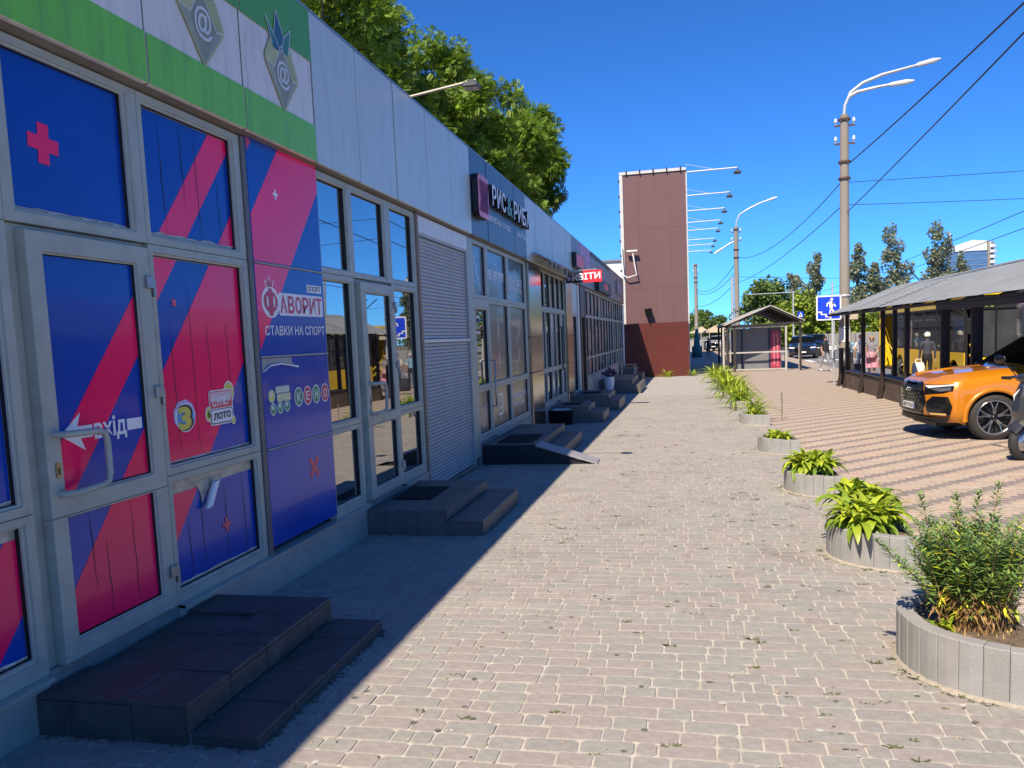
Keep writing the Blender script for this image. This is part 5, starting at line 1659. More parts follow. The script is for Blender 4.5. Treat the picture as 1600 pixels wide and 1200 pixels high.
    def F(v, w, out=.006):
        a = min(.95, abs(v))
        u = .015 + .325 * (a / .96) ** 3.03
        u += du(w) * max(0, 1 - u / .55)
        # push outwards roughly along the plan normal
        slope = min(4.0, .325 * 3.03 * (a / .96) ** 2 / .96)
        n = Vector((-1, slope * (1 if v > 0 else -1), 0)).normalized()
        return Vector((u, v, w)) + n * out
    def patch(nm, pl, m, out=.008, n=1, sub=6):
        """polygon in (v,w) wrapped on the nose"""
        b = MB()
        q = []
        for i in range(len(pl)):
            p, r_ = pl[i], pl[(i + 1) % len(pl)]
            for k in range(sub): q.append((p[0] + (r_[0] - p[0]) * k / sub, p[1] + (r_[1] - p[1]) * k / sub))
        cv, cw = sum(p[0] for p in q) / len(q), sum(p[1] for p in q) / len(q)
        pts = []
        RN = 5
        for j in range(RN + 1):
            for p in q:
                pts.append(F(cv + (p[0] - cv) * j / RN, cw + (p[1] - cw) * j / RN, out))
        fs = []
        m_ = len(q)
        for j in range(RN):
            for k in range(m_):
                fs.append((j * m_ + k, j * m_ + (k + 1) % m_, (j + 1) * m_ + (k + 1) % m_, (j + 1) * m_ + k))
        b.add(pts, fs, 0, True)
        return b.build(nm, m, t, local=True)
    # grille and lower front
    g = patch('grille', [(-.50, .82), (-.44, .88), (.44, .88), (.50, .82), (.56, .60), (.44, .40), (-.44, .40), (-.56, .60)], M_CBLK, .006)
    if detail:
        b = MB()
        for r in range(7):
            w = .45 + r * .06
            for c_ in range(9):
                v = -.42 + c_ * .105 + (.05 if r % 2 else 0)
                if abs(v) > .47: continue
                p = [F(v + dv, w + dw, .012) for dv, dw in ((-.04, 0), (0, .024), (.04, 0), (0, -.024))]
                b.poly([tuple(x_) for x_ in p])
        b.build('grille_cell', mat("grille_dark_grey", (.05, .05, .055), .35), g, local=True)
        b = MB()
        for k in range(4):
            b.lathe([(.030, -.004), (.038, -.004), (.038, .004), (.030, .004)], 14, tuple(F(-.075 + .05 * k, .80, .02)), axis='x')
        b.build('front_badge', M_RIM, g, local=True)
        for s_ in (-1, 1):
            patch('headlight_surround', [(s_ * .48, .90), (s_ * .80, .905), (s_ * .955, .93), (s_ * .955, .83), (s_ * .84, .775), (s_ * .52, .735), (s_ * .515, .82)], M_CBLK, .006)
            hl_ = patch('headlight', [(s_ * .50, .885), (s_ * .60, .845), (s_ * .95, .895), (s_ * .952, .92), (s_ * .80, .897)], M_LED, .012)
            patch('headlight', [(s_ * .64, .835), (s_ * .93, .868), (s_ * .93, .82), (s_ * .80, .795)], mat("headlight_glass", (.10, .11, .13), .06, coat=1), .011)
            patch('side_intake', [(s_ * .575, .63), (s_ * .68, .715), (s_ * .90, .715), (s_ * .95, .56), (s_ * .92, .40), (s_ * .63, .40), (s_ * .55, .52)], M_CBLK, .010)
            patch('intake_blade', [(s_ * .66, .415), (s_ * .62, .445), (s_ * .88, .445), (s_ * .88, .415)], mat("gold_trim", (.72, .45, .14), .3), .016)
        patch('front_splitter', [(-.92, .375), (.92, .375), (.86, .30), (-.86, .30)], M_CMAT, .012)
        patch('splitter_edge', [(-.90, .312), (.90, .312), (.90, .292), (-.90, .292)], M_CMAT, .04)
        pl_ = patch('number_plate', [(-.26, .59), (.26, .59), (.26, .48), (-.26, .48)], M_WHITE, .02, sub=2)
        patch('plate_band', [(-.26, .588), (-.22, .588), (-.22, .482), (-.26, .482)], mat("plate_blue", (.02, .06, .35), .4), .023, sub=2)
        if plate:
            letters('plate_text', plate, lambda u, v, d: tuple(F(.235 - .43 * u if False else -.20 + .43 * u, .505 + .065 * v, .0235 + d * .0006)), M_BLKPR, t, .012, local=True)
        # wheel arch rims, door lines, handles, mirrors, hood creases
        for uc in (uf, ur):
            for s_ in (-1, 1):
                b = MB()
                n = 24
                vs = []
                for k in range(n + 1):
                    a = rad(-6) + rad(192) * k / n
                    for (r_, y_) in ((AR - .012, .955), (AR - .008, .995), (AR + .045, 1.0), (AR + .055, .965)):
                        vs.append((uc + r_ * math.cos(a), s_ * y_, .36 + r_ * math.sin(a)))
                fs = []
                for k in range(n):
                    for q in range(3):
                        i = k * 4 + q; fs.append((i, i + 4, i + 5, i + 1) if s_ > 0 else (i, i + 1, i + 5, i + 4))
                b.add(vs, fs, 0, True); b.build('wheel_arch', archm or paint, t, local=True)
        for s_ in (-1, 1):
            b = MB(); b.ell((1.62, s_ * 1.08, 1.10), (.10, .12, .085), 12); b.box(1.58, 1.66, s_ * .93, s_ * 1.02, 1.02, 1.07); b.build('wing_mirror', M_CBLK, t, local=True)
            b = MB()
            for u in (1.52, 2.62, 3.45): b.box(u, u + .008, s_ * (W(u) - .004), s_ * (W(u) + .003), .40, .98)
            b.build('door_seam', M_CMAT, t, local=True)
            for u in (2.3, 3.2):
                b = MB(); b.box(u, u + .2, s_ * (W(u) + .002), s_ * (W(u) + .03), .90, .93, ch=.006); b.build('door_handle', paint, t, local=True)
            b = MB(); b.tube([(.30, s_ * .56, 1.02), (.8, s_ * .62, 1.082), (1.4, s_ * .60, 1.125)], .012, 6); b.build('hood_crease', paint, t, local=True)
        b = MB(); b.box(.25, 4.7, -.5, .5, .2, .27); b.build('underbody', M_CMAT, t, local=True)
    else:
        for s_ in (-1, 1):
            patch('headlight', [(s_ * .52, .86), (s_ * .90, .90), (s_ * .92, .80), (s_ * .58, .78)], M_LED, .012)
        patch('number_plate', [(-.26, .56), (.26, .56), (.26, .46), (-.26, .46)], M_WHITE, .02, sub=2)
    return t
phi = rad(5.5)
ox, oy = 4.57 - (.96 * math.cos(phi) + .86 * math.sin(phi)), 13.38 - (.96 * math.sin(phi) - .86 * math.cos(phi))
make_car('orange_suv', 'orange sports utility car parked nose out beside the shelter', (ox, oy, gz(oy) + .002), phi, M_ORANGE, 'АА7717МК', scale=.95)
make_car('dark_blue_suv', 'dark blue car with lights facing the camera on the road behind the kiosk', (8.45, 63.0, -.67), rad(82), M_NAVY, detail=False)
make_car('dark_saloon_car', 'dark car half hidden behind the dark blue one on the road', (11.2, 74.0, -.67), rad(86), mat("black_car_paint", (.012, .013, .016), .25, .2, 0, coat=1), detail=False)
make_car('pale_parked_car', 'pale car parked far down beside the market stalls', (3.0, 92.0, -.54), rad(75), mat("beige_car_paint", (.50, .47, .42), .3, 0, 0, coat=1), detail=False)

# scooter at the right edge
sc = thing('grey_scooter', 'dark grey motor scooter standing at the right edge in front of the orange car', 'scooter', (4.15, 11.25, gz(11.2)), rad(35))
M_SCG = mat("graphite_scooter_paint", (.05, .052, .055), .3, .3, .05, 8, coat=.8)
b = MB(); b.lathe([(.16, -.05), (.215, -.05), (.235, -.02), (.235, .02), (.215, .05), (.16, .05)], 24, (0, 0, .235), axis='y'); w_ = b.build('wheel', M_TYRE, sc, local=True)
b = MB(); b.lathe([(.0, -.03), (.16, -.03), (.16, .03), (0, .03)], 16, (0, 0, .235), axis='y'); b.build('rim', M_RIM, w_, local=True)
b = MB(); b.lathe([(.16, -.06), (.215, -.06), (.235, -.02), (.235, .02), (.215, .06), (.16, .06)], 24, (1.30, 0, .235), axis='y'); b.build('wheel', M_TYRE, sc, local=True)
b = MB()
for y in (-.075, .075): b.tube([(0, y, .235), (.12, y, .62)], .02, 8)
b.build('fork', M_STEEL, sc, local=True)
b = MB()
prof = [(-.22, .40, .06), (-.14, .50, .10), (.0, .56, .10), (.10, .50, .09), (.16, .44, .06)]
for (xa, za, ya), (xb, zb, yb) in zip(prof[:-1], prof[1:]):
    b.add([(xa, -ya, za - .05), (xa, 0, za), (xa, ya, za - .05), (xb, -yb, zb - .05), (xb, 0, zb), (xb, yb, zb - .05)], [(0, 3, 4, 1), (1, 4, 5, 2)], 0, True)
b.build('front_mudguard', M_SCG, sc, local=True)
b = MB()
secs = [(.30, .06, .30, .02), (.45, .17, .18, .0), (.62, .22, .10, -.01), (.80, .23, .06, .03), (.93, .18, .04, .08), (1.02, .10, .06, .12)]
vs = []
for (z, wv, xo, xf) in secs:
    vs += [(xo + .10, -wv, z), (xf - .02, -wv * .65, z), (xf - .09, 0, z), (xf - .02, wv * .65, z), (xo + .10, wv, z), (xo + .22, 0, z)]
fs = []
for i in range(len(secs) - 1):
    for k in range(6): fs.append((i * 6 + k, i * 6 + (k + 1) % 6, (i + 1) * 6 + (k + 1) % 6, (i + 1) * 6 + k))
b.add(vs, fs, 0); b.build('leg_shield', M_SCG, sc, local=True)
b = MB(); b.add([(-.03, -.10, .70), (-.03, .10, .70), (.0, .14, .82), (.02, .07, .90), (.02, -.07, .90), (.0, -.14, .82)], [(5, 4, 3, 2, 1, 0)]); b.build('headlight', M_LED, sc, local=True)
b = MB(); b.tube([(.18, -.36, 1.02), (.14, -.15, 1.05), (.12, 0, 1.04), (.14, .15, 1.05), (.18, .36, 1.02)], .02, 8); b.ell((.13, 0, 1.03), (.12, .20, .07), 12); b.build('handlebar', M_SCG, sc, local=True)
for y in (-1, 1):
    b = MB(); b.tube([(.15, y * .22, 1.06), (.12, y * .30, 1.17), (.10, y * .36, 1.25)], .007, 6); b.ell((.10, y * .40, 1.27), (.025, .085, .055), 12); m_ = b.build('mirror', M_CBLK, sc, local=True)
    b = MB(); b.tube([(.17, y * .30, 1.02), (.19, y * .43, 1.02)], .022, 8); b.build('grip', M_CMAT, sc, local=True)
b = MB(); b.box(.25, .72, -.19, .19, .30, .38, ch=.03); b.box(.68, 1.55, -.17, .17, .40, .74, ch=.10); b.build('body', M_SCG, sc, local=True)
b = MB(); b.box(.72, 1.50, -.15, .15, .74, .83, ch=.04); b.build('seat', M_CMAT, sc, local=True)
b = MB(); b.tube([(.62, -.12, .30), (.66, -.24, .01)], .014, 6); b.build('side_stand', M_STEEL, sc, local=True)
b = MB(); b.box(.7, 1.35, -.13, .13, .2, .42, ch=.05); b.build('engine', M_CMAT, sc, local=True)

# yellow trolleybus behind the shelter
BUSX = 8.0
bus = thing('yellow_bus', 'yellow low floor bus with open doors at the stop behind the shelter', 'bus', (BUSX, 25.0, gz(25) - .13))
M_BUSY = mat("yellow_bus_paint", (1.0, .66, .014), .35, 0, .05, 2, coat=.4)
M_BUSG = mat("bus_window_glass", (.05, .055, .06), .04, .0, .4, 1.5, ior=2.0)
M_CREAM = mat("cream_bus_paint", (.80, .60, .10), .4)
bz = gz(30) - .13
YB0, YB1 = 25.0, 36.7
doorsY = [(25.25, 26.05), (34.4, 36.2)]
b = MB()
# roof, floor, far side, ends
b.box(BUSX, BUSX + 2.5, YB0 + .2, YB1, bz + 2.72, bz + 3.05, 0, ch=.12)
b.box(BUSX + .06, BUSX + 2.44, YB0 + .15, YB1 - .1, bz + .32, bz + .40, 2)
b.box(BUSX + 2.42, BUSX + 2.5, YB0 + .1, YB1, bz + .3, bz + 1.15, 0); b.box(BUSX, BUSX + 2.5, YB1 - .08, YB1, bz + .3, bz + 2.74, 0)
b.build('body', [M_BUSY, M_CREAM, M_CMAT], bus)
b = MB(); b.box(BUSX - .012, BUSX + .02, YB0 + .3, YB1, bz + 2.55, bz + 2.715, ch=.008); b.build('roof_band', M_CREAM, bus)
segs = []
prev = YB0 + .2
for (a, c) in doorsY: segs.append((prev, a)); prev = c
segs.append((prev, YB1))
wheels = [27.0, 33.35]
for (a, c) in segs:
    if c - a < .1: continue
    # lower side panel with a wheel arch cut into its outline
    wy = [w for w in wheels if a + .2 < w < c - .2]
    out = [(a, .30)]
    for w in wy:
        n = 14
        out += [(w + .55 * math.cos(math.pi - math.pi * k / n), .42 + .55 * math.sin(math.pi - math.pi * k / n)) if 0 < k < n else ((w - .55, .30) if k == 0 else (w + .55, .30)) for k in range(n + 1)]
    out += [(c, .30), (c, 1.20), (a, 1.20)]
    b = MB(); b.prism(out, lambda y, z: (BUSX + .07, y, bz + z), lambda y, z: (BUSX, y, bz + z)); b.build('side_panel', M_BUSY, bus)
    n = max(1, int((c - a) / 1.3))
    for k in range(n):
        ya, yb = a + (c - a) * k / n + .05, a + (c - a) * (k + 1) / n - .05
        b = MB()
        for (p0, p1, q0, q1) in ((ya - .05, yb + .05, 1.202, 1.26), (ya - .05, yb + .05, 2.49, 2.545), (ya - .05, ya, 1.26, 2.49), (yb, yb + .05, 1.26, 2.49), (ya, yb, 1.97, 2.0)): b.box(BUSX + .005, BUSX + .06, p0, p1, bz + q0, bz + q1)
        w_ = b.build('window', M_CMAT, bus)
        b = MB(); b.box(BUSX + .03, BUSX + .04, ya, yb, bz + 1.26, bz + 2.49); b.build('pane', M_BUSG, w_)
for (a, c) in doorsY:
    b = MB(); b.box(BUSX + .02, BUSX + .07, a, a + .06, bz + .33, bz + 2.55); b.box(BUSX + .02, BUSX + .07, c - .06, c, bz + .33, bz + 2.55); b.box(BUSX + .02, BUSX + .07, a, c, bz + 2.46, bz + 2.55)
    d = b.build('door', M_CMAT, bus)
    b = MB(); b.box(BUSX + .45, BUSX + .5, a - .3, c + .3, bz + .4, bz + 2.5); b.build('dark_interior', M_BLACK, d)
    b = MB()
    for (p, q) in (((a + .15, 1.0), (c - .2, 1.45)), ((a + .15, .70), (c - .2, 1.15))): b.tube([(BUSX + .10, p[0], bz + p[1]), (BUSX + .10, q[0], bz + q[1])], .03, 6)
    b.tube([(BUSX + .10, a + .12, bz + .5), (BUSX + .10, a + .12, bz + 2.3)], .025, 6)
    b.build('handrail', mat("yellow_rail", (.75, .55, .05), .4), d)
b = MB(); b.box(BUSX + 1.2, BUSX + 1.25, YB0 + .3, YB1 - .2, bz + .42, bz + 2.6); b.build('dark_interior', mat("bus_interior_dark", (.03, .028, .026), .8, 0, .3, 2), bus)
for w in wheels:
    wh = wheel_mesh(bus, (.18, w - 25.0, bz + .13 - gz(25) + .0 - gz(30) + gz(30) - .13 + .47), -1, r=.47, w=.3, rim=.27)
    wh.rotation_euler = (0, 0, rad(90)); wh.location = (.18 + (w - 25.0), 0, 0) if False else (0, 0, 0)
    wh.rotation_euler = (0, 0, 0)
# front end with screen, display and mirror
b = MB(); b.box(BUSX + .05, BUSX + 2.45, YB0 - .02, YB0 + .1, bz + .3, bz + 1.1, ch=.05); b.build('front_panel', M_BUSY, bus)
b = MB(); b.box(BUSX + .06, BUSX + 2.44, YB0 - .01, YB0 + .05, bz + 1.11, bz + 2.4); b.build('windscreen', M_BUSG, bus)
b = MB(); b.box(BUSX + .05, BUSX + 2.45, YB0 + .0, YB0 + .1, bz + 2.42, bz + 2.8, ch=.03); d = b.build('display_box', M_CMAT, bus)
letters('route_number', '33', lambda u, v, d_: (BUSX + .18 + .26 * u, YB0 - .002 - d_ * .01, bz + 2.5 + .17 * v), mat("led_yellow", (.55, .65, .10), .5), d, .03)
b = MB(); b.tube([(BUSX + .0, YB0 + .05, bz + 2.45), (BUSX - .22, YB0 - .25, bz + 2.4), (BUSX - .25, YB0 - .28, bz + 2.2)], .022, 6); b.box(BUSX - .36, BUSX - .16, YB0 - .33, YB0 - .25, bz + 1.75, bz + 2.2, ch=.03); b.build('mirror', M_CMAT, bus)
b = MB()
for k in range(2): b.tube([(BUSX + 1.0 + .5 * k, 31.5, bz + 3.05), (BUSX + 1.0 + .5 * k, 35.5, bz + 3.5), (BUSX + 1.0 + .5 * k, 38.0, bz + 4.4)], .025, 6)
b.build('trolley_pole', M_BLACK, bus)
# second dark vehicle ahead of the bus
bs2 = thing('dark_bus', 'dark glazed bus with lilac curtains standing ahead of the yellow one', 'bus', (BUSX + .1, 13.0, gz(18)))
b = MB(); b.box(BUSX + .1, BUSX + 2.5, 12.5, 22.6, gz(18) + .25, gz(18) + 2.9, ch=.08); b.build('body', mat("dark_bus_paint", (.03, .032, .038), .3, 0, 0, coat=.6), bs2)
for k in range(5):
    ya = 13.0 + 1.9 * k
    b = MB(); b.box(BUSX + .085, BUSX + .102, ya, ya + 1.75, gz(18) + 1.15, gz(18) + 2.55); w_ = b.build('window', M_BUSG, bs2)
    b = MB()
    for q in range(24):
        y0_ = ya + .03 + q * .07
        b.add([(BUSX + .082, y0_, gz(18) + 2.5), (BUSX + .070, y0_ + .035, gz(18) + 2.5), (BUSX + .072, y0_ + .035, gz(18) + 2.2), (BUSX + .082, y0_, gz(18) + 2.2)], [(0, 1, 2, 3)])
        b.add([(BUSX + .070, y0_ + .035, gz(18) + 2.5), (BUSX + .082, y0_ + .07, gz(18) + 2.5), (BUSX + .082, y0_ + .07, gz(18) + 2.2), (BUSX + .072, y0_ + .035, gz(18) + 2.2)], [(0, 1, 2, 3)])
    b.build('curtain', mat("lilac_curtain", (.42, .30, .62), .9), w_)
b = MB(); b.box(BUSX + .06, BUSX + .10, 12.8, 22.3, gz(18) + .9, gz(18) + 1.08); b.build('yellow_stripe', mat("olive_stripe", (.40, .33, .05), .5), bs2)
for w in (15.0, 20.8):
    wheel_mesh(bs2, (.2, w - 13.0, .45), -1, r=.45, w=.3, rim=.26)
# ------------------------------------------------------------------ people
SKIN = mat("skin", (.50, .30, .21), .55, 0, .05)
def cloth(n, c): return mat(n, c, .85, 0, .12, 14, .2, 60)
def person(label, loc, rz, h, shirt, pants, hair, stride=.0, arms=(0.0, 0.0), sleeve=.5, skirt=None, shoes=None, hairkind='short', lean=0.0, bend=0.0):
    t = thing('person', label, 'person', loc, rz)
    k = h / 1.75
    V, E, RD, TG = [], [], [], []
    def vtx(p, r):
        V.append((p[0] * k, p[1] * k, p[2] * k)); RD.append(r * k); return len(V) - 1
    def edge(a, b, tag_): E.append((a, b)); TG.append(tag_)
    L_ = lean
    pel = vtx((0, 0, .95), .125); wst = vtx((0, -.01 - L_ * .2, 1.10), .115); chs = vtx((0, -.005 - L_ * .6, 1.32), .135); nb = vtx((0, .0 - L_ * .9, 1.47), .065); nk = vtx((0, -.01 - L_ * 1.0, 1.53), .052)
    hd = vtx((0, -.02 - L_ * 1.1, 1.62), .088); ht = vtx((0, -.01 - L_ * 1.1, 1.70), .07); nose = vtx((0, -.115 - L_ * 1.1, 1.615), .014)
    edge(pel, wst, 's'); edge(wst, chs, 's'); edge(chs, nb, 's'); edge(nb, nk, 'k'); edge(nk, hd, 'k'); edge(hd, ht, 'k'); edge(hd, nose, 'k')
    for i, s in enumerate((-1, 1)):
        ph = stride * s
        hip = vtx((s * .095, 0, .90), .095); kn = vtx((s * .10, -.5 * ph * .55 - .03, .49), .062); bk = max(0, -ph) * .35
        an = vtx((s * .10, -.5 * ph + bk * .2, .085 + bk * .15), .043); toe = vtx((s * .115, -.5 * ph - .15, .04 + bk * .02), .036); heel = vtx((s * .10, -.5 * ph + .05, .04 + bk * .2), .035)
        leg = 'p' if not skirt else 'k'
        edge(pel, hip, 'p'); edge(hip, kn, leg); edge(kn, an, leg); edge(an, toe, 'b'); edge(an, heel, 'b')
        a = arms[i]
        sh = vtx((s * .185, -L_ * .8, 1.41), .062); ex, ey, ez = s * .235, -L_ * .7 + .03 - a * .10, 1.13
        el = vtx((ex, ey, ez), .045)
        fa = a * 1.5 + bend
        wr = vtx((s * (.245 - .09 * bend), ey - .02 - .25 * math.sin(fa * .9), ez - .25 * math.cos(fa * .9)), .031)
        edge(chs, sh, 's'); edge(sh, el, 's' if sleeve > .3 else 'k'); edge(el, wr, 's' if sleeve > .8 else 'k')
        d = Vector((0, -math.sin(fa * .9), -math.cos(fa * .9)))
        wv = Vector(V[wr]) / k
        pm = vtx(wv + d * .07, .030); edge(wr, pm, 'k')
        side = Vector((0, 1, 0)).cross(d); fwd = Vector((0, -math.cos(fa * .9), math.sin(fa * .9)))
        for j, (o_, l_) in enumerate(((-.027, .065), (-.009, .078), (.010, .074), (.027, .058))):
            f1 = vtx(wv + d * (.085 + l_ * .45) + fwd * o_ - Vector((s * .006, 0, 0)), .0095); f2 = vtx(wv + d * (.08 + l_) + fwd * o_ - Vector((s * .018, 0, 0)), .008)
            edge(pm, f1, 'k'); edge(f1, f2, 'k')
        t1 = vtx(wv + d * .055 + fwd * .042 - Vector((s * .012, 0, 0)), .0105); t2 = vtx(wv + d * .095 + fwd * .056 - Vector((s * .018, 0, 0)), .009)
        edge(wr, t1, 'k'); edge(t1, t2, 'k')
    me = bpy.data.meshes.new('skeleton'); me.from_pydata(V, E, [])
    ob = bpy.data.objects.new('skeleton', me); COL.objects.link(ob)
    ob.modifiers.new('skin', 'SKIN').use_smooth_shade = True
    sv = me.skin_vertices[0].data
    for i, r_ in enumerate(RD): sv[i].radius = (r_, r_ * (.78 if i in (1, 2, 3) else 1.0))
    sv[0].use_root = True
    for i in (1, 2): sv[i].radius = (RD[i] * 1.22, RD[i] * .85)
    ob.modifiers.new('sub', 'SUBSURF').levels = 1
    dg = bpy.context.evaluated_depsgraph_get(); dg.update()
    m2 = bpy.data.meshes.new_from_object(ob.evaluated_get(dg))
    bpy.data.objects.remove(ob)
    m2.name = 'body'
    m2.materials.clear()
    shoe = shoes or cloth("dark_shoes", (.03, .028, .027))
    for m_ in (shirt, pants, SKIN, shoe): m2.materials.append(m_)
    A = np.array([V[a] for a, _ in E]); B_ = np.array([V[c] for _, c in E]); D = B_ - A; DD = (D * D).sum(1) + 1e-9
    er = np.array([max(RD[a], RD[c]) for a, c in E])
    idx = {'s': 0, 'p': 1, 'k': 2, 'b': 3}
    for p in m2.polygons:
        c = np.array(p.center)
        tt = np.clip(((c - A) * D).sum(1) / DD, 0, 1)
        ds = np.linalg.norm(c - (A + D * tt[:, None]), axis=1) - er * .7
        j = int(ds.argmin())
        g_ = TG[j]
        if g_ == 's' and .3 < sleeve < .8 and j > 6 and c[2] < 1.24 * k and abs(c[0]) > .19 * k: g_ = 'k'
        p.material_index = idx[g_]; p.use_smooth = True
    o = bpy.data.objects.new('body', m2); COL.objects.link(o); o.parent = t
    hx = (-.012 - L_ * 1.1) * k
    b = MB()
    n = 14
    hc = Vector((0, hx + .005 * k, 1.645 * k))
    vs = []
    for i in range(6):
        ph_ = math.pi * .62 * i / 5 * (1.0)
        for q in range(n):
            a_ = 2 * math.pi * q / n
            fr = max(0, -math.sin(a_))
            pz = ph_ * (1 - .42 * fr)
            rr_ = .106 * k
            vs.append(hc + Vector((rr_ * .92 * math.sin(pz) * math.cos(a_), rr_ * 1.05 * math.sin(pz) * math.sin(a_), rr_ * 1.05 * math.cos(pz))))
    fs = [(i * n + q, (i + 1) * n + q, (i + 1) * n + (q + 1) % n, i * n + (q + 1) % n) for i in range(5) for q in range(n)]
    b.add(vs, fs, 0, True)
    if hairkind == 'long': b.ell((0, hx + .06 * k, 1.56 * k), (.085 * k, .05 * k, .12 * k), 10)
    if hairkind == 'cap': b.box(-.07 * k, .07 * k, hx - .19 * k, hx - .08 * k, 1.665 * k, 1.68 * k)
    b.build('cap' if hairkind == 'cap' else 'hair', hair, t, local=True)
    b = MB()
    for s in (-1, 1): b.ell((s * .034 * k, hx - .098 * k, 1.635 * k), (.012 * k, .006 * k, .008 * k), 8)
    b.ell((0, hx - .098 * k, 1.572 * k), (.022 * k, .006 * k, .005 * k), 8)
    b.build('eyes_and_mouth', cloth("face_dark", (.10, .05, .045)), t, local=True)
    if skirt:
        b = MB(); vs = []; n = 20
        for (z, rx, ry) in ((1.06, .145, .12), (.98, .185, .15), (.80, .235, .20), (.60, .27, .24), (.44, .29, .27)):
            for q in range(n):
                a_ = 2 * math.pi * q / n; w = 1 + .05 * math.cos(a_ * 6) * (1.06 - z)
                vs.append((rx * w * k * math.cos(a_), ry * w * k * math.sin(a_), z * k))
        b.add(vs, [(i * n + q, i * n + (q + 1) % n, (i + 1) * n + (q + 1) % n, (i + 1) * n + q) for i in range(4) for q in range(n)], 0, True)
        b.build('skirt', skirt, t, local=True)
    return t
H_DK = cloth("dark_hair", (.02, .015, .012)); H_BL = cloth("blond_hair", (.45, .30, .14)); H_GR = cloth("grey_cap", (.55, .52, .50)); H_BR = cloth("brown_hair", (.10, .05, .03))
p1 = person('person in a dark shirt and pale grey trousers walking past the kiosk', (6.55, 41.2, gz(41.2)), rad(38), 1.68, cloth("dark_shirt", (.025, .026, .030)), cloth("grey_trousers", (.34, .34, .36)), H_DK, stride=.45, arms=(.25, -.25), shoes=cloth("white_shoes", (.7, .7, .68)))
p2 = person('person in a grey top and pink skirt standing behind the shelter posts', (7.06, 33.6, gz(33.6)), rad(-20), 1.62, cloth("grey_top", (.22, .21, .24)), cloth("pink_cloth", (.60, .26, .36)), H_BL, stride=.12, arms=(.3, .2), sleeve=.1, skirt=cloth("pink_skirt", (.62, .28, .38)), hairkind='long', bend=.8)
p3 = person('person in a white shirt and jeans behind the one in the pink skirt', (6.92, 34.9, gz(34.9)), rad(150), 1.70, cloth("white_shirt", (.70, .68, .68)), cloth("blue_jeans", (.10, .17, .30)), H_BL, stride=.1)
p4 = person('person in a light blue shirt and dark trousers between the first posts', (6.72, 36.2, gz(36.2)), rad(170), 1.66, cloth("light_blue_shirt", (.22, .42, .58)), cloth("navy_trousers", (.03, .035, .06)), H_GR, hairkind='cap')
p5 = person('person in a white cap and navy jacket carrying bags, seen from behind', (7.56, 28.1, gz(28.1)), rad(185), 1.68, cloth("navy_jacket", (.055, .06, .095)), cloth("black_trousers", (.015, .015, .018)), cloth("white_cap", (.72, .70, .68)), sleeve=1, hairkind='cap', arms=(.05, .05))
p6 = person('person in black walking away far down the pavement beyond the fence', (2.0, 74, gz(74)), rad(180), 1.66, cloth("black_top", (.02, .02, .024)), cloth("black_skirt_cloth", (.02, .02, .022)), H_DK, stride=.3)
def bag(label, x, y, z, m, w=.34, h=.36, d=.14, nm='shopping_bag'):
    t = thing(nm, label, 'bag', (x, y, z))
    b = MB()
    secs = [(0, .92), (.1, 1.0), (.6, .98), (1.0, .75)]
    vs = []
    for (q, s_) in secs:
        vs += [(x - w / 2 * s_, y - d / 2 * s_, z + h * q), (x, y - d / 2 * s_ * 1.3, z + h * q), (x + w / 2 * s_, y - d / 2 * s_, z + h * q), (x + w / 2 * s_, y + d / 2 * s_, z + h * q), (x, y + d / 2 * s_ * 1.3, z + h * q), (x - w / 2 * s_, y + d / 2 * s_, z + h * q)]
    b.add(vs, [(i * 6 + k, i * 6 + (k + 1) % 6, (i + 1) * 6 + (k + 1) % 6, (i + 1) * 6 + k) for i in range(3) for k in range(6)] + [(5, 4, 3, 2, 1, 0)], 0, True)
    b.build('bag', m, t)
    b = MB()
    for yy in (-d * .3, d * .3): b.tube([(x - w * .25, y + yy, z + h), (x - w * .2, y + yy * .5, z + h * 1.3), (x + w * .2, y + yy * .5, z + h * 1.3), (x + w * .25, y + yy, z + h)], .008, 5)
    b.build('strap', m, t)
bag('white plastic bag carried by the person in the navy jacket', 7.27, 28.0, gz(28) + .36, cloth("white_plastic_bag", (.88, .86, .80)), .36, .36)
bag('small red bag below the white one at the legs of the person in navy', 7.30, 27.9, gz(28) + .03, cloth("red_bag", (.45, .06, .04)), .36, .26)
bag('pink handbag held before the grey top', 6.95, 33.3, gz(33) + .78, cloth("pink_bag", (.62, .34, .42)), .32, .24, nm='handbag')
bag('black backpack hanging behind the walking person', 6.30, 41.45, gz(41) + .72, cloth("black_backpack", (.03, .03, .03)), .28, .40, .18, nm='backpack')
bag('dark blue holdall standing between the shelter posts', 6.4, 33.9, gz(33) + .0, cloth("navy_holdall", (.03, .035, .055)), .75, .55, .3, nm='holdall')

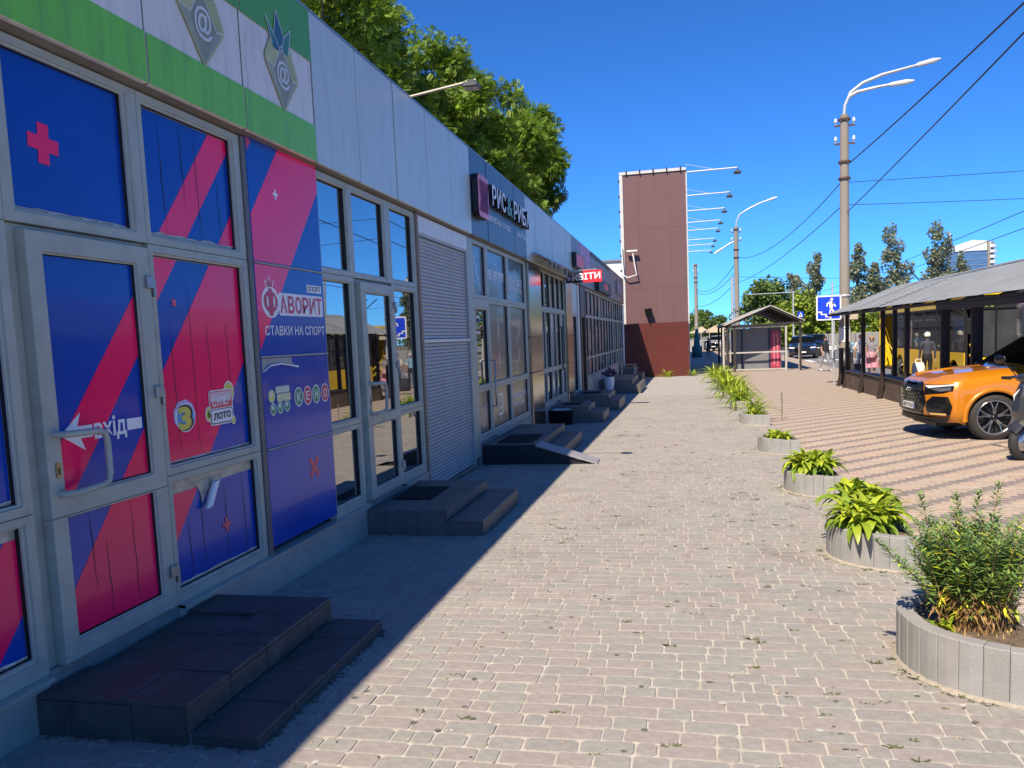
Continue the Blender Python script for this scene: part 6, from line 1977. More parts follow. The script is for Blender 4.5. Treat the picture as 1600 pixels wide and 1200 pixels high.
# ------------------------------------------------------------------ poles, signs and wires
M_POLE = mat("weathered_concrete_pole", (.32, .285, .24), .9, 0, .12, 3, .3, 50, dirt=(.22, .18, .14), dirt_amt=.5, dirt_scale=1.5, stretch=(2, 2, .4))
M_GALV = mat("pale_galvanised_tube", (.55, .56, .57), .4, .4, .08, 10)
M_INS = mat("white_insulator", (.75, .76, .78), .25)
def pole(label, x, y, ht, arms, rb=.20, rt=.14, insul=True, bands=True):
    zb = gz(y)
    t = thing('utility_pole', label, 'pole', (x, y, zb), 0, 'concrete street poles along the kerb')
    b = MB(); b.tube([(x, y, zb - .2), (x, y, zb + ht * .5), (x, y, zb + ht)], [rb, (rb + rt) / 2, rt], 16); b.build('pole', M_POLE, t)
    for a in arms:
        b = MB(); b.tube(a, [.055] * (len(a) - 2) + [.045, .035], 8); ar = b.build('lamp_arm', M_GALV, t)
        d = (Vector(a[-1]) - Vector(a[-2])).normalized()
        b = MB(); p = Vector(a[-1]); b.tube([p - d * .75, p - d * .65, p - d * .2, p + d * .02], [.04, .075, .085, .03], 8, flat=.6); b.build('lamp_head', mat("lamp_housing", (.62, .63, .62), .4), ar)
    if insul:
        for dz in (.35, .95):
            z = zb + ht - dz
            b = MB(); b.bar((x - .32, y, z), (x + .34, y, z), .05, .06)
            c_ = b.build('crossarm', mat("rusty_brown_steel", (.10, .06, .045), .7), t)
            for dx in (-.28, .30):
                b = MB(); b.lathe([(.02, 0), (.02, .08), (.05, .09), (.055, .14), (.035, .16), (.045, .18), (.03, .22), (0, .23)], 8, (x + dx, y, z + .02)); b.build('insulator', M_INS, c_)
    if bands:
        for z in (1.9, 2.35, 3.0, ht - .2, ht - 1.6, ht - 2.15):
            b = MB(); b.lathe([(rb + .004, 0), (rb + .012, .01), (rb + .012, .07), (rb + .004, .08)], 16, (x, y, zb + z)); b.build('steel_band', M_GALV if z < 4 else mat("rusty_brown_steel", (.10, .06, .045), .7), t)
    return t
zp = gz(30)
P1 = pole('nearest concrete pole with two lamp arms, rising behind the shelter roof end', 5.42, 30.0, 9.1, [[(5.40, 30, zp + 9.0), (5.44, 30, 9.05), (5.62, 30, 9.45), (6.0, 30, 9.72), (6.6, 30, 9.92), (7.2, 30, 10.03), (8.38, 30, 10.24)], [(5.55, 30, 9.3), (5.8, 29.9, 9.42), (6.5, 29.8, 9.50), (7.5, 29.7, 9.55)]], rb=.19, rt=.135)
b = MB(); b.lathe([(.197, 0), (.200, .0), (.200, 1.25), (.197, 1.25)], 16, (5.42, 30, zp)); b.build('dark_lower_band', M_BLACK, P1)  # dark band round the lower part of the pole
b = MB(); b.lathe([(.201, 0), (.201, .45)], 16, (5.42, 30, zp + 1.45)); b.build('white_notice', M_WHITE, P1)
b = MB(); b.box(5.55, 5.85, 29.9, 30.1, zp + 2.2, zp + 2.62, ch=.02); b.build('junction_box', mat("cream_box", (.55, .48, .36), .6), P1)
z2 = gz(60)
P2 = pole('middle concrete pole with two lamp arms beyond the kiosk', 3.66, 60.0, 9.4, [[(3.66, 60, z2 + 9.3), (3.70, 60, 9.2), (3.9, 60, 9.7), (4.5, 60, 10.05), (5.3, 60, 10.4), (6.45, 60, 10.72)], [(3.6, 60, 7.9), (3.2, 60, 7.75), (2.8, 60, 7.5), (2.15, 60, 7.1)]], rb=.2, rt=.14)
b = MB(); b.tube([(3.35, 60, z2), (3.35, 60, 5.4)], .09, 8); b.build('cable_duct', M_GALV, P2)
P3 = pole('farthest concrete pole beside the brown billboard edge', 1.35, 97.0, 10.0, [], rb=.24, rt=.17)
def wire(label, a, c, sag, r=.013, n=24, group='wires strung between the poles'):
    a, c = Vector(a), Vector(c)
    b = MB(); pts = []
    for i in range(n + 1):
        t = i / n; p = a.lerp(c, t); p.z -= sag * 4 * t * (1 - t); pts.append(p)
    b.tube(pts, r, 5, caps=False)
    return tag(b.build('overhead_wire', M_BLACK), label, 'wire', group)
wire('thick wire climbing from the nearest pole out of the top right corner', (5.6, 30, 7.15), (5.75, 4.0, 7.0), .15, .020)
wire('second thick wire crossing the first towards the top right corner', (5.5, 30, 5.5), (5.3, 3.0, 6.9), .10, .016)
wire('upper thin span wire running right from the nearest pole', (5.5, 30, 6.5), (24, 33, 6.9), .05, .010)
wire('lower thin span wire running right from the nearest pole', (5.5, 30, 5.75), (24, 33, 5.9), .15, .010)
wire('upper sagging wire from the nearest pole to the middle pole', (5.3, 30, 6.5), (3.75, 60, 6.75), .75, .016)
wire('lower sagging wire from the nearest pole to the middle pole', (5.3, 30, 5.7), (3.75, 60, 5.0), .35, .016)
wire('upper sagging wire from the middle pole to the farthest pole', (3.5, 60, 6.2), (1.4, 97, 6.6), .9, .022)
wire('second sagging wire from the middle pole to the farthest pole', (3.5, 60, 5.6), (1.4, 97, 6.2), .7, .022)
wire('low sagging wire from the middle pole to the farthest pole', (3.5, 60, 4.9), (1.4, 97, 4.6), .5, .022)
wire('thin span wire from the middle pole towards the poplars', (3.7, 60, 5.4), (24, 70, 4.9), .1, .014)
wire('upper contact wire above the shelter roof on the right', (13.0, 90, 5.0), (12.5, 20, 6.1), .3, .016)
wire('lower contact wire above the shelter roof on the right', (13.4, 90, 4.6), (13.0, 20, 5.6), .3, .016)
for k, (x, y, h, lab) in enumerate(((9.95, 80, 5.6, 'thin pale pole with a cross bar before the round tree'), (10.05, 60, 5.25, 'thin pale pole behind the blue underpass sign'), (15.1, 45, 6.1, 'dark thin mast leaning above the shelter roof'), (24.5, 60, 8.6, 'thin mast in front of the glass tower'))):
    t = thing('thin_mast', lab, 'mast', (x, y, gz(y)))
    b = MB(); b.tube([(x, y, gz(y)), (x - (.25 if k == 2 else 0), y, gz(y) + h)], [.09, .06], 8); b.build('mast', M_GALV if k != 2 else M_POLE, t)
    if k == 0:
        b = MB(); b.bar((x - 4.2, y, gz(y) + h - .1), (x, y, gz(y) + h - .1), .06); b.build('cross_bar', M_GALV, t)
    if k == 3:
        b = MB(); b.tube([(x, y, gz(y) + h), (x + 1.6, y, gz(y) + h - .6), (x + 2.4, y, gz(y) + h - 1.7)], .04, 6); b.build('lamp_arm', M_GALV, t)
# underpass sign
us_ = thing('underpass_sign', 'blue sign with a white walking figure going down stairs, beside the nearest pole', 'road sign', (4.72, 29.2, 2.3))
M_SBLUE = mat("sign_blue", (.008, .05, .62), .35); 
sx0, sx1, sz0, sz1 = 4.37, 5.17, 1.86, 2.69
b = MB(); b.prism(rrect(sx0, sx1, sz0, sz1, .05), lambda x, z: (x, 29.22, z), lambda x, z: (x, 29.20, z)); pl = b.build('plate', [M_WHITE], us_)
b = MB(); b.poly([(x, 29.197, z) for x, z in rrect(sx0 + .045, sx1 - .045, sz0 + .045, sz1 - .045, .03)][::-1]); b.build('blue_field', M_SBLUE, pl)
b = MB(); yv = 29.194
def sg(pl_): b.poly([(sx0 + p[0] * .8, yv, sz0 + p[1] * .83) for p in pl_][::-1])
sg([(.62 + .055 * math.cos(t * .5236), .84 + .055 * math.sin(t * .5236)) for t in range(12)])
sg([(.52, .78), (.64, .76), (.70, .66), (.64, .44), (.55, .46), (.52, .60)]); sg([(.62, .74), (.68, .70), (.80, .56), (.76, .53), (.64, .66)]); sg([(.54, .76), (.42, .68), (.40, .56), (.45, .55), (.47, .65), (.56, .70)])
sg([(.56, .47), (.62, .47), (.58, .30), (.66, .18), (.60, .16), (.51, .29)]); sg([(.60, .47), (.66, .45), (.74, .32), (.80, .22), (.74, .20), (.66, .30)])
sg([(.06, .36), (.24, .36), (.24, .26), (.42, .26), (.42, .16), (.60, .16), (.60, .06), (.54, .06), (.54, .12), (.36, .12), (.36, .22), (.18, .22), (.18, .31), (.06, .31)])
b.build('white_figure', M_WHITE, pl)
b = MB(); b.tube([(4.95, 29.26, gz(29)), (4.95, 29.26, 2.6)], .03, 8); b.build('post', M_GALV, us_)
cs = thing('crossing_sign', 'small blue pedestrian crossing sign before the green bushes', 'road sign', (9.27, 70, 2.7))
b = MB(); b.box(9.05, 9.5, 70, 70.02, 2.48, 2.95); pl = b.build('plate', M_SBLUE, cs)
b = MB(); b.poly([(9.12, 69.99, 2.52), (9.43, 69.99, 2.52), (9.275, 69.99, 2.9)]); b.build('white_triangle', M_WHITE, pl)
b = MB(); b.poly([(9.24, 69.98, 2.55), (9.32, 69.98, 2.55), (9.31, 69.98, 2.76), (9.25, 69.98, 2.76)]); b.build('figure', M_BLKPR, pl)
b = MB(); b.tube([(9.27, 70.05, gz(70)), (9.27, 70.05, 2.9)], .03, 6); b.build('post', M_GALV, cs)

# ------------------------------------------------------------------ brown billboard block with floodlights
TX0, TX1, TY0, TY1, TZ1 = -2.98, .18, 41.0, 84.0, 9.56
bb_ = thing('billboard_block', 'tall brown sheet clad block at the end of the pavement', 'billboard', (-1.5, 43, gz(41)))
M_BROWN = mat("brown_red_sheet", (.155, .078, .085), .6, 0, .05, 1.2, dirt=(.17, .088, .095), dirt_amt=.4, dirt_scale=.4, stretch=(1, 1, .3))
M_BROWN2 = mat("dark_red_profiled_sheet", (.15, .042, .034), .5, 0, .08, 2)
b = MB(); b.box(TX0 + .16, TX1 - .02, TY0 + .03, TY1, gz(41) - .2, TZ1 - .13); b.build('frame_core', M_BLACK, bb_)
nC = 4
for k in range(nC):
    for j, (za, zb) in enumerate(((gz(41) - .1, 3.9), (3.906, 6.8), (6.806, TZ1 - .12))):
        xa, xb = TX0 + .14 + (TX1 - TX0 - .14) * k / nC, TX0 + .14 + (TX1 - TX0 - .14) * (k + 1) / nC
        b = MB(); b.box(xa + .002, xb - .002, TY0 + R.uniform(-.003, .003), TY0 + .028, za, zb); b.build('cladding_panel', M_BROWN, bb_)
for k in range(8):
    b = MB(); ya, yb = TY0 + .03 + 5.3 * k, TY0 + .03 + 5.3 * (k + 1) - .01; b.box(TX1 - .02, TX1 + .0, ya, min(yb, TY1), gz(41) - .2, TZ1 - .12); b.build('cladding_panel', M_BROWN, bb_)
b = MB()
b.box(TX0 - .02, TX0 + .135, TY0 - .05, TY0 + .15, 2.1, TZ1); b.box(TX0 - .02, TX1 + .03, TY0 - .06, TY0 + .1, TZ1 - .115, TZ1 + .02); b.box(TX1 + .003, TX1 + .06, TY0 + .02, TY1, gz(41), TZ1 - .1)
b.build('trim', mat("pale_trim_paint", (.62, .62, .61), .5), bb_)
for k in range(10):
    b = MB(); b.box(TX0 - .08, TX0 - .021, TY0 - .08, TY0 + .0, 2.6 + .72 * k, 2.72 + .72 * k); b.build('clamp', M_BLACK, bb_)
for k in range(5):
    b = MB(); b.box(TX0 + .3 + .65 * k, TX0 + .36 + .65 * k, TY0 - .10, TY0 - .061, TZ1 - .16, TZ1 + .08); b.build('clamp', M_BLACK, bb_)
b = MB()
n = 44
vs = []
for i in range(n * 2 + 1):
    x = TX0 - .35 + (TX1 + .37 - TX0) * i / (n * 2)
    y = TY0 - .15 - (.03 if (i // 1) % 2 else 0)
    vs += [(x, y, gz(41) - .05), (x, y, 2.18)]
b.add(vs, [(2 * i, 2 * i + 2, 2 * i + 3, 2 * i + 1) for i in range(n * 2)])
b.box(TX0 - .35, TX1 + .02, TY0 - .145, TY0 - .06, gz(41), 2.17)
tag(b.build('sheet_fence', M_BROWN2), 'dark red profiled sheet fence along the foot of the brown block', 'fence')
for k in range(8):
    y = [41.3, 48.3, 54.3, 60, 64.6, 71.3, 75.8, 81.5][k]
    t = thing('floodlight', ['first', 'second', 'third', 'fourth', 'fifth', 'sixth', 'seventh', 'last'][k] + ' floodlight from the top of the row on the right side of the brown block', 'floodlight', (TX1, y, TZ1), 0, 'floodlights on arms along the brown block')
    b = MB(); b.tube([(TX1, y, TZ1 - .16), (TX1 + 2.45, y, TZ1 - .13)], .035, 6); b.tube([(TX1, y, TZ1 + .22), (TX1 + 1.3, y, TZ1 - .10)], .012, 5); b.build('arm', M_GALV, t)
    b = MB(); b.box(TX1 + 2.28, TX1 + 2.62, y - .2, y + .2, TZ1 - .42, TZ1 - .30, ch=.04); b.tube([(TX1 + 2.45, y, TZ1 - .32), (TX1 + 2.45, y, TZ1 - .12)], .03, 6); b.build('lamp_body', mat("dark_cast_metal", (.10, .10, .10), .5, .4), t)
# loose light bracket on its left edge
lb = thing('light_bracket', 'white tube bracket with a small lamp hanging at the left edge of the brown block', 'bracket', (-2.8, 40.7, 5))
b = MB(); b.tube([(-2.97, 40.8, 6.0), (-2.91, 40.8, 4.60), (-2.72, 40.75, 4.45), (-2.24, 40.7, 4.56), (-2.34, 40.7, 5.05), (-2.43, 40.7, 5.70)], .035, 6); b.build('tube', mat("white_trim_paint", (.74, .73, .70), .5), lb)
b = MB(); b.box(-2.72, -2.2, 40.6, 40.8, 5.70, 5.77); b.build('lamp', mat("white_trim_paint", (.74, .73, .70), .5), lb)
sp = thing('solar_lamp', 'small dark square lamp on a short pole before the brown block', 'lamp', (-1.72, 40.7, 2.2))
b = MB(); b.tube([(-1.64, 40.78, 2.08), (-1.70, 40.72, 2.51)], .025, 6); b.build('pole', M_BLACK, sp)
b = MB(); b.add([(-1.93, 40.62, 2.86), (-1.58, 40.62, 2.92), (-1.48, 40.66, 2.51), (-1.84, 40.66, 2.46), (-1.93, 40.66, 2.86), (-1.58, 40.66, 2.92), (-1.48, 40.70, 2.51), (-1.84, 40.70, 2.46)], [(0, 3, 2, 1), (4, 5, 6, 7), (0, 1, 5, 4), (1, 2, 6, 5), (2, 3, 7, 6), (3, 0, 4, 7)]); b.build('panel', M_CBLK, sp)
wb_ = thing('white_building', 'white block between the shop roof and the brown billboard', 'building', (-7, 62, gz(60)))
b = MB(); b.box(-12, -4.2, 86, 95, gz(60), 9.3); b.build('wall', mat("white_render", (.66, .65, .62), .8, 0, .06, .5), wb_)
b = MB(); b.box(-12.2, -4.1, 85.8, 95.2, 9.303, 9.5); b.build('roof', M_FMID, wb_)

# ------------------------------------------------------------------ gabled kiosk
kk = thing('gabled_kiosk', 'grey kiosk stop with a gabled sheet roof and pale metal rails', 'kiosk', (3.8, 45, gz(45)))
kz = gz(45)
M_KR = mat("pale_roof_sheet", (.50, .47, .42), .6, 0, .15, 3, dirt=(.30, .26, .22), dirt_amt=.5, dirt_scale=2)
M_KD = mat("dark_timber", (.035, .028, .025), .7, 0, .2, 5)
def slope_(x0, z0, x1, z1, y0, y1, nm, m, th=.05):
    b = MB(); b.add([(x0, y0, z0), (x1, y0, z1), (x1, y1, z1), (x0, y1, z0), (x0, y0, z0 - th), (x1, y0, z1 - th), (x1, y1, z1 - th), (x0, y1, z0 - th)], [(0, 1, 2, 3), (7, 6, 5, 4), (0, 4, 5, 1), (1, 5, 6, 2), (2, 6, 7, 3), (3, 7, 4, 0)])
    return b.build(nm, m, kk)
nS = 9
for k in range(nS):
    ya, yb = 43.4 + 1.35 * k, 43.4 + 1.35 * (k + 1) - .015
    slope_(2.02, 1.95, 4.30, 2.86, ya, yb, 'roof_sheet', M_KR); slope_(4.32, 2.86, 5.95, 2.03, ya, yb, 'roof_sheet', M_KR)
b = MB()
for yy in (43.5, 45.0, 46.5, 48.0, 49.8, 52.0, 54.5):
    b = MB(); b.bar((2.15, yy, 1.90), (4.3, yy, 2.75), .06, .08); b.bar((4.3, yy, 2.75), (5.85, yy, 1.98), .06, .08); b.bar((2.15, yy, 1.88), (5.85, yy, 1.90), .06, .08); b.build('rafter', M_KD, kk)
for x in (2.15, 2.5, 5.75):
    for yy in (43.6, 49.8, 54.5):
        b = MB(); b.box(x - .06, x + .06, yy - .06, yy + .06, kz, 1.92); b.build('post', M_KD, kk)
b = MB(); b.box(2.65, 5.0, 45.2, 49.5, kz, 1.72, ch=.02); b.build('kiosk_box', mat("grey_kiosk_panel", (.20, .21, .22), .5, 0, .08, 3), kk)
b = MB(); b.box(2.95, 3.03, 45.15, 45.198, kz + .05, 1.65); b.box(4.35, 4.43, 45.15, 45.198, kz + .05, 1.65); b.build('blue_strip', mat("deep_blue_strip", (.02, .025, .09), .5), kk)
b = MB(); b.box(4.45, 4.95, 45.14, 45.198, kz + .1, 1.6); ps_ = b.build('poster', mat("crimson_poster", (.34, .035, .08), .35, 0, .4, 3, coat=.5), kk)
b = MB(); b.box(4.58, 4.68, 45.128, 45.139, kz + .3, 1.4); b.box(4.76, 4.84, 45.128, 45.139, kz + .2, 1.45); b.build('poster_print', mat("rose_print", (.55, .16, .20), .4), ps_)
M_RAIL = mat("cream_grey_rail", (.52, .49, .43), .55, .1, .12, 8)
b = MB()
for x in (1.78, 2.25, 5.0):
    pass
for x in (1.95, 5.05): b.box(x - .045, x + .045, 43.55, 43.64, kz + .0, 1.82)
b.box(3.42 - .04, 3.42 + .04, 43.55, 43.63, kz, 1.80) if False else None
b.box(2.0, 5.0, 43.56, 43.63, 1.74, 1.81); b.box(2.0, 5.0, 43.56, 43.63, kz + .98, kz + 1.05); b.box(2.0, 5.0, 43.56, 43.63, kz + .10, kz + .17)
b.box(5.66, 5.74, 43.55, 43.63, kz, .85)
b.build('front_rail', M_RAIL, kk)
for k in range(6):
    b = MB(); b.box(2.03, 2.09, 44.0 + .8 * k, 44.0 + .8 * k + .5, kz + .05, (1.35, .95, 1.2, .7, 1.3, .8)[k]); b.build('side_board', mat("pale_board", (.50, .46, .40), .8, 0, .12, 5), kk)
b = MB(); b.box(4.9, 5.25, 51.0, 51.3, 2.45, 2.85); b.build('small_white_box', mat("white_trim_paint", (.74, .73, .70), .5), kk)
pr_ = thing('closed_parasol', 'closed dark teal parasol beside the far end of the fence', 'parasol', (1.0, 72, gz(72)))
b = MB(); b.lathe([(.05, 0), (.42, .02), (.44, .75), (.42, .95), (.28, 1.0), (.24, 1.5), (.10, 2.4), (0, 2.5)], 12, (1.0, 72, gz(72))); b.build('canopy', mat("teal_cloth", (.02, .16, .17), .8, 0, .2, 4), pr_)
for k, (x, y, w, lab) in enumerate(((3.4, 100, 3.2, 'far market stall with a pale pitched canopy'), (2.0, 118, 3.0, 'small farther stall with a cream canopy'))):
    t = thing('market_stall', lab, 'stall', (x, y, gz(y)), 0, 'pale market stalls far down the pavement')
    b = MB(); b.add([(x - w / 2, y, 1.5), (x + w / 2, y, 1.5), (x + .4, y, 2.4), (x - w / 2, y + 3, 1.5), (x + w / 2, y + 3, 1.5), (x + .4, y + 3, 2.4)], [(0, 1, 2), (3, 5, 4), (0, 2, 5, 3), (1, 4, 5, 2), (0, 3, 4, 1)]); b.build('canopy', mat("cream_canvas", (.62, .52, .38), .8), t)
    b = MB(); b.box(x - w / 2 + .2, x + w / 2 - .2, y + .3, y + 2.6, gz(y), .5); b.build('counter', mat("grey_counter", (.35, .33, .31), .7), t)
    for dx in (-w / 2 + .1, w / 2 - .1):
        b = MB(); b.tube([(x + dx, y + .1, gz(y)), (x + dx, y + .1, 1.55)], .05, 6); b.build('post', M_GALV, t)
# concrete barrier, striped kerb and glass tower
br = thing('concrete_barrier', 'grey parapet wall across the road beneath the bushes', 'wall', (15, 82, gz(80)))
for k in range(9):
    b = MB(); b.box(11 + 2.4 * k, 13.37 + 2.4 * k, 82, 82.4, gz(80) - .1, .95, ch=.04); b.build('wall_section', M_CONC, br)
b = MB()
for k in range(22): b.box(10.5 + .9 * k, 11.1 + .9 * k, 80.6, 80.8, gz(80), gz(80) + .35)
tag(b.build('striped_kerb', M_WHITE), 'white striped low guard rail in front of the grey parapet', 'guard rail')
gt = thing('glass_tower', 'distant blue glass high rise with white curved balconies', 'building', (158, 500, -3))
b = MB(); b.box(144, 166, 500, 525, -5, 40); b.build('tower', mat("blue_tower_glass", (.10, .19, .33), .18, .3, .18, .15, stretch=(1, 1, 3)), gt)
b = MB()
for k in range(14): b.box(143.8, 166.2, 499.8, 499.99, 3.0 * k - 1, 3.0 * k - .5)
b.build('floor_band', mat("tower_band_blue", (.16, .25, .38), .4), gt)
b = MB()
for k in range(16): b.lathe([(0, 0), (3.2, 0), (3.2, 1.6), (0, 1.6)], 20, (167, 503, 2.9 * k - 2), smooth=False)
b.build('balcony', mat("white_balcony", (.62, .62, .64), .5), gt)
b = MB(); b.tube([(167, 505, -5), (167, 505, 45)], 2.6, 20); b.build('balcony_core', mat("grey_core", (.30, .31, .34), .5), gt)
b = MB(); b.add([(148, 499.5, 40), (166, 499.5, 40), (166, 499.5, 45), (157, 499.5, 46), (148, 499.5, 43), (148, 520, 40), (166, 520, 40), (166, 520, 45), (157, 520, 46), (148, 520, 43)], [(0, 1, 2, 3, 4), (9, 8, 7, 6, 5), (2, 7, 8, 3), (3, 8, 9, 4), (0, 4, 9, 5), (1, 6, 7, 2)]); b.tube([(147, 505, 40), (147, 505, 51)], .5, 6); b.build('crown', mat("white_balcony", (.62, .62, .64), .5), gt)

# ------------------------------------------------------------------ trees
M_ACA = mat("acacia_leaf", (.165, .265, .024), .5, 0, .2, 1.2, trans=.35, attr=True)
M_DKL = mat("dark_tree_leaf", (.15, .23, .06), .6, 0, .2, .6, trans=.4, attr=True)
M_POPL = mat("poplar_leaf", (.25, .29, .19), .5, 0, .2, .6, trans=.4, attr=True)
M_BUSHL = mat("bush_leaf", (.22, .31, .03), .6, 0, .25, .4, trans=.3, attr=True)
M_BARK = mat("tree_bark", (.095, .075, .058), .9, 0, .3, 3, .6, 14)
def crown(name, blobs, nleaf, ls, m, parent, seed, sub=12, subr=.42, aspect=.45, droop=.25, hollow=.55, comp=0):
    """leaf sized quads in clumps spread over the given blobs (x,y,z,rx,ry,rz)"""
    rs = np.random.RandomState(seed)
    cl = []
    for (x, y, z, rx, ry, rz) in blobs:
        for k in range(sub):
            d = rs.normal(size=3); d /= np.linalg.norm(d)
            f = rs.uniform(.45, .95)
            q = rs.uniform(.7, 1.25) * subr
            cl.append((x + d[0] * rx * f, y + d[1] * ry * f, z + d[2] * rz * f, rx * q, ry * q, rz * q, rs.uniform(.75, 1.25)))
    cl = np.array(cl)
    wgt = (cl[:, 3] * cl[:, 4] * cl[:, 5]) ** .67
    ci = rs.choice(len(cl), nleaf, p=wgt / wgt.sum())
    d = rs.normal(size=(nleaf, 3)); d /= np.linalg.norm(d, axis=1)[:, None]
    r_ = rs.uniform(hollow ** 3, 1.08, nleaf) ** (1 / 3)
    P = cl[ci, :3] + d * cl[ci, 3:6] * r_[:, None]
    out = d * .6 + rs.normal(size=(nleaf, 3)) * .55; out[:, 2] -= droop
    out /= np.linalg.norm(out, axis=1)[:, None]
    up = rs.normal(size=(nleaf, 3)) * .45 + np.array([0, 0, 1.0]) + d * .5
    side = np.cross(out, up); side /= np.linalg.norm(side, axis=1)[:, None] + 1e-9
    nrm = np.cross(side, out)
    tn = cl[ci, 6] * rs.uniform(.75, 1.3, nleaf)
    if comp:
        # pinnate leaf: pairs of leaflets along a thin rachis
        V = []; T = []
        L_ = ls * rs.uniform(.8, 1.25, nleaf)
        for j in range(comp):
            t = .25 + .75 * j / (comp - 1)
            base = P + out * (L_ * t)[:, None] + nrm * (-.10 * L_ * t * t)[:, None]
            for sg_ in (-1, 1):
                ln = L_ * .40 * (1.1 - .5 * abs(t - .5))
                dr = side * sg_ * .85 + out * .5; dr /= np.linalg.norm(dr, axis=1)[:, None]
                pr = np.cross(dr, nrm)
                mid = base + dr * (ln * .5)[:, None]
                V.append(np.stack([base, mid + pr * (ln * .26)[:, None], base + dr * ln[:, None] - nrm * (ln * .12)[:, None], mid - pr * (ln * .26)[:, None]], 1)); T.append(tn)
        V = np.concatenate(V, 0); tn = np.concatenate(T)
    else:
        s_ = ls * rs.uniform(.7, 1.35, nleaf)
        m_ = P + out * (s_ * .5)[:, None]
        V = np.stack([P, m_ + side * (s_ * aspect)[:, None] + nrm * (s_ * .08)[:, None], P + out * s_[:, None], m_ - side * (s_ * aspect)[:, None] + nrm * (s_ * .08)[:, None]], 1)
    nq = len(V)
    V = V.reshape(-1, 3) - np.array(wloc(parent))
    F_ = np.arange(nq * 4).reshape(-1, 4)
    hue = rs.uniform(-.12, .16, nq)
    T_ = np.stack([tn * (1 + hue), tn, tn * (1 - hue * .5), np.ones(nq)], 1)
    return fast_mesh(name, V, F_, m, parent, T_)
def trunk(parent, base, h, r, targets, m=M_BARK, seed=0, fork=.45):
    rs = random.Random(seed)
    b = MB(); B_ = Vector(base); top = B_ + Vector((rs.uniform(-.2, .2), rs.uniform(-.2, .2), h))
    mid = B_.lerp(top, .5) + Vector((rs.uniform(-.12, .12), rs.uniform(-.12, .12), 0))
    b.tube([B_, B_ + Vector((0, 0, .3)), mid, top], [r * 1.35, r, r * .82, r * .55], 10)
    for tg in targets:
        tg = Vector(tg); st = B_.lerp(top, rs.uniform(fork, .98)); m_ = st.lerp(tg, .5) + Vector((0, 0, .25))
        b.tube([st, st.lerp(m_, .5), m_, tg], [r * .42, r * .34, r * .24, r * .08], 7)
    return b.build('trunk', m, parent)
clumps = [(15.9, 9.0, 1.0), (18.9, 9.5, .8), (17.0, 8.0, .8), (19.3, 8.3, .8), (21.1, 7.7, 1.0), (23.7, 9.8, .8), (24.8, 8.4, 1.1), (25.2, 10.5, .5), (30.1, 10.2, 1.3), (29.8, 8.6, 1.2), (37.6, 10.9, 1.5), (42.2, 12.3, 1.1), (42.7, 10.6, 1.3), (34.3, 8.4, 1.2), (43.4, 9.2, 1.0), (27.8, 10.2, .8), (17.8, 7.2, .7), (20.4, 9.7, .4)]
trees = [('acacia tree standing nearest behind the shop roof, its crown cut by the photo top', 17.5, lambda y: y < 20.0), ('acacia tree behind the floodlight over the shop roof', 23.0, lambda y: 20.0 <= y < 26), ('acacia tree behind the dark sign cladding', 30.5, lambda y: 26 <= y < 36), ('acacia tree whose drooping crown ends the row against the sky', 41.5, lambda y: y >= 36)]
for i, (lab, ty, cond) in enumerate(trees):
    t = thing('acacia_tree', lab, 'tree', (-7.6, ty, -.4), 0, 'acacia trees behind the shop row')
    bl = []
    for (y, z, r_) in clumps:
        if cond(y):
            bl.append((-7.0, y, z, r_ * 1.1, r_ * 1.1, r_ * .95))
            bl.append((-8.4 - r_ * .6, y + R.uniform(-.5, .5), z - .3, r_ * 1.2, r_ * 1.1, r_ * .9))
    cy = sum(b_[1] for b_ in bl) / len(bl)
    bl.append((-8.0, cy, min(b_[2] for b_ in bl) - .9, 1.5, 1.5, 1.0))
    bl.append((-8.8, cy, max(b_[2] for b_ in bl) - .2, 1.3, 1.3, .9))
    trunk(t, (-7.8, ty, -.5), 5.5, .2, [b_[:3] for b_ in bl], seed=i)
    o = crown('crown', bl, (15000, 14000, 14000, 14000)[i], (.17, .19, .24, .29)[i], M_ACA, t, 40 + i, sub=11, subr=.36, comp=5, droop=.2, hollow=.4)
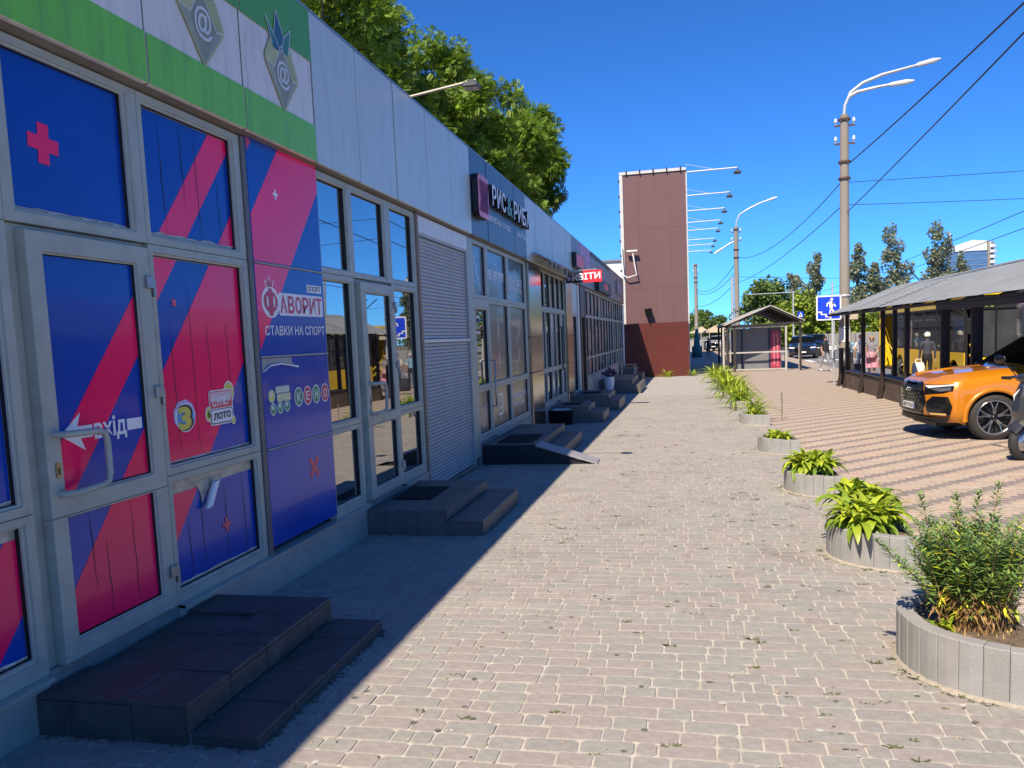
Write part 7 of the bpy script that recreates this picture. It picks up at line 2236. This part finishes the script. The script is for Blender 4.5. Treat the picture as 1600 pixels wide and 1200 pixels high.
# street trees beyond the road
t = thing('round_tree', 'large round dark green tree behind the kiosk roof', 'tree', (9.9, 104, gz(100)))
trunk(t, (9.9, 104, gz(100)), 2.6, .3, [(8, 104, 4.5), (12, 104, 4.5), (10, 104, 6)], seed=3)
crown('crown', [(9.9, 104, 4.2, 3.2, 3, 3.3), (8.1, 103.5, 3.9, 2.0, 2, 2.3), (11.8, 103.5, 4.0, 2.1, 2, 2.5), (10, 103, 5.8, 2.2, 2, 1.7)], 5200, .42, M_DKL, t, 5, sub=16, subr=.34)
POP = [(16.2, 128, 9.8, 2.0), (19.4, 130, 12.0, 1.9), (24.8, 128, 13.0, 2.2), (27.6, 128, 10.4, 1.4), (30.8, 130, 15.4, 3.0), (36.2, 130, 15.8, 2.7), (39.2, 129, 10.8, 1.3)]
for i, (x, y, h, r_) in enumerate(POP):
    t = thing('poplar_tree', ['low thin poplar left of the nearest pole', 'taller poplar just left of the nearest pole', 'poplar just right of the nearest pole', 'small slim poplar in the gap right of the pole', 'broad tall poplar in the middle of the row', 'tallest poplar near the glass tower', 'short poplar shoot at the right end of the row'][i], 'tree', (x, y, gz(y)), 0, 'poplars across the road')
    trunk(t, (x, y, gz(y)), h * .8, .2 + h * .008, [(x + R.uniform(-.5, .5), y, h * .6), (x + R.uniform(-.4, .4), y, h * .85)], seed=20 + i)
    bl = []
    nb_ = 7
    for k in range(nb_):
        q = k / (nb_ - 1)
        bl.append((x + R.uniform(-.35, .35) * r_, y + R.uniform(-.3, .3), h * (.25 + .68 * q), r_ * (.95 - .62 * q ** 1.6), r_ * .8, h * .12))
    crown('crown', bl, int(1500 + 260 * h), .34, M_POPL, t, 60 + i, sub=9, subr=.36, droop=-.1)
BU = [(10.2, 92, 2.4, 2.2, 2.2), (12.6, 90, 2.8, 2.3, 2.6), (14.8, 92, 2.4, 2.4, 2.3), (17.4, 92, 2.0, 2.4, 2.0), (20.2, 90, 1.9, 2.5, 2.2)]
for i, (x, y, z, r_, rz_) in enumerate(BU):
    t = thing('roadside_bush', ['yellow green bush right of the kiosk ridge', 'tall yellow green bush left of the underpass sign', 'yellow green bush under the underpass sign', 'bush seen between the first shelter posts', 'bush seen between the second shelter posts'][i], 'bush', (x, y, gz(y)), 0, 'bushes across the road')
    trunk(t, (x, y, gz(y)), 1.6, .1, [(x - .6, y, z), (x + .6, y, z)], seed=40 + i)
    crown('crown', [(x, y, z - .4, r_, 1.8, rz_), (x + .6, y - .4, z + .7, r_ * .6, 1.4, rz_ * .55), (x - .8, y - .3, z - 1.2, r_ * .8, 1.5, 1.3)], 2400, .34, M_BUSHL, t, 80 + i, sub=12, subr=.36)
FT_ = [(2.6, 150, 5.2, 2.6), (5.4, 155, 4.4, 2.4), (0.4, 160, 4.8, 2.4)]
for i, (x, y, h, r_) in enumerate(FT_):
    t = thing('far_tree', ['far tree above the closed parasol', 'far tree left of the kiosk posts', 'far tree behind the brown block edge'][i], 'tree', (x, y, gz(y)), 0, 'trees at the far end of the pavement')
    trunk(t, (x, y, gz(y)), h * .5, .18, [(x, y, h * .7)], seed=70 + i)
    crown('crown', [(x, y, h * .55, r_, r_, h * .42), (x + .5, y, h * .85, r_ * .6, r_ * .6, h * .25)], 1300, .5, M_DKL, t, 90 + i, sub=12, subr=.38)
# wooded skyline strip far away
sk = crown('distant_wood', [(-60 + 14 * k, 330 + 12 * math.sin(k * 1.7), 2.5, 10, 6, 4.5 + 2 * math.sin(k * 2.3)) for k in range(26)], 9000, 1.5, M_DKL, thing('distant_wood_base', 'x', 'wood', (0, 0, 0)), 99, sub=8, subr=.45)
bpy.data.objects.remove(bpy.data.objects['distant_wood_base'])
sk.parent = None
tag(sk, kind='stuff')
